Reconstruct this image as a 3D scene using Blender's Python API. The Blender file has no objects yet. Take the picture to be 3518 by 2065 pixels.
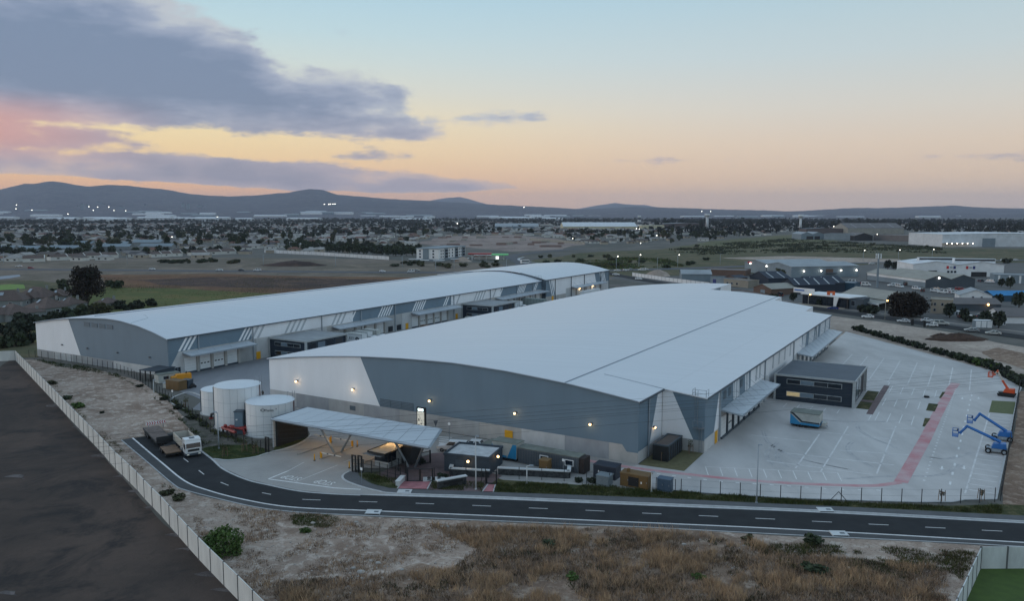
import bpy, math, random
from mathutils import Vector, noise as mnoise
R = math.radians
sc = bpy.context.scene
C = bpy.context.collection

# ------------------------------------------------------------------ camera
CAM_H, PITCH = 40.0, math.atan((1032.5 - 730.0) / 2750.0)
cam_data = bpy.data.cameras.new('camera')
cam = bpy.data.objects.new('camera', cam_data); C.objects.link(cam)
cam.location = (0, 0, CAM_H)
cam.rotation_euler = (R(90) - PITCH, 0, 0)
cam_data.sensor_width = 36.0
cam_data.lens = 36.0 * 2750.0 / 3518.0
cam_data.clip_start, cam_data.clip_end = 0.5, 90000.0
sc.camera = cam

# ------------------------------------------------------------------ world: dusk sky with a cloud bank in the west
world = bpy.data.worlds.new('World'); sc.world = world; world.use_nodes = True
wt = world.node_tree; wt.nodes.clear()
def wn(t, **kw):
    n = wt.nodes.new(t)
    for k, v in kw.items(): setattr(n, k, v)
    return n
def wl(a, b): wt.links.new(a, b)
def wmath(op, a, b=None, c=None, clamp=False):
    n = wn('ShaderNodeMath', operation=op, use_clamp=clamp)
    for i, q in enumerate((a, b, c)):
        if q is None: continue
        if isinstance(q, (int, float)): n.inputs[i].default_value = q
        else: wl(q, n.inputs[i])
    return n.outputs[0]
def wrange(v, a, b, c, d, smooth=False):
    n = wn('ShaderNodeMapRange'); n.interpolation_type = 'SMOOTHSTEP' if smooth else 'LINEAR'
    wl(v, n.inputs[0])
    for i, q in enumerate((a, b, c, d)): n.inputs[i + 1].default_value = q
    return n.outputs[0]
def lin(c):
    return tuple(((x / 255) / 12.92 if x / 255 <= .04045 else ((x / 255 + .055) / 1.055) ** 2.4) for x in c) + (1,)
def wramp(v, stops, interp='EASE'):
    n = wn('ShaderNodeValToRGB'); r = n.color_ramp; r.interpolation = interp
    while len(r.elements) < len(stops): r.elements.new(0.5)
    for e, (p, col) in zip(r.elements, stops): e.position = p; e.color = lin(col)
    wl(v, n.inputs[0]); return n.outputs[0]
def wmix(f, a, b):
    n = wn('ShaderNodeMix', data_type='RGBA')
    if isinstance(f, (int, float)): n.inputs[0].default_value = f
    else: wl(f, n.inputs[0])
    for i, q in ((6, a), (7, b)):
        if isinstance(q, tuple): n.inputs[i].default_value = q
        else: wl(q, n.inputs[i])
    return n.outputs[2]
def wcurve(v, pts):
    n = wn('ShaderNodeFloatCurve'); cu = n.mapping.curves[0]
    while len(cu.points) < len(pts): cu.points.new(0.5, 0.5)
    for p, (x, y) in zip(cu.points, pts): p.location = (x, y)
    n.mapping.update(); wl(v, n.inputs[1]); return n.outputs[0]
def wnoise(vec, scale, detail=6, rough=.55):
    n = wn('ShaderNodeTexNoise'); n.inputs['Scale'].default_value = scale
    n.inputs['Detail'].default_value = detail; n.inputs['Roughness'].default_value = rough
    wl(vec, n.inputs['Vector']); return n.outputs[0]
tc = wn('ShaderNodeTexCoord'); sep = wn('ShaderNodeSeparateXYZ'); wl(tc.outputs['Generated'], sep.inputs[0])
dx, dy, dz = sep.outputs
EL = wmath('ARCSINE', dz)                       # elevation
AZ = wmath('ARCTAN2', dx, dy)                   # 0 = north of the site, negative = towards the sunset
tq = wmath('DIVIDE', EL, 0.30, clamp=True)      # 0..1 over the lowest 17 degrees
clear = wramp(tq, [(0.0, (230, 196, 170)), (.05, (236, 200, 172)), (.13, (241, 205, 172)), (.26, (240, 214, 188)), (.40, (228, 220, 208)),
                   (.60, (204, 219, 224)), (.85, (180, 212, 227)), (1.0, (170, 207, 226))], 'LINEAR')
west = wramp(tq, [(0.0, (226, 168, 140)), (.10, (250, 192, 142)), (.22, (250, 216, 160)), (.34, (248, 228, 176)), (.48, (224, 224, 206)),
                  (.70, (194, 219, 224)), (1.0, (170, 208, 226))], 'LINEAR')
fw = wrange(wmath('ABSOLUTE', wmath('ADD', AZ, .85)), .35, 1.25, .92, 0.0, True)
clear = wmix(fw, clear, west)
fe = wrange(wmath('ABSOLUTE', wmath('ADD', AZ, -.8)), .2, 1.1, .26, 0.0, True)      # duller towards the east
clear = wmix(fe, clear, lin((176, 186, 182)))
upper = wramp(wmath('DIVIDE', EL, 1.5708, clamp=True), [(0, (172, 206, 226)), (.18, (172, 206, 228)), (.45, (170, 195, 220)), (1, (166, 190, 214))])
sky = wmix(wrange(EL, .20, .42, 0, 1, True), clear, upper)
nish = wn('ShaderNodeTexSky', sky_type='NISHITA', sun_disc=False)
nish.sun_elevation = R(7.0); nish.sun_rotation = R(-85.0); nish.ozone_density = 2.0
ns = wn('ShaderNodeVectorMath', operation='SCALE'); wl(nish.outputs[0], ns.inputs[0]); ns.inputs['Scale'].default_value = 0.10
sky = wmix(0.04, sky, ns.outputs[0])
# clouds: layered noise stretched along the horizon, cover decided by bearing and elevation
cx = wn('ShaderNodeCombineXYZ'); wl(wmath('MULTIPLY', AZ, 1.0), cx.inputs[0]); wl(wmath('MULTIPLY', EL, 1.9), cx.inputs[1])
cx2 = wn('ShaderNodeCombineXYZ'); wl(AZ, cx2.inputs[0]); wl(wmath('MULTIPLY', EL, 3.2), cx2.inputs[1]); cx2.inputs[2].default_value = 3.7
n1 = wnoise(cx.outputs[0], 6.5, 8, .60); n2 = wnoise(cx2.outputs[0], 11.0, 7, .55); n0 = wnoise(cx.outputs[0], 2.6, 2, .5)
A01 = wrange(AZ, -.8, .8, 0, 1)
def az(px): return (math.atan((px - 1759) / 2750.0) + .8) / 1.6
def elv(py): return (730 - py) / 2750.0
top = wcurve(A01, [(0, 1.0), (az(300), .98), (az(600), elv(30) / .3), (az(870), elv(150) / .3), (az(1000), elv(215) / .3), (az(1180), elv(250) / .3), (az(1330), elv(300) / .3), (az(1440), elv(395) / .3), (az(1520), elv(445) / .3), (az(1700), elv(480) / .3), (az(1900), .2), (1, .2)])
bot = wcurve(A01, [(0, elv(450) / .3), (az(400), elv(475) / .3), (az(800), elv(470) / .3), (az(1300), elv(490) / .3), (az(1480), elv(480) / .3), (az(1800), .42), (1, .6)])
t30 = wmath('DIVIDE', EL, .30)
s1 = wmath('MINIMUM', wmath('SUBTRACT', top, t30), wmath('MULTIPLY', wmath('SUBTRACT', t30, bot), 2.2))
top2 = wcurve(A01, [(0, elv(545) / .3), (az(300), elv(555) / .3), (az(650), elv(545) / .3), (az(950), elv(565) / .3), (az(1250), elv(585) / .3), (az(1500), elv(605) / .3), (az(1760), elv(632) / .3), (az(1850), .04), (1, .0)])
bot2 = wcurve(A01, [(0, elv(612) / .3), (az(500), elv(632) / .3), (az(1000), elv(655) / .3), (az(1500), elv(662) / .3), (az(1740), elv(652) / .3), (az(1850), .10), (1, .12)])
s2 = wmath('MINIMUM', wmath('MULTIPLY', wmath('SUBTRACT', top2, t30), 1.8), wmath('MULTIPLY', wmath('SUBTRACT', t30, bot2), 5.0))
s2 = wmath('ADD', s2, wrange(s2, -.02, .03, 0, .10))
s1 = wmath('ADD', s1, wrange(s1, -.02, .06, 0, .06))
# thin streak between the two banks and loose scraps at the eastern edge
s3 = wmath('SUBTRACT', .075, wmath('MULTIPLY', wmath('ABSOLUTE', wmath('SUBTRACT', t30, wcurve(A01, [(0, elv(492) / .3), (az(150), elv(485) / .3), (az(330), elv(500) / .3), (az(600), elv(530) / .3), (az(1500), elv(548) / .3), (1, elv(560) / .3)]))), 1.6))
s3 = wmath('ADD', s3, wrange(A01, az(350), az(800), 0, -.10))
scr = wmath('SUBTRACT', wrange(wmath('ABSOLUTE', wmath('SUBTRACT', t30, wcurve(A01, [(0, .3), (az(1450), elv(430) / .3), (az(1600), elv(420) / .3), (az(1780), elv(410) / .3), (1, .4)]))), 0, .13, .07, -.22), wrange(wmath('ABSOLUTE', wmath('SUBTRACT', A01, az(1560))), .03, .22, 0, .4))
cover = wmath('MAXIMUM', wmath('MAXIMUM', s1, s2), wmath('MAXIMUM', s3, scr))
nsum = wmath('ADD', wmath('MULTIPLY', wmath('SUBTRACT', n1, .5), .80), wmath('MULTIPLY', wmath('SUBTRACT', n2, .5), .62))
dens = wmath('ADD', wmath('MULTIPLY', cover, 1.45), nsum)
dens = wmath('SUBTRACT', dens, wrange(AZ, -3.0, -1.6, .9, 0.0, True))
n3 = wnoise(cx2.outputs[0], 26.0, 5, .6)
dens = wmath('ADD', dens, wmath('MULTIPLY', wmath('SUBTRACT', n3, .5), .16))
thick = wrange(wmath('ADD', dens, wmath('MULTIPLY', wmath('ADD', wmath('SUBTRACT', n0, .5), wmath('MULTIPLY', wmath('SUBTRACT', n2, .5), .8)), 1.25)), .0, .66, 0, 1)
alpha = wrange(dens, -.02, .13, 0, 1, True)
ccol = wramp(thick, [(0, (188, 194, 202)), (.3, (160, 170, 190)), (.7, (134, 148, 174)), (1, (120, 137, 164))], 'LINEAR')
ctlow = wramp(thick, [(0, (206, 186, 180)), (.4, (174, 168, 180)), (1, (148, 150, 168))], 'LINEAR')
ccol = wmix(wrange(EL, .045, .13, 1, 0, True), ccol, ctlow)
pk = wmath('MULTIPLY', wrange(wmath('ABSOLUTE', wmath('SUBTRACT', EL, .088)), .006, .045, .75, 0, True), wrange(AZ, -.62, -.36, 1, 0, True))
ccol = wmix(pk, ccol, lin((226, 158, 142)))
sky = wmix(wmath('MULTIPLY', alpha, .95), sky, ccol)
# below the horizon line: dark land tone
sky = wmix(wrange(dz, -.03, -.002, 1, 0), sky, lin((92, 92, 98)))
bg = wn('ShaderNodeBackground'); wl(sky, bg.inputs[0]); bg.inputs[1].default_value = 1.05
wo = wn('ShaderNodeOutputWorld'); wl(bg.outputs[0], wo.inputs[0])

# ------------------------------------------------------------------ sun (already at the horizon behind the cloud bank)
sl = bpy.data.lights.new('sun', 'SUN'); sl.energy = 0.95; sl.angle = R(28); sl.color = (1.0, .88, .78)
sun = bpy.data.objects.new('sun', sl); C.objects.link(sun)
sd = Vector((math.sin(R(-85)) * math.cos(R(7)), math.cos(R(-85)) * math.cos(R(7)), math.sin(R(7))))
sun.rotation_euler = (-sd).to_track_quat('-Z', 'Y').to_euler(); sun.location = sd * 300

sc.render.engine = 'CYCLES'
sc.view_settings.view_transform = 'Standard'; sc.view_settings.look = 'None'
sc.view_settings.exposure = 0.0; sc.view_settings.gamma = 1.0
sc.cycles.use_denoising = True
sc.cycles.max_bounces = 5; sc.cycles.diffuse_bounces = 2; sc.cycles.glossy_bounces = 2; sc.cycles.transmission_bounces = 2; sc.cycles.volume_bounces = 0
sc.cycles.sample_clamp_indirect = 4.0

# ------------------------------------------------------------------ site plan helpers
CP, SP = math.cos(PITCH), math.sin(PITCH)
def P(px, py, z=0.0):
    """survey a point of the place: picture point of the photograph -> metres on the level z"""
    x, y = (px - 1759.0) / 2750.0, -(py - 1032.5) / 2750.0
    d = (x, CP + SP * y, -SP + CP * y)
    t = (z - CAM_H) / d[2]
    return Vector((d[0] * t, d[1] * t, z))
A0 = P(929, 1383); TH = R(30.45)
UX, UY = math.sin(TH), math.cos(TH); VX, VY = math.cos(TH), -math.sin(TH)
def S(v, u, z=0.0):
    """site grid: v along the warehouse fronts, u along their length"""
    return Vector((A0.x + v * VX + u * UX, A0.y + v * VY + u * UY, z))
RZ = -TH

# ------------------------------------------------------------------ materials
MATS = {}
def mat(name, col, rough=.75, metal=0.0, var=.14, scale=.6, bump=0.0, col2=None, stretch=None, emis=0.0, ecol=None, spec=.5, objrand=0.0, detail=4, alpha=None):
    if name in MATS: return MATS[name]
    m = bpy.data.materials.new(name); MATS[name] = m; m.use_nodes = True
    t = m.node_tree; b = t.nodes['Principled BSDF']
    b.inputs['Roughness'].default_value = rough; b.inputs['Metallic'].default_value = metal
    b.inputs['Specular IOR Level'].default_value = spec
    c1 = tuple(col) + (1,)
    c2 = tuple(col2) + (1,) if col2 else tuple(min(1, x * (1 - 2 * var)) for x in col) + (1,)
    if var or col2:
        g = t.nodes.new('ShaderNodeNewGeometry'); mp = t.nodes.new('ShaderNodeMapping'); t.links.new(g.outputs['Position'], mp.inputs[0])
        if stretch:
            mp.inputs['Rotation'].default_value = (0, 0, stretch[3] if len(stretch) > 3 else 0); mp.inputs['Scale'].default_value = stretch[:3]
        n = t.nodes.new('ShaderNodeTexNoise'); n.inputs['Scale'].default_value = scale; n.inputs['Detail'].default_value = detail; n.inputs['Roughness'].default_value = .62
        t.links.new(mp.outputs[0], n.inputs['Vector'])
        r = t.nodes.new('ShaderNodeValToRGB'); r.color_ramp.elements[0].position = .34; r.color_ramp.elements[1].position = .66
        r.color_ramp.elements[0].color = c2; r.color_ramp.elements[1].color = c1
        t.links.new(n.outputs[0], r.inputs[0]); out = r.outputs[0]
        if objrand:
            oi = t.nodes.new('ShaderNodeObjectInfo'); hs = t.nodes.new('ShaderNodeHueSaturation')
            mr = t.nodes.new('ShaderNodeMapRange'); mr.inputs[3].default_value = 1 - objrand; mr.inputs[4].default_value = 1 + objrand
            t.links.new(oi.outputs['Random'], mr.inputs[0]); t.links.new(mr.outputs[0], hs.inputs['Value']); t.links.new(out, hs.inputs['Color']); out = hs.outputs[0]
        t.links.new(out, b.inputs['Base Color'])
        if bump:
            bp = t.nodes.new('ShaderNodeBump'); bp.inputs['Strength'].default_value = bump; bp.inputs['Distance'].default_value = .05
            t.links.new(n.outputs[0], bp.inputs['Height']); t.links.new(bp.outputs[0], b.inputs['Normal'])
    else: b.inputs['Base Color'].default_value = c1
    if emis:
        b.inputs['Emission Color'].default_value = tuple(ecol or col) + (1,); b.inputs['Emission Strength'].default_value = emis
    if alpha is not None: b.inputs['Alpha'].default_value = alpha
    return m

# ------------------------------------------------------------------ mesh builder
class MB:
    def __init__(s): s.v = []; s.f = []; s.m = []
    def add(s, vs, fs, m=0):
        o = len(s.v); s.v += [tuple(p) for p in vs]; s.f += [tuple(i + o for i in f) for f in fs]; s.m += [m] * len(fs); return s
    def box(s, x0, y0, z0, x1, y1, z1, m=0):
        return s.add([(x0, y0, z0), (x1, y0, z0), (x1, y1, z0), (x0, y1, z0), (x0, y0, z1), (x1, y0, z1), (x1, y1, z1), (x0, y1, z1)],
                     [(0, 3, 2, 1), (4, 5, 6, 7), (0, 1, 5, 4), (1, 2, 6, 5), (2, 3, 7, 6), (3, 0, 4, 7)], m)
    def hexa(s, a, b, m=0):
        """8 corners: lower ring a, upper ring b"""
        n = len(a); vs = list(a) + list(b)
        return s.add(vs, [tuple(range(n - 1, -1, -1)), tuple(range(n, 2 * n))] + [(i, (i + 1) % n, n + (i + 1) % n, n + i) for i in range(n)], m)
    def prism(s, pts, z0, z1, m=0):
        return s.hexa([(x, y, z0) for x, y in pts], [(x, y, z1) for x, y in pts], m)
    def wallx(s, pts, y0, y1, m=0):
        """polygon in the xz plane, thick in y"""
        return s.hexa([(x, y1, z) for x, z in pts], [(x, y0, z) for x, z in pts], m)
    def wally(s, pts, x0, x1, m=0):
        """polygon in the yz plane, thick in x"""
        return s.hexa([(x0, y, z) for y, z in pts], [(x1, y, z) for y, z in pts], m)
    def cyl(s, x, y, z0, z1, r0, r1=None, n=10, m=0):
        r1 = r0 if r1 is None else r1
        a = [(x + r0 * math.cos(2 * math.pi * i / n), y + r0 * math.sin(2 * math.pi * i / n), z0) for i in range(n)]
        b = [(x + r1 * math.cos(2 * math.pi * i / n), y + r1 * math.sin(2 * math.pi * i / n), z1) for i in range(n)]
        return s.hexa(a, b, m)
    def cylx(s, x0, x1, y, z, r, n=12, m=0):
        a = [(x0, y + r * math.cos(2 * math.pi * i / n), z + r * math.sin(2 * math.pi * i / n)) for i in range(n)]
        return s.hexa([(x0,) + p[1:] for p in a], [(x1,) + p[1:] for p in a], m)
    def cyly(s, y0, y1, x, z, r, n=12, m=0):
        a = [(x + r * math.cos(2 * math.pi * i / n), z + r * math.sin(2 * math.pi * i / n)) for i in range(n)]
        return s.hexa([(p[0], y0, p[1]) for p in a], [(p[0], y1, p[1]) for p in a], m)
    def tube(s, path, r, n=5, m=0):
        rings = []
        path = [Vector(p) for p in path]
        for i, p in enumerate(path):
            d = (path[min(i + 1, len(path) - 1)] - path[max(i - 1, 0)]).normalized()
            a = d.cross(Vector((0, 0, 1))) if abs(d.z) < .95 else d.cross(Vector((1, 0, 0)))
            a.normalize(); b = d.cross(a); rr = r[i] if isinstance(r, (list, tuple)) else r
            rings.append([p + a * (rr * math.cos(2 * math.pi * k / n)) + b * (rr * math.sin(2 * math.pi * k / n)) for k in range(n)])
        vs = [q for ring in rings for q in ring]; fs = []
        for i in range(len(path) - 1):
            for k in range(n): fs.append((i * n + k, i * n + (k + 1) % n, (i + 1) * n + (k + 1) % n, (i + 1) * n + k))
        fs.append(tuple(range(n - 1, -1, -1))); fs.append(tuple(range((len(path) - 1) * n, len(path) * n)))
        return s.add(vs, fs, m)
    def bar(s, p, q, w, m=0): return s.tube([p, q], w / 1.414, 4, m)
    def ball(s, x, y, z, r, n=8, rz=None, m=0):
        rz = rz or r; vs = [(x, y, z - rz)]; k = max(3, n // 2)
        for j in range(1, k):
            a = -math.pi / 2 + math.pi * j / k
            vs += [(x + r * math.cos(a) * math.cos(2 * math.pi * i / n), y + r * math.cos(a) * math.sin(2 * math.pi * i / n), z + rz * math.sin(a)) for i in range(n)]
        vs.append((x, y, z + rz)); fs = [(0, 1 + (i + 1) % n, 1 + i) for i in range(n)]
        for j in range(k - 2):
            for i in range(n): fs.append((1 + j * n + i, 1 + j * n + (i + 1) % n, 1 + (j + 1) * n + (i + 1) % n, 1 + (j + 1) * n + i))
        o = 1 + (k - 2) * n; fs += [(o + i, o + (i + 1) % n, len(vs) - 1) for i in range(n)]
        return s.add(vs, fs, m)
    def mesh(s, name, mats, smooth=False):
        me = bpy.data.meshes.new(name); me.from_pydata(s.v, [], s.f)
        for m in (mats if isinstance(mats, (list, tuple)) else [mats]): me.materials.append(m)
        if any(s.m): me.polygons.foreach_set('material_index', s.m)
        if smooth: me.polygons.foreach_set('use_smooth', [True] * len(s.f))
        me.update(); return me
def tag(o, label=None, cat=None, group=None, kind=None):
    if label: o['label'] = label
    if cat: o['category'] = cat
    if group: o['group'] = group
    if kind: o['kind'] = kind
    return o
def link(name, me, parent=None, loc=None, rz=0.0, **kw):
    o = bpy.data.objects.new(name, me); C.objects.link(o)
    if parent is not None: o.parent = parent
    if loc is not None: o.location = loc
    if rz: o.rotation_euler = (0, 0, rz)
    return tag(o, **kw)
def part(name, mb, m, parent, smooth=False, **kw): return link(name, mb.mesh(name, m, smooth), parent, **kw)
def thing(name, label, cat, loc=(0, 0, 0), rz=0.0, group=None):
    return link(name, None, None, loc, rz, label=label, cat=cat, group=group)
def solo(name, mb, m, label, cat, loc=None, rz=0.0, group=None, smooth=False, kind=None):
    return link(name, mb.mesh(name, m, smooth), None, loc, rz, label=label, cat=cat, group=group, kind=kind)
def dup(root, loc=None, rz=None, label=None, scale=None, parent=None):
    r = root.copy(); C.objects.link(r)
    if parent is not None: r.parent = parent
    if loc is not None: r.location = loc
    if rz is not None: r.rotation_euler = (0, 0, rz)
    if label: r['label'] = label
    if scale: r.scale = scale if isinstance(scale, (tuple, list)) else (scale,) * 3
    for ch in root.children: dup(ch, parent=r)
    return r
def box(*a): return MB().box(*a)
def text(name, body, size, m, parent, loc, rot, ext=.01, align='CENTER'):
    cu = bpy.data.curves.new(name, 'FONT'); cu.body = body; cu.size = size; cu.extrude = ext; cu.align_x = align; cu.align_y = 'CENTER'
    o = bpy.data.objects.new(name, cu); C.objects.link(o)
    me = bpy.data.meshes.new_from_object(o.evaluated_get(bpy.context.evaluated_depsgraph_get())); me.name = name
    bpy.data.objects.remove(o); bpy.data.curves.remove(cu); me.materials.clear(); me.materials.append(m)
    o = link(name, me, parent, loc); o.rotation_euler = rot; return o
# ================================================================== SETTING
def rgb(*c): return lin(c)[:3]
def soil_mat(name, cols, scales=(.05, .35, 2.2), bump=.6, rough=.95):
    """ground with three layers of patches: cols = base, patch, blotch, grit"""
    m = bpy.data.materials.new(name); MATS[name] = m; m.use_nodes = True
    t = m.node_tree; b = t.nodes['Principled BSDF']; b.inputs['Roughness'].default_value = rough; b.inputs['Specular IOR Level'].default_value = .15
    g = t.nodes.new('ShaderNodeNewGeometry'); last = None; nz = None
    for i, (s, lo, hi) in enumerate(((scales[0], .40, .62), (scales[1], .46, .66), (scales[2], .50, .72))):
        n = t.nodes.new('ShaderNodeTexNoise'); n.inputs['Scale'].default_value = s; n.inputs['Detail'].default_value = 6; n.inputs['Roughness'].default_value = .65; n.inputs['Distortion'].default_value = .6
        t.links.new(g.outputs['Position'], n.inputs['Vector'])
        r = t.nodes.new('ShaderNodeMapRange'); r.interpolation_type = 'SMOOTHSTEP'; r.inputs[1].default_value = lo; r.inputs[2].default_value = hi; t.links.new(n.outputs[0], r.inputs[0])
        mx = t.nodes.new('ShaderNodeMix'); mx.data_type = 'RGBA'; t.links.new(r.outputs[0], mx.inputs[0])
        if last is None: mx.inputs[6].default_value = tuple(cols[0]) + (1,)
        else: t.links.new(last, mx.inputs[6])
        mx.inputs[7].default_value = tuple(cols[i + 1]) + (1,); last = mx.outputs[2]; nz = n
    t.links.new(last, b.inputs['Base Color'])
    if bump:
        bp = t.nodes.new('ShaderNodeBump'); bp.inputs['Strength'].default_value = bump; bp.inputs['Distance'].default_value = .25
        t.links.new(nz.outputs[0], bp.inputs['Height']); t.links.new(bp.outputs[0], b.inputs['Normal'])
    return m
M_base = soil_mat('suburb_ground', (rgb(98, 97, 92), rgb(86, 88, 82), rgb(114, 109, 103), rgb(80, 81, 76)), (.006, .03, .12), .0)
M_soil = soil_mat('bare_soil', (rgb(170, 152, 138), rgb(138, 119, 105), rgb(194, 179, 166), rgb(120, 104, 92)), (.09, .6, 2.6), .9)
M_veld = soil_mat('dry_veld', (rgb(142, 121, 104), rgb(122, 102, 88), rgb(166, 148, 132), rgb(108, 92, 78)), (.09, .6, 2.6), .9)
M_ash = soil_mat('black_cinder', (rgb(66, 59, 55), rgb(86, 74, 67), rgb(52, 49, 48), rgb(74, 65, 60)), (.035, .11, .6), .7)
M_field = soil_mat('field_olive', (rgb(96, 96, 70), rgb(82, 88, 60), rgb(120, 112, 84), rgb(74, 80, 58)), (.012, .05, .3), .0)
M_green = soil_mat('field_green', (rgb(90, 88, 66), rgb(74, 79, 56), rgb(112, 100, 78), rgb(64, 70, 50)), (.015, .06, .3), .0)
M_reed = soil_mat('field_reed', (rgb(112, 82, 62), rgb(96, 72, 56), rgb(120, 96, 70), rgb(84, 64, 52)), (.015, .05, .25), .0)
M_burnt = soil_mat('field_burnt', (rgb(76, 62, 58), rgb(64, 55, 52), rgb(98, 78, 66), rgb(58, 50, 48)), (.02, .06, .3), .0)
M_veldfar = soil_mat('field_brown', (rgb(116, 106, 96), rgb(98, 92, 80), rgb(130, 118, 104), rgb(86, 82, 72)), (.01, .04, .2), .0)
M_wetgreen = soil_mat('field_wet_green', (rgb(92, 98, 56), rgb(80, 88, 48), rgb(112, 100, 62), rgb(84, 86, 52)), (.015, .06, .3), .0)
M_works = soil_mat('works_sand', (rgb(146, 132, 124), rgb(122, 108, 102), rgb(160, 146, 136), rgb(104, 92, 88)), (.012, .05, .2), .0)
M_drift = soil_mat('ashy_sand', (rgb(98, 93, 92), rgb(80, 75, 74), rgb(112, 106, 104), rgb(70, 66, 66)), (.3, .9, 3), .5)
M_sand = soil_mat('sand', (rgb(168, 154, 142), rgb(148, 134, 122), rgb(182, 168, 154), rgb(132, 118, 108)), (.03, .12, .7), .3)
M_grass = soil_mat('lawn', (rgb(62, 74, 40), rgb(50, 62, 34), rgb(84, 86, 50), rgb(40, 50, 28)), (.15, .8, 3), .5)
M_grass2 = soil_mat('verge', (rgb(58, 66, 42), rgb(76, 76, 50), rgb(100, 94, 68), rgb(44, 52, 34)), (.15, .6, 2.5), .6)
M_asph = mat('asphalt', rgb(54, 56, 58), .95, spec=.15, var=.12, scale=.35, bump=.1)
M_asph2 = mat('asphalt_footway', rgb(98, 100, 102), .95, spec=.2, var=.1, scale=.5)
M_asphold = mat('asphalt_old', rgb(78, 82, 88), .9, var=.12, scale=.05)
M_kerb = mat('kerb_concrete', rgb(186, 188, 188), .85, var=.1, scale=1.2)
M_paint = mat('road_paint', rgb(228, 228, 226), .7, var=.10, scale=1.5)
M_paintworn = mat('road_paint_worn', rgb(218, 217, 215), .8, col2=rgb(192, 190, 188), scale=.9)
M_pave = mat('yard_pavers', rgb(190, 187, 184), .6, var=.13, scale=.16, bump=.05, detail=8, stretch=(1, .35, 1, RZ))
M_paved = mat('yard_pavers_dark', rgb(132, 134, 138), .7, var=.14, scale=.12, bump=.05, detail=8, stretch=(1, .3, 1, RZ))
M_drive = mat('driveway_concrete', rgb(156, 154, 150), .7, var=.10, scale=.2, detail=8)
M_redpave = mat('red_pavers', rgb(176, 116, 120), .8, var=.16, scale=.8)
M_redworn = mat('red_band', rgb(184, 122, 126), .75, scale=.28, col2=rgb(190, 164, 164), detail=8)
M_brownpave = mat('brown_pavers', rgb(112, 94, 94), .85, var=.14, scale=.9)

def catmull(pts, n=6):
    out = []
    for i in range(len(pts) - 1):
        p0, p1, p2, p3 = pts[max(i - 1, 0)], pts[i], pts[i + 1], pts[min(i + 2, len(pts) - 1)]
        for k in range(n):
            t = k / n
            out.append(tuple(.5 * ((2 * p1[j]) + (-p0[j] + p2[j]) * t + (2 * p0[j] - 5 * p1[j] + 4 * p2[j] - p3[j]) * t * t + (-p0[j] + 3 * p1[j] - 3 * p2[j] + p3[j]) * t ** 3) for j in range(2)))
    out.append(tuple(pts[-1][:2])); return out
def gp(pxs): return [tuple(P(*p)[:2]) for p in pxs]
def ragged(pts, step, amp, seed=0):
    """break straight outlines of natural ground into uneven edges"""
    rnd = random.Random(seed); out = []
    for i in range(len(pts)):
        a, b = Vector(pts[i]), Vector(pts[(i + 1) % len(pts)]); L = (b - a).length; k = max(1, int(L / step)); nrm = Vector((-(b - a).y, (b - a).x)) / max(L, 1e-6)
        for j in range(k):
            q = a.lerp(b, j / k)
            w = mnoise.noise(Vector((q.x / (step * 6), q.y / (step * 6), seed))) * amp * 1.6 + (rnd.random() - .5) * amp * .5
            out.append(tuple((q + nrm * (w if j else w * .3))[:2]))
    return out
def sheet(name, pts, z, m, **kw):
    mb = MB(); mb.add([(x, y, z) for x, y in pts], [tuple(range(len(pts)))])
    me = mb.mesh(name, m)
    if me.polygons[0].normal.z < 0: me.flip_normals()
    kw.setdefault('kind', 'structure')
    return link(name, me, **kw)
def ribbon(mb, path, w0, w1, z0, z1=None):
    """strip between two offsets of a path; with z1 a solid kerb"""
    path = [Vector(p[:2]) for p in path]; L, Rr = [], []
    for i, p in enumerate(path):
        d = (path[min(i + 1, len(path) - 1)] - path[max(i - 1, 0)]).normalized(); nrm = Vector((-d.y, d.x))
        L.append(p + nrm * w0); Rr.append(p + nrm * w1)
    n = len(path)
    if z1 is None:
        mb.add([(q.x, q.y, z0) for q in L] + [(q.x, q.y, z0) for q in Rr], [(i, i + 1, n + i + 1, n + i) if w1 > w0 and False else (i, n + i, n + i + 1, i + 1) for i in range(n - 1)])
    else:
        vs = [(q.x, q.y, z0) for q in L] + [(q.x, q.y, z0) for q in Rr] + [(q.x, q.y, z1) for q in L] + [(q.x, q.y, z1) for q in Rr]
        fs = []
        for i in range(n - 1):
            fs += [(2 * n + i, 3 * n + i, 3 * n + i + 1, 2 * n + i + 1), (i, i + 1, 2 * n + i + 1, 2 * n + i)[::-1], (n + i, n + i + 1, 3 * n + i + 1, 3 * n + i)]
        fs += [(0, n, 3 * n, 2 * n), (n - 1, 2 * n - 1, 4 * n - 1, 3 * n - 1)[::-1]]
        mb.add(vs, fs)
    return mb
def rib(name, path, w0, w1, z0, m, z1=None, **kw):
    kw.setdefault('kind', 'structure')
    return link(name, ribbon(MB(), path, w0, w1, z0, z1).mesh(name, m), **kw)

# ---- the plain, out to the horizon
g = MB(); n = 24
xs = [-19500 + 39000 * i / n for i in range(n + 1)]
g.add([(x, y, 0) for y in xs for x in xs], [(j * (n + 1) + i, j * (n + 1) + i + 1, (j + 1) * (n + 1) + i + 1, (j + 1) * (n + 1) + i) for j in range(n) for i in range(n)])
link('ground', g.mesh('ground', M_base), kind='structure')

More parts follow.
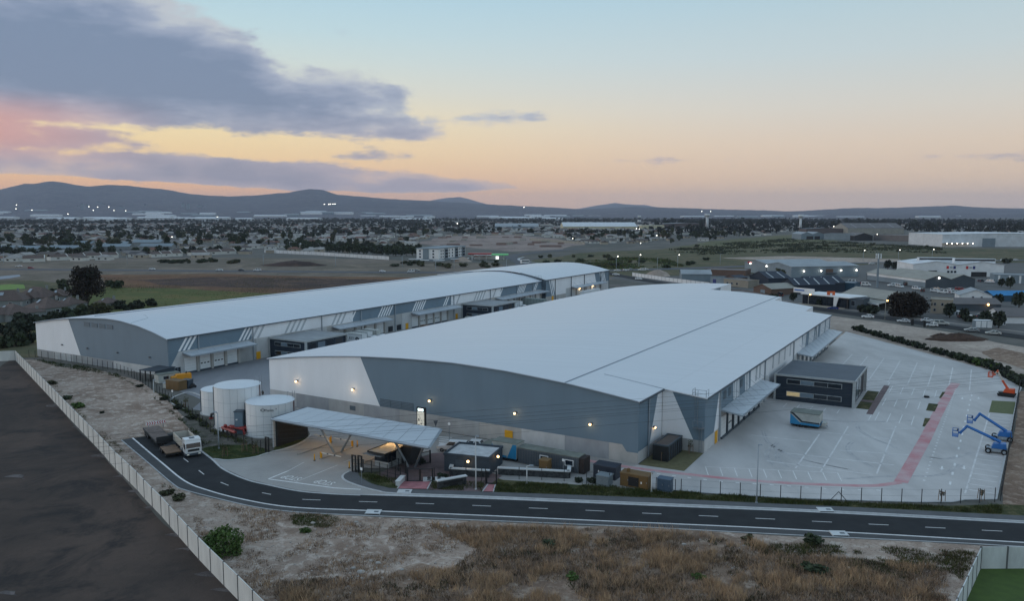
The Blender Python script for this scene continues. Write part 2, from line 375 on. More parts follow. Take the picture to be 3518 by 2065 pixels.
# ---- hills on the horizon: real terrain between 4.5 and 16 km
M_hill = soil_mat('hill_scrub', (rgb(84, 86, 92), rgb(72, 75, 82), rgb(92, 92, 96), rgb(124, 124, 126)), (.0012, .006, .02), .0)
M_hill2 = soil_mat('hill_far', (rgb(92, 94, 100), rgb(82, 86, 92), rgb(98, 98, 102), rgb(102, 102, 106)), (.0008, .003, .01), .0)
def interp(tab, x):
    if x <= tab[0][0]: return tab[0][1]
    for (a, b), (c, d) in zip(tab, tab[1:]):
        if x <= c: return b + (d - b) * (x - a) / (c - a)
    return tab[-1][1]
def hills(name, tab, d0, dr, m, a0=-.75, a1=.75, n=340, rough=4.0, seed=1.0):
    mb = MB(); rows = 16
    vs = []
    for j in range(rows + 3):
        for i in range(n + 1):
            a = a0 + (a1 - a0) * i / n
            px = 1759 + 2750 * math.tan(a)
            e = (730 - interp(tab, px)) / 2750.0
            hr = (CAM_H + e * dr) * 1.0
            t = min(1, j / rows)
            d = d0 + (dr - d0) * (j / rows)
            wob = mnoise.fractal(Vector((math.sin(a) * d / 900, math.cos(a) * d / 900, seed)), 1.0, 2.0, 5)
            h = hr * (t ** 1.55) + wob * rough * 3.0 * t * (1 - t) * 4 + mnoise.noise(Vector((a * 130, d / 300, seed))) * rough * t
            if j > rows: h = hr * (1 - .35 * (j - rows))
            dd = d / math.cos(a)
            vs.append((math.sin(a) * dd, math.cos(a) * dd, h - 3 * (1 - t)))
    w = n + 1
    mb.add(vs, [(j * w + i, j * w + i + 1, (j + 1) * w + i + 1, (j + 1) * w + i) for j in range(rows + 2) for i in range(n)])
    return link(name, mb.mesh(name, m, True), kind='structure')
RIDGE = [(-900, 680), (-400, 660), (0, 656), (50, 644), (100, 633), (140, 632), (190, 623), (230, 627), (280, 637), (320, 642), (380, 636), (450, 638), (490, 644), (560, 650), (600, 655), (650, 665), (720, 672), (800, 675),
         (850, 674), (900, 671), (950, 666), (1000, 662), (1050, 652), (1080, 650), (1120, 654), (1165, 670), (1250, 676), (1320, 682), (1380, 686), (1450, 689), (1550, 695), (1650, 700), (1750, 706), (1850, 710), (1950, 716), (2000, 719),
         (2090, 715), (2160, 711), (2250, 712), (2350, 715), (2500, 720), (2600, 722), (2710, 726), (2780, 723), (2880, 716), (2930, 714), (3020, 715), (3150, 710), (3275, 706), (3330, 711), (3400, 714), (3518, 716), (4200, 712)]
hills('hills', RIDGE, 5200, 9500, M_hill, rough=5)
FAR = [(-900, 735), (1400, 735), (1480, 690), (1530, 681), (1580, 677), (1620, 686), (1670, 701), (1720, 725), (1900, 725), (1990, 716), (2050, 706), (2080, 702), (2112, 697), (2150, 702), (2205, 704), (2260, 712), (2320, 728), (4200, 728)]
hills('far_hills', FAR, 10500, 17000, M_hill2, -.15, .28, 140, 6, 7.0)

# ---- fields between the suburb and the site
def field(name, pxs, z, m, amp, step, seed): return sheet(name, ragged(gp(pxs), step, amp, seed), z, m)
field('brown_veld', [(-700, 893), (300, 886), (907, 886), (1337, 893), (1450, 900), (1700, 903), (1760, 930), (2100, 932), (2100, 960), (1500, 1000), (600, 1040), (-700, 1080)], .02, M_veldfar, 5, 14, 2)
field('olive_field', [(1830, 898), (1960, 872), (2120, 862), (2280, 856), (2480, 832), (2700, 818), (3000, 838), (3250, 852), (3900, 860), (3900, 905), (3100, 902), (2500, 945), (2085, 950), (1880, 920)], .04, M_green, 6, 14, 3)
field('olive_field_upper', [(2300, 850), (2500, 822), (2720, 806), (2900, 826), (2600, 845)], .07, M_field, 8, 16, 9)
field('sand_works', [(1430, 838), (1520, 812), (1750, 806), (1900, 818), (2015, 840), (1900, 858), (1760, 864), (1620, 852)], .05, M_works, 6, 14, 4)
field('sand_strip', [(2480, 886), (2700, 880), (3090, 890), (3110, 905), (2900, 906), (2620, 894)], .06, M_sand, 3, 9, 5)
field('reed_field', [(330, 945), (700, 940), (1000, 947), (1450, 956), (1560, 980), (1300, 1030), (800, 1040), (400, 1020)], .05, M_reed, 4, 9, 6)
field('burnt_strip', [(430, 962), (800, 952), (1380, 962), (1420, 975), (1150, 996), (800, 988), (560, 980)], .08, M_burnt, 4, 8, 7)
field('green_field', [(150, 1040), (330, 985), (620, 992), (900, 1008), (1180, 1012), (1050, 1070), (500, 1150), (100, 1180)], .09, M_wetgreen, 3, 7, 8)
field('left_green', [(-400, 985), (60, 962), (250, 975), (320, 1010), (200, 1080), (130, 1230), (-400, 1240)], .05, M_green, 3, 7, 10)
field('bright_lawn', [(-60, 985), (30, 977), (84, 978), (86, 992), (30, 996), (-60, 1000)], .10, mat('fresh_grass', rgb(104, 134, 54), .9, var=.1, scale=.3), 1, 4, 11)
M_water = mat('still_water', rgb(120, 130, 140), .5, var=0, spec=.3)
field('pond', [(-120, 962), (0, 950), (65, 944), (72, 950), (30, 957), (-120, 972)], .08, M_water, .6, 4, 12)
field('sand_lot', [(2700, 1062), (2860, 1086), (3060, 1112), (3260, 1142), (3400, 1172), (3900, 1260), (3900, 1420), (3518, 1290), (3200, 1235), (2880, 1168), (2700, 1130)], .04, M_sand, .9, 3, 13)
field('dirt_slope', [(3370, 1210), (3430, 1195), (3518, 1215), (3700, 1250), (3700, 1300), (3518, 1270), (3420, 1240)], .07, M_veld, 1.2, 3, 14)
field('estate_ground', [(2080, 955), (2180, 940), (2700, 920), (3100, 906), (3900, 898), (3900, 1230), (3518, 1155), (3250, 1117), (3050, 1090), (2772, 1050), (2300, 985)], .03, mat('estate_tarmac', rgb(92, 92, 90), .9, var=.14, scale=.06), 2, 6, 15)
rib('highway', catmull(gp([(-900, 926), (-200, 925), (200, 927), (700, 931), (1300, 936), (1700, 936), (2085, 930), (2400, 921), (2750, 909), (3100, 901), (3518, 894), (4000, 886)])), -7, 7, .12, M_asphold)
rib('estate_road', catmull(gp([(2040, 925), (2083, 938), (2180, 957), (2288, 976), (2500, 1012), (2772, 1057), (3050, 1095), (3250, 1123), (3518, 1160), (3900, 1215)])), -4.2, 4.2, .12, M_asph)
rib('estate_road_verge', catmull(gp([(2500, 1005), (2772, 1046), (3050, 1082), (3250, 1109), (3518, 1143), (3900, 1190)])), -1.0, 1.6, .10, mat('pale_footway', rgb(140, 134, 128), .9, var=.1, scale=.2))
rib('junction_road', catmull(gp([(1740, 932), (1800, 912), (1775, 893), (1760, 880), (1860, 866), (2010, 853)])), -6, 6, .13, M_asphold)
rib('junction_kerb', catmull(gp([(1850, 905), (1795, 898), (1782, 890), (1800, 884)])), -1.2, 1.2, .2, M_kerb)

# ---- black cinder field left of the precast wall
field('cinder_field', [(-900, 1280), (0, 1262), (54, 1222), (130, 1318), (250, 1458), (437, 1660), (560, 1800), (655, 1890), (790, 2010), (905, 2140), (1000, 2300), (-900, 2300)], .03, M_ash, .25, 3, 16)
field('soil_bank', [(60, 1235), (250, 1425), (437, 1640), (540, 1760), (760, 1735), (590, 1664), (417, 1512), (640, 1478), (700, 1545), (640, 1440), (560, 1360), (480, 1310), (330, 1268), (225, 1262), (130, 1238)], .028, M_soil, .3, 3, 17)
field('foreground_soil', [(600, 1684), (754, 1719), (984, 1760), (1416, 1784), (2200, 1818), (3298, 1872), (3900, 1905), (3900, 2400), (1100, 2400), (905, 2135), (655, 1850), (540, 1740)], .02, M_soil, .3, 3, 18)
field('dry_grass_ground', [(1480, 1800), (2200, 1822), (2560, 1850), (2700, 1900), (3250, 1950), (3240, 2250), (1500, 2300), (1000, 2200), (900, 2020), (1180, 1990), (1560, 1960), (1640, 1900)], .035, M_veld, 2.4, 1.2, 19)
field('verge_left', [(694, 1549), (719, 1570), (747, 1578), (789, 1581), (872, 1571), (908, 1562), (935, 1552), (870, 1530), (760, 1530), (700, 1540)], .06, M_grass, .15, 2, 20)

# ---- the public road
NORTH = [(4100, 1830), (3518, 1800), (2812, 1763), (2200, 1738), (1674, 1716), (1364, 1706), (1239, 1702), (1128, 1697), (1028, 1688), (928, 1668), (850, 1649), (772, 1614), (733, 1580), (692, 1549), (640, 1510), (612, 1490)]
SOUTH = [(456, 1506), (500, 1544), (556, 1591), (635, 1654), (714, 1686), (833, 1717), (1000, 1744), (1261, 1756), (1684, 1774), (2056, 1791), (2566, 1813), (2984, 1835), (3518, 1866), (4100, 1900)]
OUTER = [(417, 1514), (460, 1551), (512, 1595), (595, 1666), (635, 1686), (754, 1717), (873, 1744), (984, 1759), (1132, 1769), (1416, 1781), (2138, 1811), (2566, 1833), (2801, 1845), (3298, 1869), (3518, 1882), (4100, 1914)]
north, south, outer = catmull(gp(NORTH)), catmull(gp(SOUTH)), catmull(gp(OUTER))
sheet('road', north + south, .045, M_asph)
sheet('road_shoulder', south + outer[::-1], .041, mat('asphalt_shoulder', rgb(72, 73, 74), .9, var=.1, scale=.5))
rib('road_edge_line', south, -.16, .12, .053, M_paint)
rib('road_edging', outer, -.06, .10, .03, M_kerb, .10)
def markings(name, segs, w, z, m):
    mb = MB()
    for a, b in segs: ribbon(mb, [a, b], -w / 2, w / 2, z)
    return link(name, mb.mesh(name, m), kind='structure')
dash = []
for i in range(14):
    x = 1039 + i * 194.5
    if i < 13:
        def yy(q): return interp([(900, 1694), (1039, 1718), (1226, 1725), (1420, 1731), (1610, 1738), (1806, 1747), (2000, 1755), (2200, 1765), (2404, 1774), (2612, 1784), (2824, 1795), (3040, 1806), (3258, 1818), (3500, 1831), (3900, 1852)], q)
        dash.append((P(x, yy(x))[:2], P(x + 62 + i * .7, yy(x + 62))[:2]))
dash += [(P(*a)[:2], P(*b)[:2]) for a, b in (((900, 1695), (931, 1701)), ((630, 1576), (647, 1589)), ((683, 1618), (701, 1632)), ((758, 1659), (785, 1670)))]
markings('road_centre_dashes', dash, .14, .055, M_paint)
# pavement and kerb along the north side
PAVE_N = [(4100, 1800), (3518, 1776), (3000, 1750), (2600, 1732), (2200, 1713), (1674, 1694), (1400, 1684), (1333, 1680), (1275, 1665), (1237, 1642), (1229, 1628)]
KERB_B = [(1203, 1623), (1186, 1632), (1181, 1643), (1196, 1656), (1245, 1674), (1300, 1688), (1364, 1697), (1674, 1708), (2200, 1730), (2812, 1756), (3518, 1793), (4100, 1822)]
pn, kb = catmull(gp(PAVE_N)), catmull(gp(KERB_B))
pm = MB(); pm.hexa([(x, y, .0) for x, y in pn + kb], [(x, y, .14) for x, y in pn + kb]); link('pavement', pm.mesh('pavement', M_asph2), kind='structure')
rib('kerb', kb, -.34, -.02, .0, M_kerb, .15)
rib('kerb_channel', north[:37], -.85, .06, .052, M_kerb)
rib('bellmouth_edging', north[36:], -.05, .3, .03, M_kerb, .062)
sheet('grass_verge', gp([(3900, 1790), (3440, 1772), (3000, 1747), (2600, 1729), (2200, 1710), (1674, 1691), (1400, 1681), (1335, 1677), (1278, 1662), (1240, 1640), (1232, 1626), (1300, 1622), (1380, 1640), (1480, 1630), (1700, 1625), (1900, 1615), (2060, 1640), (2250, 1668), (2308, 1683), (2389, 1699), (2700, 1716), (2888, 1727), (3225, 1740), (3440, 1735), (3900, 1750)]), .05, M_grass2)
# ---- yard surfaces
sheet('loading_yard', [tuple(S(*q)[:2]) for q in [(-41, 5), (-30, -2), (-12, -6), (2, -8), (8, -10), (24, -14), (24, 1), (0, 1), (0, 275), (-41, 275)]], .03, M_paved)
DRIVE = [(935, 1555), (983, 1543), (1025, 1528), (1053, 1511), (1068, 1497)]
sheet('driveway', north[54:90:1][::-1][:0] + gp([(733, 1580), (747, 1581), (789, 1585), (872, 1575), (908, 1564), (935, 1556), (983, 1544), (1025, 1529), (1053, 1512), (1066, 1498), (1060, 1480)]) + [tuple(S(*q)[:2]) for q in [(18, -8), (-5, -7), (-5, -.5), (56, -.5), (59, -9), (56, -18), (46, -24)]] + gp([(1212, 1622), (1188, 1632), (1182, 1643), (1197, 1656), (1247, 1675), (1364, 1699), (1239, 1701), (1128, 1696), (1028, 1687), (928, 1667), (850, 1648), (772, 1613)]), .056, M_drive)
sheet('front_apron', [tuple(S(*q)[:2]) for q in [(56, -.5), (59, -9), (57, -17), (66, -17), (68, -17.5), (78, -14), (84, -12), (90, -10.2), (92, -1), (83, 0)]], .058, M_drive)
sheet('pedestrian_paving', [tuple(S(*q)[:2]) for q in [(51, -12), (55, -8.5), (58, -9.5), (58, -15), (67, -16), (68, -25.6), (55, -27), (50, -25), (50, -18)]], .062, M_brownpave)
sheet('truck_yard', [tuple(S(*q)[:2]) for q in [(83, -.6), (78, -8.5), (84, -8.8), (89, -9.2), (92.9, -8.6), (98, -7.0), (105.5, -4.2), (112.8, -1.0), (122, 3.4), (126.5, 6.0), (128, 8), (130.5, 9.6), (131.8, 10.4), (136.8, 90), (137.6, 97), (131, 118), (90, 170), (90, 11), (83, 11)]], .064, M_pave)
sheet('tank_apron', [tuple(S(*q)[:2]) for q in [(-30, -1), (-14, -6), (-8, -14), (-2, -18), (18, -22), (25, -16), (24, -9), (2, -8)]], .033, M_paved)
sheet('tank_gravel', [tuple(S(*q)[:2]) for q in [(-9, -12.5), (-4, -19), (6, -24), (17, -29), (25.4, -25), (25.3, -12.5), (12, -11.5)]], .055, soil_mat('dark_gravel', (rgb(92, 90, 84), rgb(74, 76, 66), rgb(110, 106, 100), rgb(64, 66, 58)), (.2, .8, 3), .6))
# red bands and bay lines on the truck yard
z = .074
rib('red_lane', [tuple(S(*q)[:2]) for q in [(119.6, 11.5), (121.3, 40), (122.2, 60), (123.6, 86), (124.4, 95)]], -1.0, .9, z, M_redworn)
rib('red_walkway', catmull([tuple(S(*q)[:2]) for q in [(57, -2.6), (70, -2.6), (83, -2.2), (90, -1.2), (97, .2), (105, 2.6), (112, 5.6), (116.5, 8), (119.6, 11.5)]]), -.55, .55, z - .002, M_redworn)
seg = []
def sl_(a, b): seg.append((S(*a)[:2], S(*b)[:2]))
for i in range(10): sl_((92.4 + i * 2.05, 4.0 + i * .82), (94.0 + i * 2.0, .2 + i * .82))
sl_((92.4, 4.0), (110.9, 11.4))
for i in range(4): sl_((112.1 + i * 2.1, 48.2), (112.1 + i * 2.1, 56)); sl_((112 + i * 2.2, 62.3), (112 + i * 2.2, 69.8))
for i in range(5): sl_((112 + i * 2.25, 76), (112 + i * 2.25, 84))
for i in range(5): sl_((94.5 + i * 2.6, 54.2), (94.5 + i * 2.6, 50.6))
sl_((111, 48), (111, 88))
markings('bay_lines', seg, .13, z, M_paint)
seg = []
for a, b in (((104.6, 32.8), (104.8, 10.5)), ((108.3, 41), (108.5, 10.6)), ((116, 46), (116.1, 14)), ((109.2, 24.1), (119.6, 27.2)), ((100, 12), (115.6, 13.2)), ((119.2, 46), (114.5, 43)), ((102, 18), (118, 20)), ((101, 34), (117, 36)), ((94, 26), (104, 27))): sl_(a, b)
for i in range(8): sl_((98 + i * 4.2, 88), (98 + i * 4.2, 124 - i * 1.2))
for i in range(9): sl_((97, 90 + i * 4), (118, 90 + i * 4))
for i in range(18): u = 13 + i * 2.9; e = 131.5 + (u - 10.4) * .0628; sl_((e - 3.6, u), (e, u))
sl_((128.0, 11), (131.2, 66))
markings('worn_bay_lines', seg, .26, z - .003, M_paintworn)
M_skid = mat('tyre_marks', rgb(150, 150, 152), .7, col2=rgb(186, 184, 182), scale=.6)
mb = MB()
for pth in ([(99.0, 23.5), (98.7, 18.8), (98.9, 15.7), (99.9, 12.8), (101.4, 10.3)], [(101, 21.8), (100.3, 18.7), (100.7, 15.3), (101.8, 12.4), (103.3, 10.5)], [(110.2, 30.6), (109.9, 27.1), (110.8, 23.2), (112.6, 20.2), (114.9, 17)], [(109.3, 43.9), (110.1, 39.8), (112.9, 34.9), (116, 32), (117.2, 30.1)], [(122.1, 27.5), (124.4, 27.7), (126.3, 30), (128.4, 34.2)], [(95, 30), (98, 22), (104, 16), (112, 14)], [(97, 48), (103, 44), (110, 46), (118, 52)], [(112, 9), (118, 14), (124, 18), (127, 26)]):
    for off in (0, .5): ribbon(mb, catmull([tuple(S(q[0] + off, q[1])[:2]) for q in pth]), -.13, .13, z - .005)
link('tyre_marks', mb.mesh('tyre_marks', M_skid), kind='structure')
field('side_verge', [(3444, 1738), (3462, 1578), (3496, 1432), (3500, 1345), (3700, 1330), (4200, 1500), (4200, 1770), (3518, 1752)], .03, M_veld, .3, 3, 44)
for i_, (x_, y_, s_) in enumerate(((95, 1262, 16), (190, 1395, 20), (262, 1470, 14), (350, 1568, 26), (420, 1640, 22), (470, 1690, 20), (520, 1745, 16), (600, 1840, 22), (640, 1890, 26), (720, 1975, 34), (770, 2030, 30), (60, 1640, 30), (30, 2040, 30))):
    field('pale_drift', [(x_ - s_ * 1.6, y_), (x_ - s_ * .4, y_ - s_ * .28), (x_ + s_ * .7, y_ - s_ * .2), (x_ + s_ * .9, y_ + s_ * .3), (x_, y_ + s_ * .2)], .042, M_drift, .5, .6, 60 + i_)
seg = []
for i in range(36): u = 14 + i * 2.1; sl_((122.2 + u * .028, u), (122.2 + u * .028, u + .45))
for i in range(14): u = 14 + i * 5.2; sl_((125.6 + u * .028, u), (125.6 + u * .028, u + 1.6))
for i in range(24): v = 64 + i * 2.3; uu = interp([(57, -4.2), (83, -3.8), (97, -1.6), (112, 3.6), (121, 8)], v); sl_((v, uu), (v + .55, uu + .1))
markings('lane_dots', seg, .30, z + .002, M_paint)
mb = MB()
for v, u in ((124.6, 22), (127.6, 24), (126.2, 78), (129.2, 80)):
    o = S(v, u)
    for poly in ([(-.12, 0), (.12, 0), (.12, 1.2), (-.12, 1.2)], [(-.4, 0), (0, -.9), (.4, 0)]):
        mb.add([(o.x + a * VX + b * UX, o.y + a * VY + b * UY, z + .002) for a, b in poly], [tuple(range(len(poly)))])
link('lane_arrows', mb.mesh('lane_arrows', M_paint), kind='structure')
for i, pts in enumerate(([(120.3, 48.2), (120.7, 48.2), (121.3, 55.6), (120.3, 55.4)], [(120.1, 62.2), (121.7, 62.1), (122.0, 69.6), (120.2, 69.4)], [(121.8, 76), (122.2, 75.8), (122.8, 83.4), (122.2, 83)])):
    sheet('planted_square', [tuple(S(*q)[:2]) for q in pts], z + .004, M_grass2)
sheet('corner_lawn', [tuple(S(*q)[:2]) for q in [(131.1, 67), (131.7, 79), (136.0, 80.2), (135.4, 67.4)]], z + .004, mat('mown_grass', rgb(96, 104, 66), .9, var=.12, scale=1.5))
sheet('office_lawn', [tuple(S(*q)[:2]) for q in [(107.6, 57), (110.0, 57), (110.0, 64), (107.6, 64)]], z + .004, M_grass2)
sheet('office_lawn', [tuple(S(*q)[:2]) for q in [(107.6, 66), (110.0, 66), (110.0, 76), (107.6, 76)]], z + .004, M_grass2)
sheet('office_path', [tuple(S(*q)[:2]) for q in [(110.0, 53), (111.2, 53), (111.4, 84), (110.2, 84), (110.0, 66), (107.6, 66), (107.6, 64), (110.0, 64)]], z + .006, M_brownpave)
sheet('notch_lawn', [tuple(S(*q)[:2]) for q in [(82.9, -.4), (90.2, 0.2), (90.0, 10.9), (82.9, 10.9)]], z + .004, mat('dry_lawn', rgb(104, 100, 70), .95, var=.16, scale=1.2))
rib('site_kerb', [tuple(S(*q)[:2]) for q in [(126.5, 6.0), (128, 8), (130.5, 9.6), (131.8, 10.4), (136.8, 90), (137.6, 97), (131, 118)]], -.12, .12, .05, M_kerb, .16)
rib('site_kerb_front', [tuple(S(*q)[:2]) for q in [(92.9, -8.6), (98, -7.0), (105.5, -4.2), (112.8, -1.0), (122, 3.4), (126.5, 6.0)]], -.1, .1, .05, M_kerb, .15)
rib('driveway_kerb', catmull(gp([(733, 1580), (747, 1581), (789, 1584), (872, 1574), (908, 1563), (935, 1555), (983, 1543), (1025, 1528), (1053, 1511), (1066, 1498)])), -.14, .14, .03, M_kerb, .18)
sheet('wall_bed', gp([(938, 1556), (1053, 1510), (1064, 1497), (1050, 1495), (943, 1537)]), .06, M_grass)
rib('tank_kerb', catmull(gp([(800, 1400), (700, 1365), (650, 1350), (600, 1365), (588, 1378), (596, 1392), (640, 1410)])), -.14, .14, .03, M_kerb, .18)
for nm, pts in (('red_path', [(1385, 1657), (1482, 1657), (1468, 1683), (1365, 1681)]), ('red_path', [(1676, 1667), (1702, 1668), (1695, 1692), (1658, 1691)])):
    sheet(nm, gp(pts), .10, M_redpave)
    rib('path_edging', gp([pts[1], pts[2]]), -.08, .08, .05, M_kerb, .14)
    rib('path_edging', gp([pts[0], pts[3]]), -.08, .08, .05, M_kerb, .14)
# zebra crossing and stop markings on the driveway
mb = MB()
for i in range(8):
    p = P(1508 + (i > 4) * 0, 1503 + i * 6.8); q = P(1553 - i * .5, 1506 + i * 6.8)
    ribbon(mb, [p[:2], q[:2]], -.22, .22, .066)
link('zebra_crossing', mb.mesh('zebra_crossing', M_paint), kind='structure')
markings('stop_lines', [(P(922, 1648)[:2], P(1150, 1679)[:2]), (P(1150, 1679)[:2], P(1239, 1684)[:2]), (P(922, 1648)[:2], P(990, 1620)[:2])], .28, .068, M_paint)
markings('lane_lines', [(P(1010, 1661)[:2], P(1160, 1600)[:2]), (P(1180, 1590)[:2], P(1215, 1577)[:2]), (P(990, 1620)[:2], P(1045, 1590)[:2])], .12, .067, M_paintworn)
for v, u in ((40.0, -32.9), (45.8, -31.9)):
    o = text('stop_marking', 'STOP', 1.35, M_paint, None, S(v, u, .070), (0, 0, RZ + math.pi + R(4)), .0005)
    o.scale = (1.0, 1.7, 1); tag(o, kind='structure')
# ================================================================== WAREHOUSES
M_white = mat('cladding_white', rgb(236, 238, 240), .55, var=.04, scale=.25, stretch=(1, 1, .25))
M_grey = mat('cladding_grey', rgb(108, 129, 143), .55, var=.05, scale=.25, stretch=(1, 1, .25))
M_greyd = mat('cladding_grey_dark', rgb(82, 96, 106), .6, var=.05, scale=.3)
M_faint = mat('cladding_pale_grey', rgb(182, 188, 192), .55, var=.04, scale=.25)
M_roof = mat('roof_sheeting', rgb(206, 210, 214), .42, metal=.0, var=.03, scale=.5, stretch=(.02, 1.6, 1, RZ), detail=3, spec=.4)
M_roof2 = mat('canopy_sheeting', rgb(182, 190, 196), .45, var=.06, scale=.6, stretch=(.1, 1.5, 1, RZ))
M_trim = mat('trim_dark', rgb(66, 78, 88), .5, var=.05)
M_trimL = mat('trim_pale', rgb(150, 160, 168), .5, var=.06)
M_trimM = mat('trim_mid', rgb(112, 126, 140), .5, var=.06)
M_conc = [mat('precast_%s' % n, rgb(*c), .85, var=.10, scale=.45, detail=8, stretch=(1, 1, .5)) for n, c in (('mid', (170, 171, 170)), ('light', (196, 197, 196)), ('warm', (182, 179, 174)), ('dark', (158, 161, 164)))]
M_door = mat('door_white', rgb(228, 230, 230), .5, var=.03)
M_yellow = mat('yellow_paint', rgb(226, 164, 20), .55, var=.06)
M_black = mat('black_rubber', rgb(28, 29, 31), .8, var=.1)
M_glassd = mat('dark_glass', rgb(24, 34, 44), .12, var=.0, spec=.7)
M_glass = mat('window_glass', rgb(112, 128, 140), .10, var=.06, scale=.3, spec=.8)
M_navy = mat('navy_render', rgb(30, 44, 58), .6, var=.07, scale=.5)
M_steel = mat('galvanised_steel', rgb(142, 150, 156), .45, metal=.5, var=.1, scale=2)
M_blk = mat('black_steel', rgb(26, 30, 33), .55, var=.08)
M_paleconc = mat('pale_render', rgb(170, 174, 174), .8, var=.06, scale=.7)
M_charc = mat('charcoal_render', rgb(62, 62, 64), .85, var=.08, scale=.8)
M_flat = mat('flat_roof_membrane', rgb(148, 152, 154), .8, var=.12, scale=.25, detail=7)
M_flatd = mat('flat_roof_dark', rgb(88, 96, 104), .8, var=.08, scale=.3, detail=7)
M_lamp = mat('lamp_glow_warm', (1, .78, .5), emis=7.0, ecol=(1, .60, .26), var=0)
M_lampw = mat('lamp_glow_white', (1, .95, .85), emis=9.0, ecol=(1, .93, .8), var=0)
M_lampo = mat('lamp_glow_orange', (1, .6, .25), emis=9.0, ecol=(1, .52, .16), var=0)
M_lampoff = mat('lamp_off', rgb(70, 76, 82), .4, var=0)

def lerp_tab(tab): return lambda x: interp(tab, x)
def smoothtab(tab, n=8):
    return catmull([tuple(map(float, p)) for p in tab], n)
PA = smoothtab([(0, 9.3), (7, 10.3), (15, 11.2), (25, 12.1), (36, 12.7), (47, 12.95), (58, 12.6), (70, 11.7), (78, 10.75), (82.6, 10.15), (90, 9.35), (91, 9.2)])
PB = smoothtab([(-.5, 9.35), (0, 9.45), (8, 10.7), (16, 11.6), (25, 12.3), (33, 12.7), (39, 12.55), (46, 11.75), (52, 10.6), (57, 9.3), (57.5, 9.15)])
zA, zB = lerp_tab(PA), lerp_tab(PB)
def curved_roof(zf, v0, v1, u0, u1, lift=.18, n=28, nu=1):
    mb = MB(); vs = [v0 + (v1 - v0) * i / n for i in range(n + 1)]
    top = [(v, u, zf(v) + lift) for u in (u0, u1) for v in vs]; bot = [(v, u, zf(v)) for u in (u0, u1) for v in vs]; w = n + 1
    mb.add(top, [(i, i + 1, w + i + 1, w + i) for i in range(n)])
    mb.add(bot, [(i, w + i, w + i + 1, i + 1) for i in range(n)])
    for u, s in ((u0, 0), (u1, 1)):
        o = s * w; mb.add([top[o + i] for i in range(w)] + [bot[o + i] for i in range(w)], [(i, w + i, w + i + 1, i + 1)[::(-1 if s else 1)] for i in range(n)])
    for i, s in ((0, 1), (n, 0)):
        mb.add([top[i], top[w + i], bot[w + i], bot[i]], [(0, 1, 2, 3)[::(1 if s else -1)]])
    return mb
def arch(zf, a, b, n=16): return [(a + (b - a) * i / n, zf(a + (b - a) * i / n)) for i in range(n + 1)]
def wall_light(parent, x, y, z, lit=True, dirn=(0, -1), power=18.0, light=True):
    mb = box(x - .22, y - .22, z - .14, x + .22, y + .22, z + .14)
    l = part('wall_lamp', mb, M_lampoff, parent)
    if lit:
        g = MB().ball(x + dirn[0] * .34, y + dirn[1] * .34, z - .1, .21, 8, .18); part('bulb', g, M_lamp, l)
        if light:
            ld = bpy.data.lights.new('wall_lamp_light', 'POINT'); ld.energy = power; ld.color = (1, .72, .42); ld.shadow_soft_size = .25
            lo = bpy.data.objects.new('wall_lamp_light', ld); C.objects.link(lo); lo.parent = l; lo.location = (x + dirn[0] * .75, y + dirn[1] * .75, z - .1)
    return l
def dock_canopy(parent, x, out, u0, u1, zw=5.45, zo=4.9, rods=6):
    """thin sloping awning on the wall plane x, reaching out metres"""
    mb = MB(); n = max(2, int((u1 - u0) / 2.2))
    mb.hexa([(x, u0, zw - .12), (x + out, u0, zo - .12), (x + out, u1, zo - .12), (x, u1, zw - .12)], [(x, u0, zw), (x + out, u0, zo), (x + out, u1, zo), (x, u1, zw)])
    c = part('canopy', mb, M_roof2, parent)
    part('fascia', box(x + out, u0, zo - .28, x + out + .1, u1, zo + .05), M_trimL, c)
    part('side_fascia', MB().wallx([(x, zw - .3), (x + out, zo - .28), (x + out, zo - .1), (x, zw - .1)], u0 - .12, u0 - .005), M_trimL, c)
    for i in range(rods):
        u = u0 + (u1 - u0) * (i + .5) / rods
        part('tie_rod', MB().bar((x + .03, u, zw + 1.7), (x + out * .75, u, zo + .2), .045), M_trimL, c)
    return c
def dock_door(parent, x, u0, u1, windows=False, z0=.45, z1=4.0):
    d = part('dock_door', box(x + .02, u0, z0, x + .12, u1, z1), M_door, parent)
    for k in range(1, 5): part('door_seam', box(x + .12, u0, z0 + (z1 - z0) * k / 5 - .012, x + .126, u1, z0 + (z1 - z0) * k / 5 + .012), M_trimL, d)
    if windows:
        for k in range(3):
            c = u0 + (u1 - u0) * (k + .7) / 3.4
            part('door_window', box(x + .12, c - .28, z0 + 1.35, x + .15, c + .28, z0 + 1.65), M_black, d)
    part('dock_leveller', box(x + .02, u0, .1, x + .35, u1, z0 - .03), M_trim, parent)
def stripes(parent, x, u0, k, z0, z1, w=.62, gap=.52, slant=2.3, m=None):
    for i in range(k):
        a = u0 + i * (w + gap)
        part('accent_stripe', MB().wally([(a - slant, z0), (a + w - slant, z0), (a + w, z1), (a, z1)], x, x + .03), m or M_white, parent)

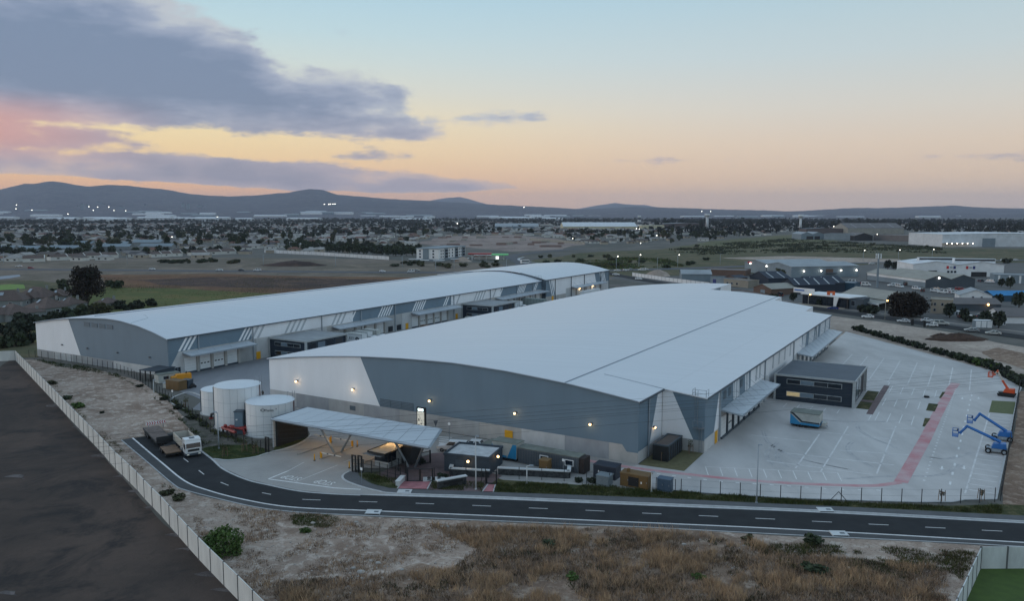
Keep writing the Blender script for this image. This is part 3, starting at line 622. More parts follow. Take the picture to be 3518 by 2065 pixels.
# ------------------------------------------------------------------ near warehouse
wa = thing('warehouse', 'huge pale roofed warehouse nearest the road, its white and grey front lit by five lamps', 'warehouse', A0, RZ)
part('roof', curved_roof(zA, -.35, 46.8, -.3, 185.2), M_roof, wa)
part('roof', curved_roof(zA, 46.82, 71.0, -.3, 158.6, .178, 16), M_roof, wa)
part('roof', curved_roof(zA, 71.02, 82.9, -.3, 148.0, .176, 10), M_roof, wa)
part('roof', curved_roof(zA, 82.92, 90.45, 10.7, 135.8, .174, 8), M_roof, wa)
part('ridge_flashing', MB().hexa([(69.6, -.28, zA(69.6) + .185), (69.82, -.28, zA(69.75) + .185), (69.82, 158, zA(69.75) + .185), (69.6, 158, zA(69.6) + .185)], [(69.6, -.28, zA(69.6) + .24), (69.82, -.28, zA(69.75) + .24), (69.82, 158, zA(69.75) + .24), (69.6, 158, zA(69.6) + .24)]), M_trimM, wa)
mb = MB(); mb.tube([(v, 10.5, zA(v) + .20) for v in (72, 76, 80, 83)], .05, 4); part('roof_seam', mb, M_trimL, wa)
# front: precast plinth panels below the cladding
edges = [0, 7.6, 16.6, 25.8, 34.6, 43.8, 52.6, 61.2, 69.6, 77.6, 82.6]; tint = (1, 3, 0, 3, 0, 0, 2, 1, 3, 2)
for i in range(10):
    a, b = edges[i] + .015, edges[i + 1] - .015
    pts = [(a, 0), (b, 0), (b, 2.84), (a, 2.84)] if i < 9 else [(a, 0), (b, 0), (b, 1.75), (80.7, 1.75), (79.9, 2.84), (a, 2.84)]
    part('precast_panel', MB().wallx(pts, 0.0, .2), M_conc[tint[i]], wa)
part('front_cladding', MB().wallx([(0, 2.86), (29.8, 2.86)] + arch(zA, 0, 25.1, 12)[::-1], .03, .15), M_white, wa, label='white left part of the front cladding')
part('front_cladding', MB().wallx([(29.82, 2.86), (79.88, 2.86), (80.68, 1.77), (82.6, 1.77)] + arch(zA, 25.12, 82.6, 26)[::-1], .02, .15), M_grey, wa, label='slate grey part of the front cladding')
for k in range(3):
    l = part('louvre', box(29.9 + k * 2.7, -.03, 2.95, 32.5 + k * 2.7, .02, 4.4), M_greyd, wa)
    for j in range(5): part('louvre_blade', box(29.95 + k * 2.7, -.07, 3.05 + j * .27, 32.45 + k * 2.7, -.03, 3.13 + j * .27), M_grey, l)
part('wall_vent', box(22.2, -.05, 1.2, 23.6, 0, 2.1), M_greyd, wa)
part('yellow_door', box(57.9, -.10, .1, 59.5, -.003, 2.15), M_yellow, wa)
part('front_gable_trim', MB().tube([(v, -.32, zA(v) + .1) for v in [0, 8, 16, 25, 36, 47, 58, 70, 78, 82.6]], .09, 4), M_trimL, wa)
for v in (8.1, 23.3, 41.9, 60.1, 74.4): wall_light(wa, v, -.1, 5.55, power=11)
# notch at the right front corner
part('notch_panel', box(82.4, .22, 0, 82.6, 10.98, 1.9), M_conc[1], wa)
part('notch_cladding', MB().wally([(.05, 1.92), (5.2, 1.92), (8.9, zA(82.6) - .1), (.05, zA(82.6) - .1)], 82.45, 82.58), M_grey, wa)
part('notch_cladding', MB().wally([(5.22, 1.92), (10.98, 1.92), (10.98, zA(82.6) - .1), (8.92, zA(82.6) - .1)], 82.45, 82.58), M_white, wa)
part('notch_panel', box(82.62, 11.0, 0, 89.98, 11.2, 2.08), M_conc[0], wa)
part('notch_cladding', MB().wallx([(82.62, 2.1), (88.1, 2.1), (84.3, zA(84.3) - .05), (82.62, zA(82.6) - .05)], 11.02, 11.15), M_white, wa)
part('notch_cladding', MB().wallx([(88.12, 2.1), (89.98, 2.1), (89.98, zA(90) - .05), (84.32, zA(84.3) - .05)], 11.02, 11.15), M_grey, wa)
part('eave_gutter', box(82.9, -.25, zA(82.6) - .18, 83.1, 10.6, zA(82.6) + .12), M_trim, wa)
part('downpipe', MB().tube([(82.75, 4.4, zA(82.6) - .1), (82.75, 4.4, .1)], .13, 6), M_trimL, wa)
wall_light(wa, 82.7, 6.9, 4.5, dirn=(.5, 0), light=False)
# caged ladder on the inner notch wall
ld = part('ladder_platform', box(88.3, 10.0, 4.3, 90.0, 11.0, 4.42), M_steel, wa)
for x in (88.3, 89.15, 90.0):
    part('rail', MB().bar((x, 10.03, 4.42), (x, 10.03, 5.6), .06), M_steel, ld)
part('rail', MB().bar((88.3, 10.03, 5.55), (90.0, 10.03, 5.55), .06), M_steel, ld)
for (x, z0, z1) in ((88.6, 5.0, 10.6), (89.4, 0.2, 4.3)):
    mb = MB()
    for s in (-.22, .22): mb.bar((x + s, 10.75, z0), (x + s, 10.75, z1), .06)
    for k in range(int((z1 - z0) / .45)): mb.bar((x - .22, 10.75, z0 + k * .45), (x + .22, 10.75, z0 + k * .45), .04)
    part('ladder', mb, M_steel, wa)
mb = MB()
for x, y in ((87.9, 10.8), (90.2, 10.8), (90.2, 12.2), (87.9, 12.2)): mb.bar((x, y, 9.3), (x, y, 10.7), .06)
for z in (10.1, 10.7):
    for a, b in (((87.9, 10.8), (90.2, 10.8)), ((90.2, 10.8), (90.2, 12.2)), ((87.9, 12.2), (87.9, 10.8))): mb.bar(a + (z,), b + (z,), .05)
part('roof_guardrail', mb, M_steel, wa)
# right (loading) wall
for i in range(14):
    a, b = 11.2 + i * 8.92, 11.2 + (i + 1) * 8.92
    part('precast_panel', box(89.8, a + .015, 0, 90.0, b - .015, 5.38 if 1 <= i <= 4 or i >= 8 else 2.28), M_conc[(1, 2, 0, 1)[i % 4]], wa)
zt_ = zA(90) - .03
def rcl(pts, m): part('side_cladding', MB().wally(pts, 89.87, 89.985), m, wa)
rcl([(11.2, 2.3), (16.6, 2.3), (19.3, zt_), (11.2, zt_)], M_grey)
rcl([(16.62, 2.3), (20.1, 2.3), (20.1, zt_), (19.32, zt_)], M_white)
rcl([(20.12, 5.4), (41.2, 5.4), (41.2, zt_), (20.12, zt_)], M_grey)
rcl([(41.22, 5.4), (56, 5.4), (56, zt_), (41.22, zt_)], M_white)
rcl([(56.02, 2.3), (82.5, 2.3), (82.5, zt_), (56.02, zt_)], M_white)
rcl([(82.52, 5.4), (93, 5.4), (93, zt_), (82.52, zt_)], M_white)
rcl([(93.02, 5.4), (136, 5.4), (136, zt_), (93.02, zt_)], M_grey)
stripes(wa, 89.99, 28.2, 4, 5.5, zt_ - .1, .62, .5, -.6)
stripes(wa, 89.99, 36.6, 3, 5.5, zt_ - .1, .62, .5, -.6)
for a, k in ((94.5, 3), (103, 5), (112, 3), (120, 5), (129, 4)): stripes(wa, 89.99, a, k, 5.5, zt_ - .1, .9, .6, 1.2)
for a in (45, 48, 60, 66, 72, 78): part('faint_stripe', MB().wally([(a, 6), (a + 1.2, 6), (a + 1.6, zt_ - .3), (a + .4, zt_ - .3)], 89.99, 90.02), M_faint, wa)
for a in (22, 25.2, 33.2): part('wall_louvre', box(90.0, a, 6.9, 90.05, a + 1.6, 8.4), M_greyd, wa)
part('eave_gutter', box(90.3, 10.9, zt_ - .1, 90.55, 136, zt_ + .16), M_trim, wa)
for u in (19.5, 52.8, 82.2, 112): part('downpipe', MB().tube([(90.16, u, zt_), (90.16, u, .1)], .14, 6), M_trimL, wa)
part('yellow_door', box(90.0, 17.1, .1, 90.1, 18.5, 2.2), M_yellow, wa)
dock_canopy(wa, 90.02, 3.8, 20.6, 50.0, rods=8); dock_canopy(wa, 90.02, 3.7, 86.8, 134.5, rods=11)
for k, u in enumerate((20.6, 24.4, 28.4, 32.3, 36.3, 40.2, 44.2)): dock_door(wa, 90.0, u, u + 3.1, k == 1)
for k in range(8): dock_door(wa, 90.0, 88.5 + k * 5.6, 92.4 + k * 5.6, k % 3 == 1)
for u in (23.9, 27.9, 31.8, 35.8, 39.8, 43.7, 47.6): part('dock_post', box(90.0, u, .1, 90.4, u + .3, 4.6), M_trim, wa)
for k in range(8): part('dock_post', box(90.0, 87.6 + k * 5.6, .1, 90.5, 88.0 + k * 5.6, 4.8), M_trimL, wa)
# hidden sides that carry the roof, and the stepped back
part('side_wall', MB().wally([(.2, 0), (185, 0), (185, 9.2), (.2, 9.2)], 0.0, .2), M_white, wa)
for (a, b, u) in ((0.22, 46.8, 184.8), (46.8, 71, 158.3), (71, 82.9, 147.7), (82.9, 89.8, 135.6)):
    part('back_wall', MB().wallx([(a, 0), (b, 0)] + arch(zA, a, b, 8)[::-1], u, u + .2), M_white, wa)
part('step_wall', MB().wally([(158.6, 0), (185, 0), (185, zA(46.8)), (158.6, zA(46.8))], 46.6, 46.8), M_white, wa)
part('step_cladding', MB().wally([(158.7, 6), (166, 6), (171, zA(46.8) - .1), (158.7, zA(46.8) - .1)], 46.81, 46.85), M_grey, wa)
for v, a, b in ((70.9, 148.1, 158.4), (82.8, 135.9, 147.8)):
    part('step_wall', MB().wally([(a, 0), (b, 0), (b, zA(v) - .02), (a, zA(v) - .02)], v - .2, v - .02), M_white, wa)

# ------------------------------------------------------------------ far warehouse
B0 = S(-98.3, 6.0)
wb = thing('warehouse', 'long low warehouse with arched pale roof and striped grey loading wall, behind the nearer one', 'warehouse', B0, RZ)
WB = 57.0; LB1 = 191.5; LB2 = 262.0
part('roof', curved_roof(zB, -.45, WB + .3, -.3, LB1, .2, 30), M_roof, wb)
zB2 = lambda v: interp(PB, min(56.9, max(0, v * 57 / 59.1))) + .55
part('roof', curved_roof(zB2, -.45, WB + 2.3, LB1 + .02, LB2, .2, 30), M_roof, wb)
part('ridge_flashing', MB().tube([(21.5, 4, zB(21.5) + .22), (21.5, 190, zB(21.5) + .22)], .15, 4), M_trimM, wb)
mb = MB()   # wavy paler overlap sheet along the far slope
part('gable_trim', MB().tube([(v, -.34, zB(v) + .1) for v in [0, 8, 16, 25, 33, 39, 46, 52, 57]], .1, 4), M_trimL, wb)
mb = MB(); mb.tube([(21.5, 9, zB(21.5) + .2), (36, 9, zB(36) + .2), (40, 7, zB(40) + .2), (43, 0, zB(43) + .2)], .06, 4); part('roof_seam', mb, M_trimL, wb)
ed = [0, 8, 17, 26, 35, 44, 57]
for i in range(6): part('precast_panel', MB().wallx([(ed[i] + .015, 0), (ed[i + 1] - .015, 0), (ed[i + 1] - .015, 2.0), (ed[i] + .015, 2.0)], 0, .2), M_conc[(0, 1, 0, 3, 1, 1)[i]], wb)
part('front_cladding', MB().wallx([(0, 2.02), (20.6, 2.02), (15.9, zB(15.9))] + arch(zB, 0, 15.9, 10)[::-1][1:], .03, .15), M_white, wb, label='white left part of the gable cladding')
part('front_cladding', MB().wallx([(20.62, 2.02), (57, 2.02)] + arch(zB, 15.92, 57, 22)[::-1], .02, .15), M_grey, wb, label='slate grey part of the gable cladding')
for k in range(4):
    l = part('louvre', box(23.0 + k * 3.3, -.05, 10.15, 25.6 + k * 3.3, .02, 11.25), M_greyd, wb)
    for j in range(3): part('louvre_blade', box(23.05 + k * 3.3, -.08, 10.3 + j * .32, 25.55 + k * 3.3, -.05, 10.42 + j * .32), M_grey, l)
for v in (12.5, 24, 37, 50): wall_light(wb, v, -.1, 4.3, lit=False)
zt_ = zB(57) - .06; XW = WB
for i in range(21):
    a, b = .2 + i * 9.1, .2 + (i + 1) * 9.1
    part('precast_panel', box(XW - .2, a + .015, 0, XW, b - .015, 5.78), M_conc[(1, 2, 0, 1, 0)[i % 5]], wb)
def bcl(u0, u1, m): part('side_cladding', MB().wally([(u0, 5.8), (u1 - .02, 5.8), (u1 - .02, zt_), (u0, zt_)], XW - .13, XW - .01), m, wb)
part('corner_cladding', MB().wally([(.02, 2.02), (.3, 2.02), (2.9, 5.78), (.02, 5.78)], XW - .01, XW + .02), M_grey, wb)
for u0, u1, m in ((0.02, 26, M_grey), (26, 66.5, M_white), (66.5, 120.5, M_grey), (120.5, 156, M_white), (156, LB1, M_grey)): bcl(u0, u1, m)
for a, k in ((5.2, 3), (23.8, 3), (66.2, 2), (80.8, 5), (99.2, 5), (117.6, 2), (156, 2), (171.6, 5), (186.2, 2)): stripes(wb, XW, a, k, 5.9, zt_ - .08, .7, .62, 2.4)
for a in (28, 30, 40, 42, 44, 46, 59, 61, 63, 126, 138, 140, 142, 144, 152): part('faint_stripe', MB().wally([(a - 2.3, 5.9), (a - 1.5, 5.9), (a + .8, zt_ - .1), (a, zt_ - .1)], XW, XW + .02), M_faint, wb)
part('eave_gutter', box(XW + .3, -.3, zt_ - .06, XW + .55, LB1, zt_ + .2), M_trim, wb)
for u in (8.8, 26.3, 52.6, 70.2, 87.3, 122.1, 147.9, 169, 183): part('downpipe', MB().tube([(XW + .18, u, zt_), (XW + .18, u, .1)], .16, 6), M_trimL, wb)
for a, b in ((4.1, 24.8), (57, 82.5), (96.2, 123), (152, 193)): dock_canopy(wb, XW + .02, 3.4, a, b, 5.55, 4.95, rods=max(4, int((b - a) / 5)))
for k in range(4): dock_door(wb, XW, 4.5 + k * 4.3, 7.9 + k * 4.3, k in (1, 2))
for k in range(5): dock_door(wb, XW, 58 + k * 4.8, 62 + k * 4.8, False)
for k in range(5): dock_door(wb, XW, 96.6 + k * 4.35, 100 + k * 4.35, k in (1, 2, 3))
for k in range(8): dock_door(wb, XW, 153 + k * 4.7, 156.6 + k * 4.7, False)
for u in [7.95 + k * 4.3 for k in range(4)] + [62.1 + k * 4.8 for k in range(5)] + [100.1 + k * 4.35 for k in range(5)] + [156.7 + k * 4.7 for k in range(8)]:
    part('dock_post', box(XW, u, .1, XW + .45, u + .7, 4.7), M_conc[2], wb)
for u in (27.3, 80, 93, 123.2): part('yellow_door', box(XW, u, .1, XW + .1, u + 1.5, 2.1), M_yellow, wb)
for u in (83.7, 88.2):
    l = part('low_louvre', box(XW, u, .3, XW + .06, u + 2.4, 2.1), M_black, wb)
    for j in range(5): part('louvre_bar', box(XW + .06, u + .2 + j * .5, .3, XW + .1, u + .3 + j * .5, 2.1), M_trim, l)
l = part('window', box(XW, .8, .3, XW + .06, 3.4, 2.0), M_glassd, wb)
for j in range(4): part('mullion', box(XW + .06, .8 + j * .82, .3, XW + .1, .9 + j * .82, 2.0), M_trimL, l)
# stepped-out far section
X2 = WB + 2.0; z2_ = zB2(58.9) - .06
for i in range(7): part('precast_panel', box(X2 - .2, LB1 + .3 + i * 9.9, 0, X2, LB1 + .27 + (i + 1) * 9.9, 4.6 if i > 1 else 2.3), M_conc[(2, 2, 1, 2)[i % 4]], wb)
part('step_wall', box(XW + .02, LB1 + .05, 0, X2 - .22, LB1 + .25, z2_), M_greyd, wb)
def fcl(pts, m): part('side_cladding', MB().wally(pts, X2 - .13, X2 - .01), m, wb)
fcl([(LB1 + .3, 2.32), (201, 2.32), (197, z2_), (LB1 + .3, z2_)], M_grey); fcl([(201.02, 2.32), (213, 2.32), (215, 4.62), (215, z2_), (197.02, z2_)], M_white)
fcl([(215.02, 4.62), (246, 4.62), (243.5, z2_), (215.02, z2_)], M_white); fcl([(246.02, 4.62), (261, 4.62), (261, z2_), (243.52, z2_)], M_grey)
stripes(wb, X2, 194.5, 2, 2.4, z2_ - .1, .8, .8, -3); stripes(wb, X2, 249.5, 4, 4.7, z2_ - .1, .8, .8, -2.5)
part('eave_gutter', box(X2 + .3, LB1, z2_ - .1, X2 + .55, LB2, z2_ + .2), M_trim, wb)
for u in (200.5, 217, 231.5, 251): part('downpipe', MB().tube([(X2 + .18, u, z2_), (X2 + .18, u, .1)], .16, 6), M_trim, wb)
dock_canopy(wb, X2 + .02, 3.6, 217, 252.5, 5.1, 4.6, rods=6)
for k in range(6): dock_door(wb, X2, 218 + k * 5.4, 221.8 + k * 5.4, False, .45, 3.7)
part('yellow_door', box(X2, 197.2, .1, X2 + .1, 199, 2.2), M_yellow, wb)
part('yellow_door', box(X2, 247, .1, X2 + .1, 248.6, 2.2), M_yellow, wb)
for u in (226, 241): wall_light(wb, X2 + .1, u, 3.6, True, (1, 0), 60)
mb = MB()
for x in (54, 55.5, 57): mb.bar((x, LB1 - .5, zB(55)), (x, LB1 - .5, zB(55) + 2.0), .07)
for z in (.9, 1.9): mb.bar((54, LB1 - .5, zB(55) + z), (57, LB1 - .5, zB(55) + z), .06)
part('roof_guardrail', mb, M_steel, wb)
part('roof_step', MB().hexa([(46, LB1 - .1, zB(46)), (57.2, LB1 - .1, zB(57)), (57.2, LB1 + .0, zB(57)), (46, LB1, zB(46))], [(46, LB1 - .1, zB2(46) + .25), (57.2, LB1 - .1, zB2(57.2) + .25), (57.2, LB1, zB2(57.2) + .25), (46, LB1, zB2(46) + .25)]), M_greyd, wb)
part('side_wall', MB().wally([(.2, 0), (LB2, 0), (LB2, 9.3), (.2, 9.3)], 0.0, .2), M_white, wb)
part('back_wall', MB().wallx([(.22, 0), (X2, 0)] + arch(zB2, .22, X2, 14)[::-1], LB2 - .3, LB2 - .1), M_grey, wb)

# ------------------------------------------------------------------ office blocks
def office(label, v0, v1, u0, u1, h, roofm, wins, side_open=True, lit=False):
    t = thing('office_block', label, 'office', S(v0, u0), RZ); w, d = v1 - v0, u1 - u0
    part('wall', box(.25, .3, 0, w - .6, d - .3, h - .5), M_navy, t)
    part('portal_frame', MB().box(w - .55, .0, 0, w, .5, h - .32).box(0, 0, h - .3, w, d, h - .02).box(w - .55, d - .5, 0, w, d, h - .32), M_paleconc, t)
    part('portal_frame', box(0, 0, 0, .4, .28, h - .32), M_paleconc, t)
    part('roof', box(.2, .2, h, w - .2, d - .2, h + .02), roofm, t)
    part('parapet', MB().box(0, 0, h - .018, w, .18, h + .14).box(0, d - .18, h - .018, w, d, h + .14).box(w - .18, .19, h - .018, w, d - .19, h + .14), M_paleconc, t)
    for z0, z1 in wins:
        a, b = w * .16, w * .84
        f = part('ribbon_window', box(a, .16, z0, b, .29, z1), M_paleconc, t)
        for k in range(4):
            x0, x1 = a + .12 + (b - a - .12) * k / 4, a + (b - a - .12) * (k + 1) / 4
            part('pane', box(x0, .10, z0 + .1, x1, .155, z1 - .1), [M_glassd, M_glass, M_glassd, M_glassd][k] if not (lit and k == 0 and z0 < 2) else mat('lit_room', rgb(170, 150, 110), .5, emis=.25, ecol=(1, .8, .45), var=.2), f)
    # side towards the yard: glazing between the portal posts
    for k in range(4):
        u = d * (.06 + .21 * k) + .4
        f = part('side_window', box(w - .62, u, .5, w - .5, u + d * .18, h - .7), M_trim, t)
        part('pane', box(w - .5, u + .12, .6, w - .47, u + d * .18 - .12, h - .85), M_glass if k == 1 else M_charc if k == 3 else M_glassd, f)
    return t
oa = office('dark navy two storey office block with flat grey roof beside the open truck yard', 91.2, 107.4, 56.6, 75.4, 5.6, M_flatd, ((1.1, 2.15), (3.75, 4.8)), lit=True)
office('navy office block with pale flat roof, left of the parked box trucks between the warehouses', -41.2, -26.9, 37.6, 54.2, 5.5, M_flat, ((1.0, 2.1), (3.5, 4.6)))
office('farther navy office block with pale flat roof, half hidden behind the near warehouse roof', -41.2, -27.2, 133.2, 150, 5.5, M_flat, ((1.0, 2.1), (3.5, 4.6)))
# ================================================================== SITE OBJECTS
def ang(a, b): return math.atan2(b[1] - a[1], b[0] - a[0])
# ------------------------------------------------------------------ storage tanks
M_tank = mat('tank_steel', rgb(230, 232, 232), .45, var=.06, scale=.35, stretch=(1, 1, .3), detail=6)
M_tankroof = mat('tank_roof', rgb(206, 212, 216), .45, var=.03)
M_redpipe = mat('red_pipe', rgb(150, 44, 40), .5, var=.1)
def tank(label, x, y, r, h, logo=False):
    t = thing('storage_tank', label, 'tank', (x, y, 0)); n = 20
    for k in range(n):
        mb = MB(); a0, a1 = 2 * math.pi * k / n + .004, 2 * math.pi * (k + 1) / n - .004
        for j in range(3):
            p, q = a0 + (a1 - a0) * j / 3, a0 + (a1 - a0) * (j + 1) / 3
            mb.add([(r * math.cos(p), r * math.sin(p), .15), (r * math.cos(q), r * math.sin(q), .15), (r * math.cos(q), r * math.sin(q), h), (r * math.cos(p), r * math.sin(p), h)], [(0, 1, 2, 3)])
        part('shell_plate', mb, M_tank, t, True)
    part('inner_shell', MB().cyl(0, 0, .05, h - .05, r - .04, n=40), M_trimL, t)
    part('foundation', MB().cyl(0, 0, 0, .14, r + .35, n=32), M_conc[0], t)
    mb = MB(); m = 40; rim = [((r + .06) * math.cos(2 * math.pi * i / m), (r + .06) * math.sin(2 * math.pi * i / m), h + .02) for i in range(m)]
    mb.hexa(rim, [(a * .985, b * .985, h + .10) for a, b, c in rim]); mb.add([(a * .985, b * .985, h + .102) for a, b, c in rim] + [(0, 0, h + .45)], [(i, (i + 1) % m, m) for i in range(m)])
    part('roof', mb, M_tankroof, t, True)
    for zz_ in (h * .34, h * .67): part('stiffener', MB().tube([((r + .01) * math.cos(2 * math.pi * i / 40), (r + .01) * math.sin(2 * math.pi * i / 40), zz_) for i in range(41)], .018, 4), M_trimL, t)
    part('fill_pipe', MB().tube([(-r - .12, -.6, .3), (-r - .12, -.6, h - .35), (-r + .1, -.6, h - .15)], .1, 6), M_trim, t)
    part('overflow_pipe', MB().tube([(r + .14, -.5, .3), (r + .14, -.5, h + .05)], .1, 6), mat('dark_red_pipe', rgb(90, 40, 38), .5), t)
    mb = MB()
    for s in (-.22, .22): mb.bar((r * .8 + s, r * .62 + .4, .2), (r * .8 + s, r * .62 + .4, h + 1.1), .06)
    for k in range(int(h / .4)): mb.bar((r * .8 - .22, r * .62 + .4, .3 + k * .4), (r * .8 + .22, r * .62 + .4, .3 + k * .4), .04)
    part('ladder', mb, M_steel, t)
    mb = MB(); pts = [(r * .55, r * .72), (r * .95, r * .2)]
    for a, b in pts: mb.bar((a * .97, b * .97, h), (a * .97, b * .97, h + 1.0), .05)
    mb.bar((pts[0][0] * .97, pts[0][1] * .97, h + 1.0), (pts[1][0] * .97, pts[1][1] * .97, h + 1.0), .05); part('roof_rail', mb, M_steel, t)
    if logo:
        a = -1.42; c, s = math.cos(a), math.sin(a)
        e = MB(); 
        for rr, m_ in ((.42, 0),):
            e.add([(rr * math.cos(2 * math.pi * i / 24), rr * .62 * math.sin(2 * math.pi * i / 24), 0) for i in range(24)] + [(.28 * math.cos(2 * math.pi * i / 24), .16 * math.sin(2 * math.pi * i / 24), 0) for i in range(24)], [(i, (i + 1) % 24, 24 + (i + 1) % 24, 24 + i) for i in range(24)])
        o = part('logo_ring', e, M_navy, t); o.location = ((r + .05) * math.cos(a - .16), (r + .05) * math.sin(a - .16), h - .75); o.rotation_euler = (R(90), 0, a - .16 + R(90))
        text('logo_lettering', 'Tanks', .62, M_navy, t, ((r + .08) * math.cos(a + .10), (r + .08) * math.sin(a + .10), h - .8), (R(90), 0, a + .10 + R(90)), .01)
        text('logo_mark', '*', .62, M_navy, t, ((r + .08) * math.cos(a + .37), (r + .08) * math.sin(a + .37), h - .75), (R(90), 0, a + .37 + R(90)), .01)
    return t
tank('tallest white steel storage tank, in the middle of the three', -51.4, 147.2, 4.2, 7.95)
tank('white storage tank with dark logo and lettering beside the gate canopy', -44.1, 143.1, 4.3, 5.9, True)
tank('smallest white storage tank, half hidden behind the tallest one', -58.6, 158.0, 3.7, 4.8)
t = thing('pump_house', 'slate grey pump cabinet squeezed between two white tanks', 'pump house', (-49.45, 142.3, 0), 0)
part('wall', box(-.8, -.7, 0, .7, .7, 4.1), M_grey, t); part('roof', box(-.9, -.8, 4.1, .8, .8, 4.22), M_trim, t); part('lamp', box(-.5, -.9, 2.6, -.2, -.7, 2.8), M_door, t)
t = thing('pipework', 'bright red fire water pipes with valves in front of the tanks', 'pipes', (-50.2, 140.6, 0), RZ)
for k in range(4):
    part('pipe', MB().tube([(-2.4 + k * .35, .3 + k * .8, 1.25), (1.6, .9 + k * .8, 1.25), (1.9, .95 + k * .8, .3)], .24, 8), M_redpipe, t)
part('manifold', MB().tube([(-2.6, -.2, 1.2), (1.8, -1.0, 1.1)], .28, 8), M_redpipe, t)
for k in range(4): part('support', box(-2.2 + k * 1.1, -.6, 0, -2.0 + k * 1.1, -.3, 1.0), M_blk, t)
for k in range(2): part('valve', MB().ball(-1.4 + k * 1.8, -.5, 1.75, .35), M_redpipe, t)
t = thing('pipework', 'dark suction pipe bend sticking out below the smallest tank', 'pipes', (-57.5, 151.3, 0), RZ)
part('pipe', MB().tube([(-1.5, .4, .3), (-1.2, .3, 1.0), (-.2, .2, 1.3), (.6, .6, 1.3)], .25, 8), M_charc, t); part('flange', MB().cyl(-1.5, .4, .05, .3, .4), M_redpipe, t)

# ------------------------------------------------------------------ gate canopy
t = thing('gate_canopy', 'flat pale gate canopy on slanted steel legs with one dark end wall', 'canopy', A0, RZ)
c4 = [(25.3, -22.9), (58.3, -22.9), (54.2, -14.0), (25.1, -14.4)]
n = 11
for k in range(n):
    a, b = k / n + .0012, (k + 1) / n - .0012
    f = lambda s: (c4[0][0] + (c4[1][0] - c4[0][0]) * s, c4[0][1]); bk = lambda s: (c4[3][0] + (c4[2][0] - c4[3][0]) * s, c4[3][1] + (c4[2][1] - c4[3][1]) * s)
    q = [f(a), f(b), bk(b), bk(a)]
    part('roof_sheet', MB().hexa([(x, y, 4.98 + .14 * (y + 22.9) / 9) for x, y in q], [(x, y, 5.06 + .14 * (y + 22.9) / 9) for x, y in q]), M_roof2, t)
part('soffit', MB().hexa([(x, y, 4.78) for x, y in c4], [(x, y, 4.965) for x, y in c4]), M_trimL, t)
part('fascia_beam', MB().bar((25.2, -23.0, 4.92), (58.4, -23.0, 4.92), .34), M_trimL, t)
part('fascia_beam', MB().bar((58.4, -22.95, 4.92), (54.3, -14.0, 5.0), .3), M_trimL, t)
part('fascia_beam', MB().bar((25.1, -22.9, 4.92), (25.0, -14.4, 5.0), .3), M_trim, t)
part('end_wall', box(25.5, -22.4, 0, 25.9, -15.2, 4.77), mat('dark_brick', rgb(38, 40, 40), .9, var=.12, scale=1.5), t)
part('end_post', box(25.25, -22.9, 0, 25.6, -22.45, 4.78), M_paleconc, t)
for a, b in (((37.1, -20.4), (34.4, -21.2)), ((37.3, -19.1), (40.6, -19.2)), ((52.0, -19.8), (49.8, -20.9)), ((53.0, -19.4), (56.0, -20.6))):
    part('slanted_leg', MB().tube([a + (.05,), b + (4.8,)], .19, 8), M_steel, t)
for v in (31, 39, 47.6):
    l = part('ceiling_lamp', box(v - .5, -18.6, 4.68, v + .5, -18.2, 4.775), M_lamp, t)
    la = bpy.data.lights.new('canopy_light', 'POINT'); la.energy = 170 if v < 45 else 210; la.color = (1, .66, .34); la.shadow_soft_size = .4
    lo = bpy.data.objects.new('canopy_light', la); C.objects.link(lo); lo.parent = l; lo.location = (v, -18.4, 4.4)
# kerbed islands, barrier arms and bollards
isl = []
for i, (v, lab) in enumerate(((32.2, 'narrow kerbed traffic island under the canopy nearest the dark end wall'), (37.1, 'kerbed traffic island under the middle of the canopy carrying two slanted legs'), (44.4, 'kerbed traffic island beside the guardhouse'))):
    solo('traffic_island', MB().prism([(v - .3, -23.6), (v - .15, -24.0), (v + .15, -24.0), (v + .3, -23.6), (v + .3, -16.4), (v + .1, -16.0), (v - .1, -16.0), (v - .3, -16.4)], .05, .2), M_drive, lab, 'traffic island', A0, RZ)
M_barr = mat('barrier_white', rgb(214, 214, 210), .5, var=0)
def barrier(label, v, u, L):
    t = thing('boom_barrier', label, 'barrier', S(v, u), RZ)
    part('cabinet', MB().box(-.12, -.14, .05, .12, .14, 1.15), M_yellow, t)
    a = part('arm', MB().hexa([(-.1, -.05, 1.0), (L, -.04, 1.0), (L, .04, 1.0), (-.1, .05, 1.0)], [(-.1, -.05, 1.14), (L, -.04, 1.1), (L, .04, 1.1), (-.1, .05, 1.14)]), M_barr, t)
    for k in range(2): x = L * (.3 + .35 * k); part('band', box(x, -.055, .99, x + .35, .055, 1.15), M_trim, a)
barrier('white boom barrier arm nearest the road beneath the canopy', 37.1, -23.6, 4.3)
barrier('white boom barrier arm at the back lane next to the dark end wall', 32.3, -16.3, -3.8)
barrier('white boom barrier arm at the back in the middle lane', 37.1, -16.1, -4.2)
for v, u, lab in ((36.9, -24.9, 'yellow bollard nearest the road in front of the canopy'), (37.6, -15.4, 'yellow bollard behind the middle island at the back of the canopy'), (31.8, -15.6, 'yellow bollard at the back end of the island near the dark wall'), (44.4, -25.0, 'yellow bollard on the island by the black sliding gate')):
    t = thing('bollard', lab, 'bollard', S(v, u)); part('post', MB().cyl(0, 0, 0, 1.1, .09, n=10), M_yellow, t, True); part('cap', MB().ball(0, 0, 1.1, .09, 8, .05), M_yellow, t, True); part('base_ring', MB().cyl(0, 0, .05, .12, .2), M_black, t)
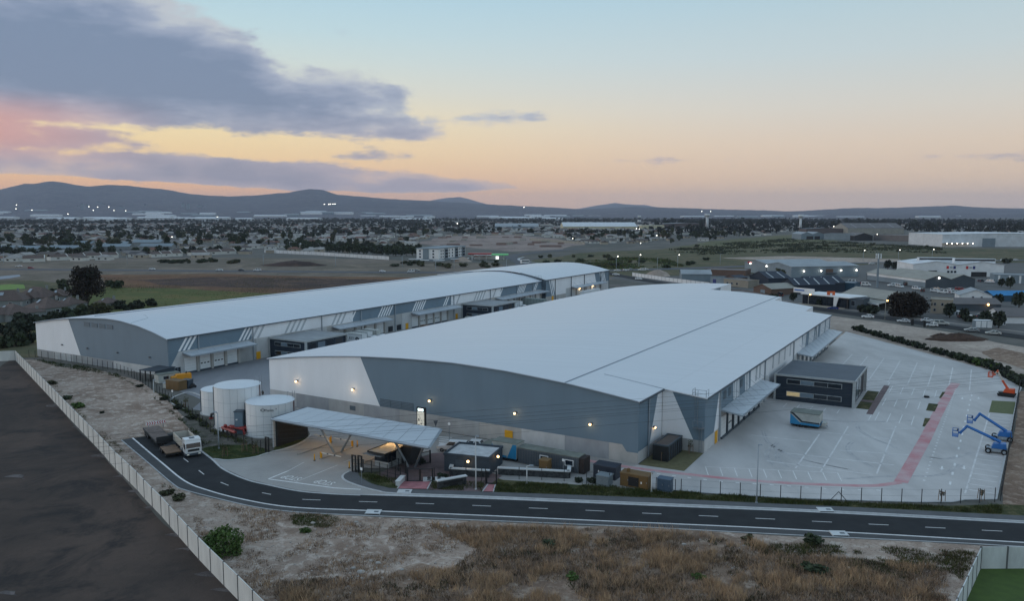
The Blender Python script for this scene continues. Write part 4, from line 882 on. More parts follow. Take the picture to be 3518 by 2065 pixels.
# guardhouse
t = thing('guardhouse', 'small guardhouse with overhanging flat roof lit orange under the canopy', 'guardhouse', S(46.9, -22.6), RZ)
part('wall', MB().box(.2, .6, .05, 2.9, 6.2, .95).box(.2, 2.6, .96, 2.9, 6.2, 2.5), M_paleconc, t)
for nm, b in (('window', (.22, .62, .96, 2.88, .66, 2.5)), ('window', (.2, .68, .96, .24, 2.58, 2.5)), ('window', (2.86, .68, .96, 2.9, 2.58, 2.5))):
    part(nm, box(*b), M_glassd, t)
part('corner_post', MB().box(.18, .58, .96, .3, .7, 2.5).box(2.8, .58, .96, 2.92, .7, 2.5), M_blk, t)
part('roof', box(-.2, -.6, 2.52, 3.2, 6.6, 2.72), mat('guard_roof', rgb(186, 180, 168), .8, var=.14, scale=.8), t); part('roof_edge', MB().box(-.28, -.68, 2.5, 3.28, -.61, 2.8).box(-.28, -.6, 2.5, -.21, 6.6, 2.8).box(3.21, -.6, 2.5, 3.28, 6.6, 2.8), M_blk, t)
part('awning', box(-1.0, -.9, 2.2, 2.6, .5, 2.3), M_steel, t)
part('service_wall', box(2.95, 3.8, 0, 5.0, 6.4, 2.85), M_charc, t)
part('lit_room', box(.6, 1.2, .97, 2.4, 2.2, 2.2), mat('lit_interior', rgb(200, 180, 140), .6, emis=.8, ecol=(1, .8, .5), var=0), t)

# ------------------------------------------------------------------ site fences
M_fence = mat('fence_charcoal', rgb(34, 40, 46), .6, var=.05)
def along(path, step):
    pts = [Vector(p[:2]) for p in path]; out = []; carry = 0.0
    for a, b in zip(pts, pts[1:]):
        L = (b - a).length; d = carry
        while d < L: out.append(a.lerp(b, d / L)); d += step
        carry = d - L
    out.append(pts[-1]); return out
def fence(label, path, step=2.7, h=2.1, w=.08, m=None, nh=3, nv=1, name='mesh_fence', wire=.006):
    m = m or M_fence; pts = along(path, step); o = pts[0]
    t = thing(name, label, 'fence', (o.x, o.y, 0))
    pm = box(-w / 2, -w / 2, 0, w / 2, w / 2, h).mesh('post', m); cache = {}
    for i, p in enumerate(pts):
        link('post', pm, t, (p.x - o.x, p.y - o.y, 0), rz=.5)
        if i + 1 < len(pts):
            q = pts[i + 1]; d = q - p; L = round(d.length, 2)
            if L < .4: continue
            if L not in cache:
                mb = MB()
                for k in range(nh): z = .15 + (h - .25) * k / (nh - 1); mb.bar((0, 0, z), (L, 0, z), wire * 2)
                for k in range(1, nv): mb.bar((L * k / nv, 0, .15), (L * k / nv, 0, h - .1), wire * 1.4)
                cache[L] = mb.mesh('mesh_panel', m)
            link('mesh_panel', cache[L], t, (p.x - o.x, p.y - o.y, 0), rz=math.atan2(d.y, d.x))
    return t
fr = [S(*q) for q in [(92.9, -9.3), (105.5, -5.0), (112.8, -1.8), (122, 2.9), (129, 7.2), (131.6, 9.2)]]
f1 = fence('row of dark blue posts with fine mesh along the front of the truck yard', fr, 2.72)
p = S(112.9, -1.8) - S(92.9, -9.3)
for s in (-1.25, 1.25):
    d = (S(117, .4) - S(112.8, -1.8)).normalized(); part('brace', MB().bar((p.x, p.y, 1.5), (p.x + d.x * s, p.y + d.y * s, .1), .07), M_fence, f1)
fence('dark mesh fence climbing the right edge of the truck yard', [S(*q) for q in [(132.3, 10.2), (137.2, 95)]], 2.7, nh=7, nv=9, wire=.014)
fence('dark fence standing in the hedge behind the truck yard', [S(*q) for q in [(137.9, 97.5), (131.5, 119), (92, 175)]], 3.2)
fence('black post fence between the bare ground and the tanks', gp([(100, 1227), (205, 1237), (300, 1253), (395, 1273), (450, 1294), (520, 1337), (594, 1391), (664, 1439), (742, 1502), (861, 1541), (912, 1557)]), 2.5, 2.0, .11, M_blk)
fence('black palisade fence between the driveway and the red footpath', gp([(1213, 1622), (1250, 1622), (1300, 1632), (1376, 1651)]), 1.6, 2.0, .1, M_blk, nh=4, nv=9, wire=.02)
fence('black mesh fence in front of the stone walls', gp([(1492, 1652), (1560, 1650), (1668, 1656)]), 2.4, 2.0, .09, M_blk)
fence('black mesh fence behind the flowering verge and the electrical boxes', gp([(1706, 1648), (1900, 1652), (2060, 1668), (2210, 1682), (2320, 1694)]), 3.4, 2.0, .07, M_fence)
fence('short black fence at the tank corner by the sliding gate', gp([(1290, 1600), (1345, 1612), (1395, 1630)]), 1.7, 2.1, .1, M_blk, nh=4, nv=9, wire=.02)
def gate(label, p, q, h, leaves=2, name='swing_gate'):
    p, q = Vector(p[:2]), Vector(q[:2]); L = (q - p).length
    t = thing(name, label, 'gate', (p.x, p.y, 0), math.atan2((q - p).y, (q - p).x))
    for x in (0, L): part('post', box(x - .09, -.09, 0, x + .09, .09, h + .15), M_blk, t)
    for k in range(leaves):
        a, b = L * k / leaves + .12, L * (k + 1) / leaves - .04
        lf = part('leaf', MB().bar((a, 0, .15), (b, 0, .15), .1).bar((a, 0, h), (b, 0, h), .1).bar((a, 0, .15), (a, 0, h), .1).bar((b, 0, .15), (b, 0, h), .1), M_blk, t)
        mb = MB()
        for j in range(1, 9): mb.bar((a + (b - a) * j / 9, 0, .15), (a + (b - a) * j / 9, 0, h), .025)
        part('infill_bar', mb, M_blk, lf)
gate('black double leaf gate across the wider red path', P(1399, 1656), P(1486, 1657), 2.0)
gate('narrow black gate at the top of the slim red path', P(1670, 1664), P(1706, 1665), 1.9, 1)
gate('black gate frame standing open beside the zebra crossing', P(1443, 1600), P(1478, 1592), 2.0, 1)
for k, (x, y, lab) in enumerate(((1211, 1622, 'tall black portal post pair of the sliding gate on the driveway corner'), (1232, 1624, 'second black portal post pair of the sliding gate, right of the first'), (914, 1556, 'black portal post pair of the sliding gate by the tank fence'))):
    o = P(x, y); t = thing('gate_portal', lab, 'gate portal', o, RZ)
    part('upright', box(-.1, -.1, 0, .1, .1, 2.6), M_blk, t); part('upright', box(.55, -.1, 0, .75, .1, 2.6), M_blk, t); part('crossbar', box(-.1, -.1, 2.6, .75, .1, 2.75), M_blk, t)

# ------------------------------------------------------------------ precast boundary walls
M_pwall = mat('precast_wall', rgb(216, 216, 210), .9, var=.12, scale=.5, detail=8, stretch=(1, 1, .35))
M_ppost = mat('precast_post', rgb(96, 98, 98), .9, var=.1)
def slab_wall(label, path, step, h, m=M_pwall, drop=0.0):
    pts = along(path, step); o = pts[0]; t = thing('boundary_wall', label, 'wall', (o.x, o.y, 0)); cache = {}
    pm = box(-.09, -.09, 0, .09, .09, h + .06).mesh('post', M_ppost)
    for i, p in enumerate(pts):
        d = pts[min(i + 1, len(pts) - 1)] - pts[max(0, i - 1)]
        link('post', pm, t, (p.x - o.x, p.y - o.y, 0), rz=math.atan2(d.y, d.x))
        if i + 1 < len(pts):
            q = pts[i + 1]; d = q - p; L = round(d.length, 2)
            if L < .4: continue
            if L not in cache:
                cache[L] = box(.08, -.05, 0, L - .08, .05, h).mesh('panel', m)
            link('panel', cache[L], t, (p.x - o.x, p.y - o.y, 0), rz=math.atan2(d.y, d.x))
    return t
WALL = gp([(-700, 1268), (54, 1239), (154, 1346), (251, 1451), (337, 1542), (397, 1610), (464, 1675), (512, 1730), (556, 1774), (619, 1849), (667, 1905), (734, 1976), (821, 2065), (920, 2170)])
slab_wall('long pale precast concrete wall curving down beside the black cinder field', WALL[1:], 4.2, 2.7)
slab_wall('pale precast wall running off to the left from the cinder field corner', [WALL[1], WALL[0]], 4.2, 2.7)
cw = P(3366, 1956); e2 = P(3285, 2065, 2.6); dd = (e2 - Vector((cw.x, cw.y, 2.6))).normalized()
M_wwall = mat('white_block_wall', rgb(206, 212, 210), .85, var=.14, scale=.7, stretch=(1, 1, .3), detail=7)
slab_wall('white block wall at the back of the small green lawn', [(cw.x, cw.y), (cw.x + 40, cw.y + .3)], 3.0, 2.6, M_wwall)
slab_wall('white block wall along the left side of the small green lawn', [(cw.x - .15, cw.y - .25), (cw.x + dd.x * 40, cw.y + dd.y * 40)], 3.0, 2.6, M_wwall)
sheet('private_lawn', [(cw.x, cw.y), (cw.x + 40, cw.y), (cw.x + 40, cw.y - 40), (cw.x + dd.x * 40, cw.y + dd.y * 40)], .05, mat('bright_lawn_grass', rgb(70, 92, 30), .9, var=.14, scale=.8))

# ------------------------------------------------------------------ cabins, containers and cabinets
def cabin(name, label, cat, v0, u0, w, d, h, wallm, roofm, rz=None, origin=None):
    t = thing(name, label, cat, origin if origin is not None else S(v0, u0), RZ if rz is None else rz)
    part('body', box(0, 0, .12, w, d, h), wallm, t); part('roof', MB().box(-.06, -.06, h, w + .06, d + .06, h + .12), roofm, t)
    part('skid', MB().box(.1, .1, 0, .3, d - .1, .12).box(w - .3, .1, 0, w - .1, d - .1, .12), M_black, t)
    return t
M_dgrey = mat('dark_blue_grey', rgb(54, 66, 76), .7, var=.08, scale=.6)
t = thing('utility_building', 'small dark grey plant room with white flat roof and two lit lamps, beside the flagpole', 'building', P(1526.5, 1619.5), ang(P(1526.5, 1619.5), P(1687, 1637)))
W_ = 7.4
part('wall', box(0, 0, 0, W_, 6.3, 2.6), M_dgrey, t); part('parapet', MB().box(-.1, -.1, 2.6, W_ + .1, .12, 2.95).box(-.1, 6.1, 2.6, W_ + .1, 6.4, 2.95).box(-.1, .13, 2.6, .12, 6.09, 2.95).box(W_ - .12, .13, 2.6, W_ + .1, 6.09, 2.95), M_dgrey, t)
part('roof', box(.13, .13, 2.6, W_ - .13, 6.08, 2.68), mat('white_membrane', rgb(196, 198, 198), .8, var=.16, scale=.7, detail=7), t)
d = part('door', box(1.9, -.05, .05, 3.3, 0, 2.0), M_trim, t); part('handle', box(3.0, -.1, .95, 3.15, -.05, 1.05), M_steel, d)
wall_light(t, 4.1, -.05, 2.15, power=10); wall_light(t, W_ + .05, 3.0, 2.3, dirn=(1, 0), power=5)
# blue and white cabin-trailer, grey site container
M_blue = mat('sign_blue', rgb(40, 132, 178), .5, var=.06); M_mosswhite = mat('aged_white', rgb(186, 188, 182), .75, var=.14, scale=.6, detail=7)
def ad_trailer(name, label, v0, u0, w, d, h, roofm, flip=False):
    t = thing(name, label, 'trailer', S(v0, u0), RZ)
    part('body', box(0, 0, .55, w, d, h), M_mosswhite, t); part('roof', box(-.05, -.05, h, w + .05, d + .05, h + .08), roofm, t)
    if flip:
        part('blue_panel', MB().wallx([(0, .56), (w, .56), (w, .95), (1.7, 1.0), (.05, h - .25), (0, h - .25)], -.02, -.003), M_blue, t)
        part('navy_band', MB().wallx([(0, h - .22), (.25, h - .2), (2.0, 1.05), (w, 1.0), (w, 1.25), (2.2, 1.3), (.55, h - .02), (0, h - .02)], -.03, -.021), M_navy, t)
        part('side_panel', box(w, .2, .56, w + .02, d - .2, 1.0), M_blue, t)
    else:
        part('blue_panel', MB().wallx([(w * .62, .56), (w, .56), (w, h - .1), (w * .85, h - .1)], -.02, -.003), M_blue, t)
        part('blue_panel', MB().wallx([(.0, .56), (w * .61, .56), (w * .61, .9), (.8, 1.0), (.05, h - .4), (0, h - .4)], -.02, -.003), M_blue, t)
    part('chassis', box(.1, .1, .3, w - .1, d - .1, .54), M_black, t)
    for x in (w * .35, w * .55):
        for y in (-.02, d - .2): part('wheel', MB().cyly(y, y + .22, x, .32, .32), M_black, t)
    part('drawbar', MB().bar((w, d / 2, .5), (w + 1.2, d / 2, .45), .12), M_steel, t)
    part('jockey_box', box(w + .3, d * .25, .6, w + 1.0, d * .75, 1.2), M_mosswhite, t)
    return t
M_mossroof = mat('mossy_roof', rgb(120, 126, 118), .9, var=.18, scale=.7, detail=7)
ad_trailer('site_trailer', 'white and blue panelled trailer with mossy roof, left of the grey container', 61.0, -9.3, 4.6, 2.6, 3.0, M_mossroof)
ad_trailer('site_trailer', 'white trailer with blue corner panel standing alone on the truck yard', 98.8, 36.0, 5.2, 3.6, 2.75, M_mossroof, True)
t = thing('boundary_lean_to', 'pale mossy lean-to roof left behind the blue and white trailer', 'lean-to', S(57.3, -7.4), RZ)
part('roof', MB().hexa([(0, 0, 1.3), (4.6, 0, 1.5), (4.6, 4, 1.5), (0, 4, 1.3)], [(0, 0, 1.4), (4.6, 0, 1.6), (4.6, 4, 1.6), (0, 4, 1.4)]), M_mossroof, t)
part('wall', box(.2, .2, 0, 3.4, .5, 1.25), M_dgrey, t); part('beam', MB().bar((0, -.1, 1.35), (4.6, -.1, 1.6), .2), M_door, t)
for x in (.3, 4.3): part('post', box(x - .08, 3.7, 0, x + .08, 3.86, 1.3), M_trim, t)
M_contg = mat('container_grey', rgb(98, 102, 106), .6, var=.1, scale=.8); M_rusty = mat('rusty_black', rgb(52, 44, 42), .8, var=.2, scale=1.5)
t = thing('shipping_container', 'long grey corrugated site container with two white framed windows', 'container', S(65.9, -9.3), RZ)
part('body', box(0, 0, .15, 10.7, 2.4, 2.55), M_contg, t); part('roof', box(-.04, -.04, 2.55, 10.74, 2.44, 2.66), M_mossroof, t)
rm = box(-.05, -.05, .25, .05, 0, 2.45).mesh('rib', M_trim)
for k in range(36): link('rib', rm, t, (.15 + k * .295, 0, 0))
for x in (4.0, 8.4):
    f = part('window', box(x, -.09, 1.05, x + 1.5, -.055, 2.05), M_door, t); part('pane', box(x + .12, -.11, 1.17, x + 1.38, -.092, 1.93), M_glassd, f)
part('end_frame', box(10.75, .1, .1, 11.6, 2.3, 2.5), M_rusty, t)
t = thing('shipping_container', 'near black container with brown roof tucked into the warehouse corner', 'container', S(83.9, 3.2), RZ)
part('body', box(0, 0, .1, 2.6, 7.0, 2.6), M_blk, t); part('roof', box(.25, .25, 2.6, 2.35, 6.75, 2.66), mat('brown_sheet', rgb(104, 94, 88), .85, var=.1), t); part('roof_rim', MB().box(-.05, -.05, 2.55, 2.65, .22, 2.78).box(-.05, 6.78, 2.55, 2.65, 7.05, 2.78).box(-.05, .23, 2.55, .22, 6.77, 2.78).box(2.38, .23, 2.55, 2.65, 6.77, 2.78), M_trim, t)
for k in range(6): part('rib', box(2.6, .5 + k * 1.1, .2, 2.68, .7 + k * 1.1, 2.5), M_trim, t)
def cabinet(label, v, u, w, d, h, m, doors=2, name='electrical_cabinet', rz=None):
    t = thing(name, label, 'cabinet', S(v, u), RZ if rz is None else rz)
    part('body', box(0, 0, .1, w, d, h), m, t); part('plinth', box(-.08, -.08, 0, w + .08, d + .08, .1), M_conc[0], t)
    part('roof', MB().hexa([(-.08, -.08, h), (w + .08, -.08, h), (w + .08, d + .08, h), (-.08, d + .08, h)], [(-.04, -.04, h + .1), (w + .04, -.04, h + .1), (w + .04, d + .04, h + .16), (-.04, d + .04, h + .16)]), m, t)
    for k in range(doors):
        a, b = w * k / doors + .06, w * (k + 1) / doors - .06
        dr = part('door', box(a, -.03, .25, b, -.003, h - .15), m, t); part('handle', box(b - .18, -.06, h * .5, b - .1, -.03, h * .5 + .25), M_steel, dr)
    return t
M_navyb = mat('navy_cabinet', rgb(34, 44, 58), .6, var=.06); M_bronze = mat('bronze_cabinet', rgb(112, 86, 48), .6, var=.1); M_bluecab = mat('steel_blue_cabinet', rgb(66, 88, 108), .55, var=.08)
c_ = cabinet('wide near black transformer box with warning sign on the verge', 79.2, -9.5, 3.6, 2.2, 2.0, M_navyb, 3)
part('warning_sign', MB().wallx([(.75, 1.05), (1.05, 1.05), (.9, 1.35)], -.05, -.035), M_door, c_)
cabinet('small pale grey minisub in front of the near black transformer box', 81.0, -12.4, 2.0, 1.6, 1.5, mat('grey_cabinet', rgb(112, 124, 130), .6, var=.06), 2)
gsc = cabinet('bronze coloured generator canopy with dark grille and stub exhaust', 84.2, -11.0, 4.3, 1.8, 2.05, M_bronze, 3, 'generator')
part('grille', box(1.3, -.06, .35, 2.9, -.035, 1.7), M_black, gsc); part('exhaust', box(.8, .6, 2.15, 1.2, 1.0, 2.6), M_bronze, gsc); part('warning_sign', box(3.2, -.06, .9, 3.4, -.035, 1.2), M_door, gsc)
cabinet('steel blue two door cabinet at the right end of the verge boxes', 89.6, -10.2, 2.0, 1.2, 1.85, M_bluecab, 2)
cabinet('tall bronze cabinet behind the long stone wall', 71.2, -12.0, 1.5, 1.3, 2.1, M_bronze, 1)
# left side corner of the far warehouse
t = thing('smoking_shelter', 'dark flat roofed shelter at the gable corner of the far warehouse', 'shelter', P(481, 1308), ang(P(481, 1308), P(548, 1315)))
part('roof', box(-.1, -.1, 2.5, 5.1, 6.2, 2.65), M_dgrey, t); part('back_wall', box(0, 5.8, 0, 5.0, 6.0, 2.48), M_dgrey, t); part('side_wall', box(4.85, 0, 0, 5.0, 5.79, 2.48), M_dgrey, t)
for x in (.08, 1.7, 3.3): part('post', box(x - .1, 0, 0, x + .1, .2, 2.5), M_blk, t)
part('locker', box(.6, 5.0, 0, 4.2, 5.75, 2.1), M_trim, t)
t = cabin('site_cabin', 'low pale cabin standing behind the orange generator', 'cabin', 0, 0, 5.2, 2.4, 2.0, M_mosswhite, M_mossroof, ang(P(545, 1320), P(605, 1311)), P(545, 1320)); part('window', box(1.2, -.04, .9, 2.4, 0, 1.6), M_glassd, t)
M_orange = mat('orange_yellow', rgb(226, 150, 26), .5, var=.08)
t = thing('generator', 'orange yellow skid mounted generator between pale cabin and grey box', 'generator', P(592, 1318), ang(P(592, 1318), P(643, 1312)))
part('canopy', MB().wallx([(0, .3), (4.4, .3), (4.4, 1.9), (1.2, 1.9), (.9, 1.5), (0, 1.4)], 0, 1.6), M_orange, t); part('skid', box(0, .1, 0, 4.5, 1.5, .29), M_black, t); part('grille', box(.2, -.03, .6, 1.0, 0, 1.2), M_black, t); part('exhaust', MB().cyl(3.4, .8, 1.9, 2.4, .12), M_black, t)
t = thing('electrical_cabinet', 'large bronze cabinet beside the black post fence left of the tanks', 'cabinet', P(570, 1338), ang(P(570, 1338), P(624, 1346)))
part('body', box(0, 0, .1, 4.3, 2.2, 2.1), M_bronze, t); part('roof', box(-.1, -.1, 2.1, 4.4, 2.3, 2.2), M_bronze, t)
for k in range(3): part('door', box(.1 + k * 1.4, -.04, .3, 1.35 + k * 1.4, 0, 1.95), M_bronze, t)
t = thing('electrical_cabinet', 'slate grey box between the orange generator and the quad bike', 'cabinet', P(620, 1336), ang(P(620, 1336), P(646, 1337)))
part('body', box(0, 0, 0, 2.0, 2.0, 1.9), M_dgrey, t); part('lid', box(-.05, -.05, 1.9, 2.05, 2.05, 2.0), M_trim, t)
t = thing('quad_bike', 'black quad bike parked right of the slate grey box', 'quad bike', P(659, 1333), 1.0)
part('body', MB().hexa([(-.8, -.35, .45), (.8, -.35, .45), (.8, .35, .45), (-.8, .35, .45)], [(-.7, -.3, .8), (.5, -.25, .95), (.5, .25, .95), (-.7, .3, .8)]), M_blk, t)
for x in (-.6, .6):
    for y in (-.55, .35): part('wheel', MB().cyly(y, y + .22, x, .3, .3), M_black, t)
part('handlebar', MB().bar((.45, -.4, 1.15), (.45, .4, 1.15), .05), M_steel, t); part('seat', box(-.6, -.18, .82, .1, .18, .95), M_black, t)
cp = cabin('shed_box', 'small white store box behind the quad bike by the loading yard', 'box', 0, 0, 1.6, 1.4, 1.2, M_mosswhite, M_trimL, RZ, P(560, 1335))
# stone garden walls with white copings
M_stone = mat('rubble_stone', rgb(70, 74, 76), .95, var=.35, scale=2.2, bump=.8, detail=3)
M_cope = mat('white_coping', rgb(196, 200, 200), .7, var=.06)
def stone_wall(label, path, h, w=.45, lettering=None):
    pts = [Vector(p[:2]) for p in path]; o = pts[0]; t = thing('stone_wall', label, 'wall', (o.x, o.y, 0)); rnd = random.Random(5)
    for a, b in zip(pts, pts[1:]):
        d = b - a; L = d.length; rz = math.atan2(d.y, d.x)
        link('core', box(0, -w / 2 + .06, 0, L, w / 2 - .06, h - .1).mesh('core', M_stone), t, (a.x - o.x, a.y - o.y, 0), rz)
        mb = MB(); z = 0.0
        while z < h - .15:
            x = 0.0; hh = min(rnd.uniform(.22, .36), h - .1 - z)
            while x < L - .1:
                ww = min(rnd.uniform(.35, .75), L - x); y0 = -w / 2 + rnd.uniform(-.03, .05)
                mb.box(x + .015, y0, z + .012, x + ww - .015, y0 + .1, z + hh - .012); x += ww
            z += hh
        link('stones', mb.mesh('stones', M_stone), t, (a.x - o.x, a.y - o.y, 0), rz, kind='stuff')
        link('coping', box(-.12, -w / 2 - .08, h - .09, L + .12, w / 2 + .08, h + .08).mesh('coping', M_cope), t, (a.x - o.x, a.y - o.y, .002), rz)
    return t
stone_wall('short dark stone wall with white coping in front of the grey plant room', [P(1555, 1614), P(1549, 1634), P(1680, 1642)], 1.15)
stone_wall('long dark stone wall with white coping turning the corner by the site container', [P(1712, 1632), P(1954, 1645), P(1958, 1608)], 1.15)
sw = stone_wall('angled stone name wall with white coping and dark lettering panels', [P(1503, 1682), P(1600, 1664)], 1.3, .5)
p0, p1 = P(1503, 1682), P(1600, 1664); d = (p1 - p0); L = d.length; rz = math.atan2(d.y, d.x)
for a, b, z0, z1 in ((.2, .86, .62, .98), (.42, .68, .22, .56)):
    o = link('name_panel', box(L * a, -.36, z0, L * b, -.31, z1).mesh('name_panel', M_black), sw, (0, 0, 0), rz)
low = thing('pillar_wall', 'low white rendered wall at the left side of the wide red path', 'wall', P(1366, 1673), ang(P(1366, 1673), P(1388, 1649)))
part('body', box(0, -.3, 0, 2.6, .3, .75), M_cope, low); part('coping', box(-.08, -.38, .75, 2.68, .38, .84), M_cope, low)
for i, (x, y) in enumerate(((1474, 1651), (1509, 1650))):
    t = thing('manhole_slab', ('left' if i == 0 else 'right') + ' of two white concrete slabs with round covers beside the gate', 'manhole', P(x, y), .1)
    part('slab', box(-.9, -.8, .06, .9, .8, .26), M_cope, t)
    for yy_ in (-.35, .4): part('cover', MB().cyl(0, yy_, .26, .30, .3, n=14), M_black, t)
for x, y, lab in ((1390, 1692, 'white concrete gully slab in the kerb opposite the wide red path'), (2835, 1755, 'white concrete gully slab in the kerb in front of the truck yard'), (1283, 1763, 'white concrete gully slab on the near road edge, left one'), (2882, 1837, 'white concrete gully slab on the near road edge, right one')):
    t = thing('gully_slab', lab, 'gully', P(x, y), -.05); part('slab', box(-1.0, -.75, .05, 1.0, .75, .19), M_cope, t); part('lid', box(.1, -.25, .19, .7, .2, .2), M_trim, t); part('inlet', box(-.9, -.78, .07, .9, -.751, .15), M_black, t)
# garbage bags, kiosk plants and little items by the plant room
for x, y, lab in ((1625, 1617, 'left white plastic bag slumped against the grey plant room'), (1651, 1619, 'right white plastic bag slumped against the grey plant room')):
    mb = MB().ball(0, 0, .38, .42, 8, .4)
    mb.v = [(a * (1 + .25 * mnoise.noise(Vector((a * 3, b * 3, c * 3 + x)))), b * (1 + .3 * mnoise.noise(Vector((a * 3 + 9, b * 3, c * 3)))), c) for a, b, c in mb.v]
    t = thing('rubbish_bag', lab, 'bag', P(x, y)); part('sack', mb, M_door, t, True); part('knot', MB().cyl(.05, 0, .72, .95, .05, .1, 6), M_door, t)
# ------------------------------------------------------------------ signs and masts
t = thing('pylon_sign', 'black pylon sign with lit header and cream site map, behind the gate canopy', 'sign', S(43.4, -5.0), RZ)
part('frame', box(-.95, 0, 0, .95, .35, 5.4), M_blk, t)
mp = part('map_panel', box(-.78, -.03, .6, .72, 0, 4.6), mat('cream_panel', rgb(206, 204, 190), .5, emis=.28, ecol=(.9, .88, .76), var=.03), t)
part('header', box(-.62, -.04, 4.75, .55, 0, 5.2), mat('lit_header', (.8, 1, 1), emis=2.2, ecol=(.75, 1, .98), var=0), t)
for x, z, w, h in ((-.55, 2.9, .24, .45), (-.02, 2.3, .2, .3), (-.55, 2.0, .24, .3), (.1, 1.2, .45, .5)): part('map_block', box(x, -.05, z, x + w, -.031, z + h), M_charc, mp)
part('map_line', MB().bar((-.5, -.04, 4.1), (.4, -.04, 2.6), .05), M_paleconc, mp)
def mast(name, label, p, h, arm=0.0, lit=None, m=None, r=.09, cat='lamp post'):
    t = thing(name, label, cat, p); m = m or M_trimL
    part('pole', MB().tube([(0, 0, 0), (0, 0, h * .35), (0, 0, h)], [r * 1.3, r, r * .7], 8), m, t, True)
    part('base_plate', MB().cyl(0, 0, 0, .25, r * 2.0, r * 1.6), m, t)
    if arm: part('arm', MB().bar((0, 0, h - .05), (arm, 0, h + .12), .09), m, t)
    hd = part('lamp_head', MB().hexa([(arm - .1, -.14, h + .04), (arm + .5, -.14, h + .04), (arm + .5, .14, h + .04), (arm - .1, .14, h + .04)], [(arm - .05, -.1, h + .2), (arm + .45, -.08, h + .17), (arm + .45, .08, h + .17), (arm - .05, .1, h + .2)]), M_trimL if not lit else M_lampoff, t)
    if lit: part('bulb', MB().ball(arm + .2, 0, h - .05, .34, 8, .26), lit, hd)
    return t
mast('street_lamp', 'tall unlit lamp post on the pavement in front of the truck yard', P(2599, 1730), 8.2, .0)
mast('flagpole', 'tall slim white pole standing in front of the grey plant room', P(1635, 1684), 7.9, 0, m=M_cope, cat='pole')
mast('street_lamp', 'thin grey lamp post between the tanks and the staked trees', P(752, 1543), 6.3, -.6)
mast('camera_pole', 'short white camera pole before the long stone wall', P(1810, 1665), 2.8, .5, m=M_cope, cat='pole')
mast('camera_pole', 'short white camera pole beside the bronze generator', P(2238, 1694), 3.0, .0, m=M_cope, cat='pole')
mast('camera_pole', 'stub white pole beside the black fence near the orange generator', P(529, 1349), 2.8, .0, m=M_cope, cat='pole')
def road_sign(label, p, h, kind, rz=RZ):
    t = thing('road_sign', label, 'sign', p, rz); part('post', MB().tube([(0, 0, 0), (0, 0, h)], .05, 6), M_steel, t)
    if kind == 'round': part('disc', MB().cyly(-.06, -.03, 0, h + .1, .27, 16), M_door, t)
    elif kind == 'disc_dark': part('disc', MB().cyly(-.06, -.03, 0, h + .1, .42, 16), M_blk, t)
    elif kind == 'tri': part('plate', MB().wallx([(-.5, h + .5), (.5, h + .7), (0, h - .5)], -.06, -.03), M_trim, t)
    else: part('plate', box(-.2, -.06, h - .2, .2, -.03, h + .2), M_door, t)
road_sign('white round sign on a short post beside the tank yard kerb', P(594, 1382), 2.3, 'round')
road_sign('dark round mirror sign between the tanks and the near warehouse', S(0.0, -2.0), 2.4, 'disc_dark')
road_sign('dark triangular give way sign seen from behind near the pylon sign', S(47.4, -6.0), 3.2, 'tri')
road_sign('white round sign on a post before the plinth right of the pylon sign', S(49.2, -4.5), 3.0, 'round')
road_sign('small white square sign on a post in front of the grey container', S(75.0, -11.2), 2.5, 'sq')
road_sign('slim post sign on the driveway corner grass', P(1243, 1666), 2.4, 'sq')
t = thing('chevron_board', 'red and white chevron board at the dead end of the road', 'sign', P(502, 1478), ang(P(502, 1480), P(554, 1472)))
part('board', box(0, -.04, .8, 3.5, 0, 1.45), M_door, t)
for x in (.5, 3.0): part('post', box(x - .06, 0, 0, x + .06, .1, 1.4), M_steel, t)
M_redp = mat('red_paint', rgb(186, 36, 44), .5, var=.04)
for k in range(8):
    s = 1 if k < 4 else -1; x = .1 + k * .42 + (.0 if s > 0 else .3)
    part('chevron', MB().wallx([(x, .84), (x + .16, .84), (x + .16 + s * .2, 1.125), (x + s * .2, 1.125)] if s > 0 else [(x, .84), (x + .16, .84), (x - .04, 1.125), (x - .2, 1.125)], -.055, -.042), M_redp, t)
    part('chevron', MB().wallx([(x + s * .2, 1.127), (x + .16 + s * .2, 1.127), (x + .16, 1.41), (x, 1.41)], -.055, -.042), M_redp, t)

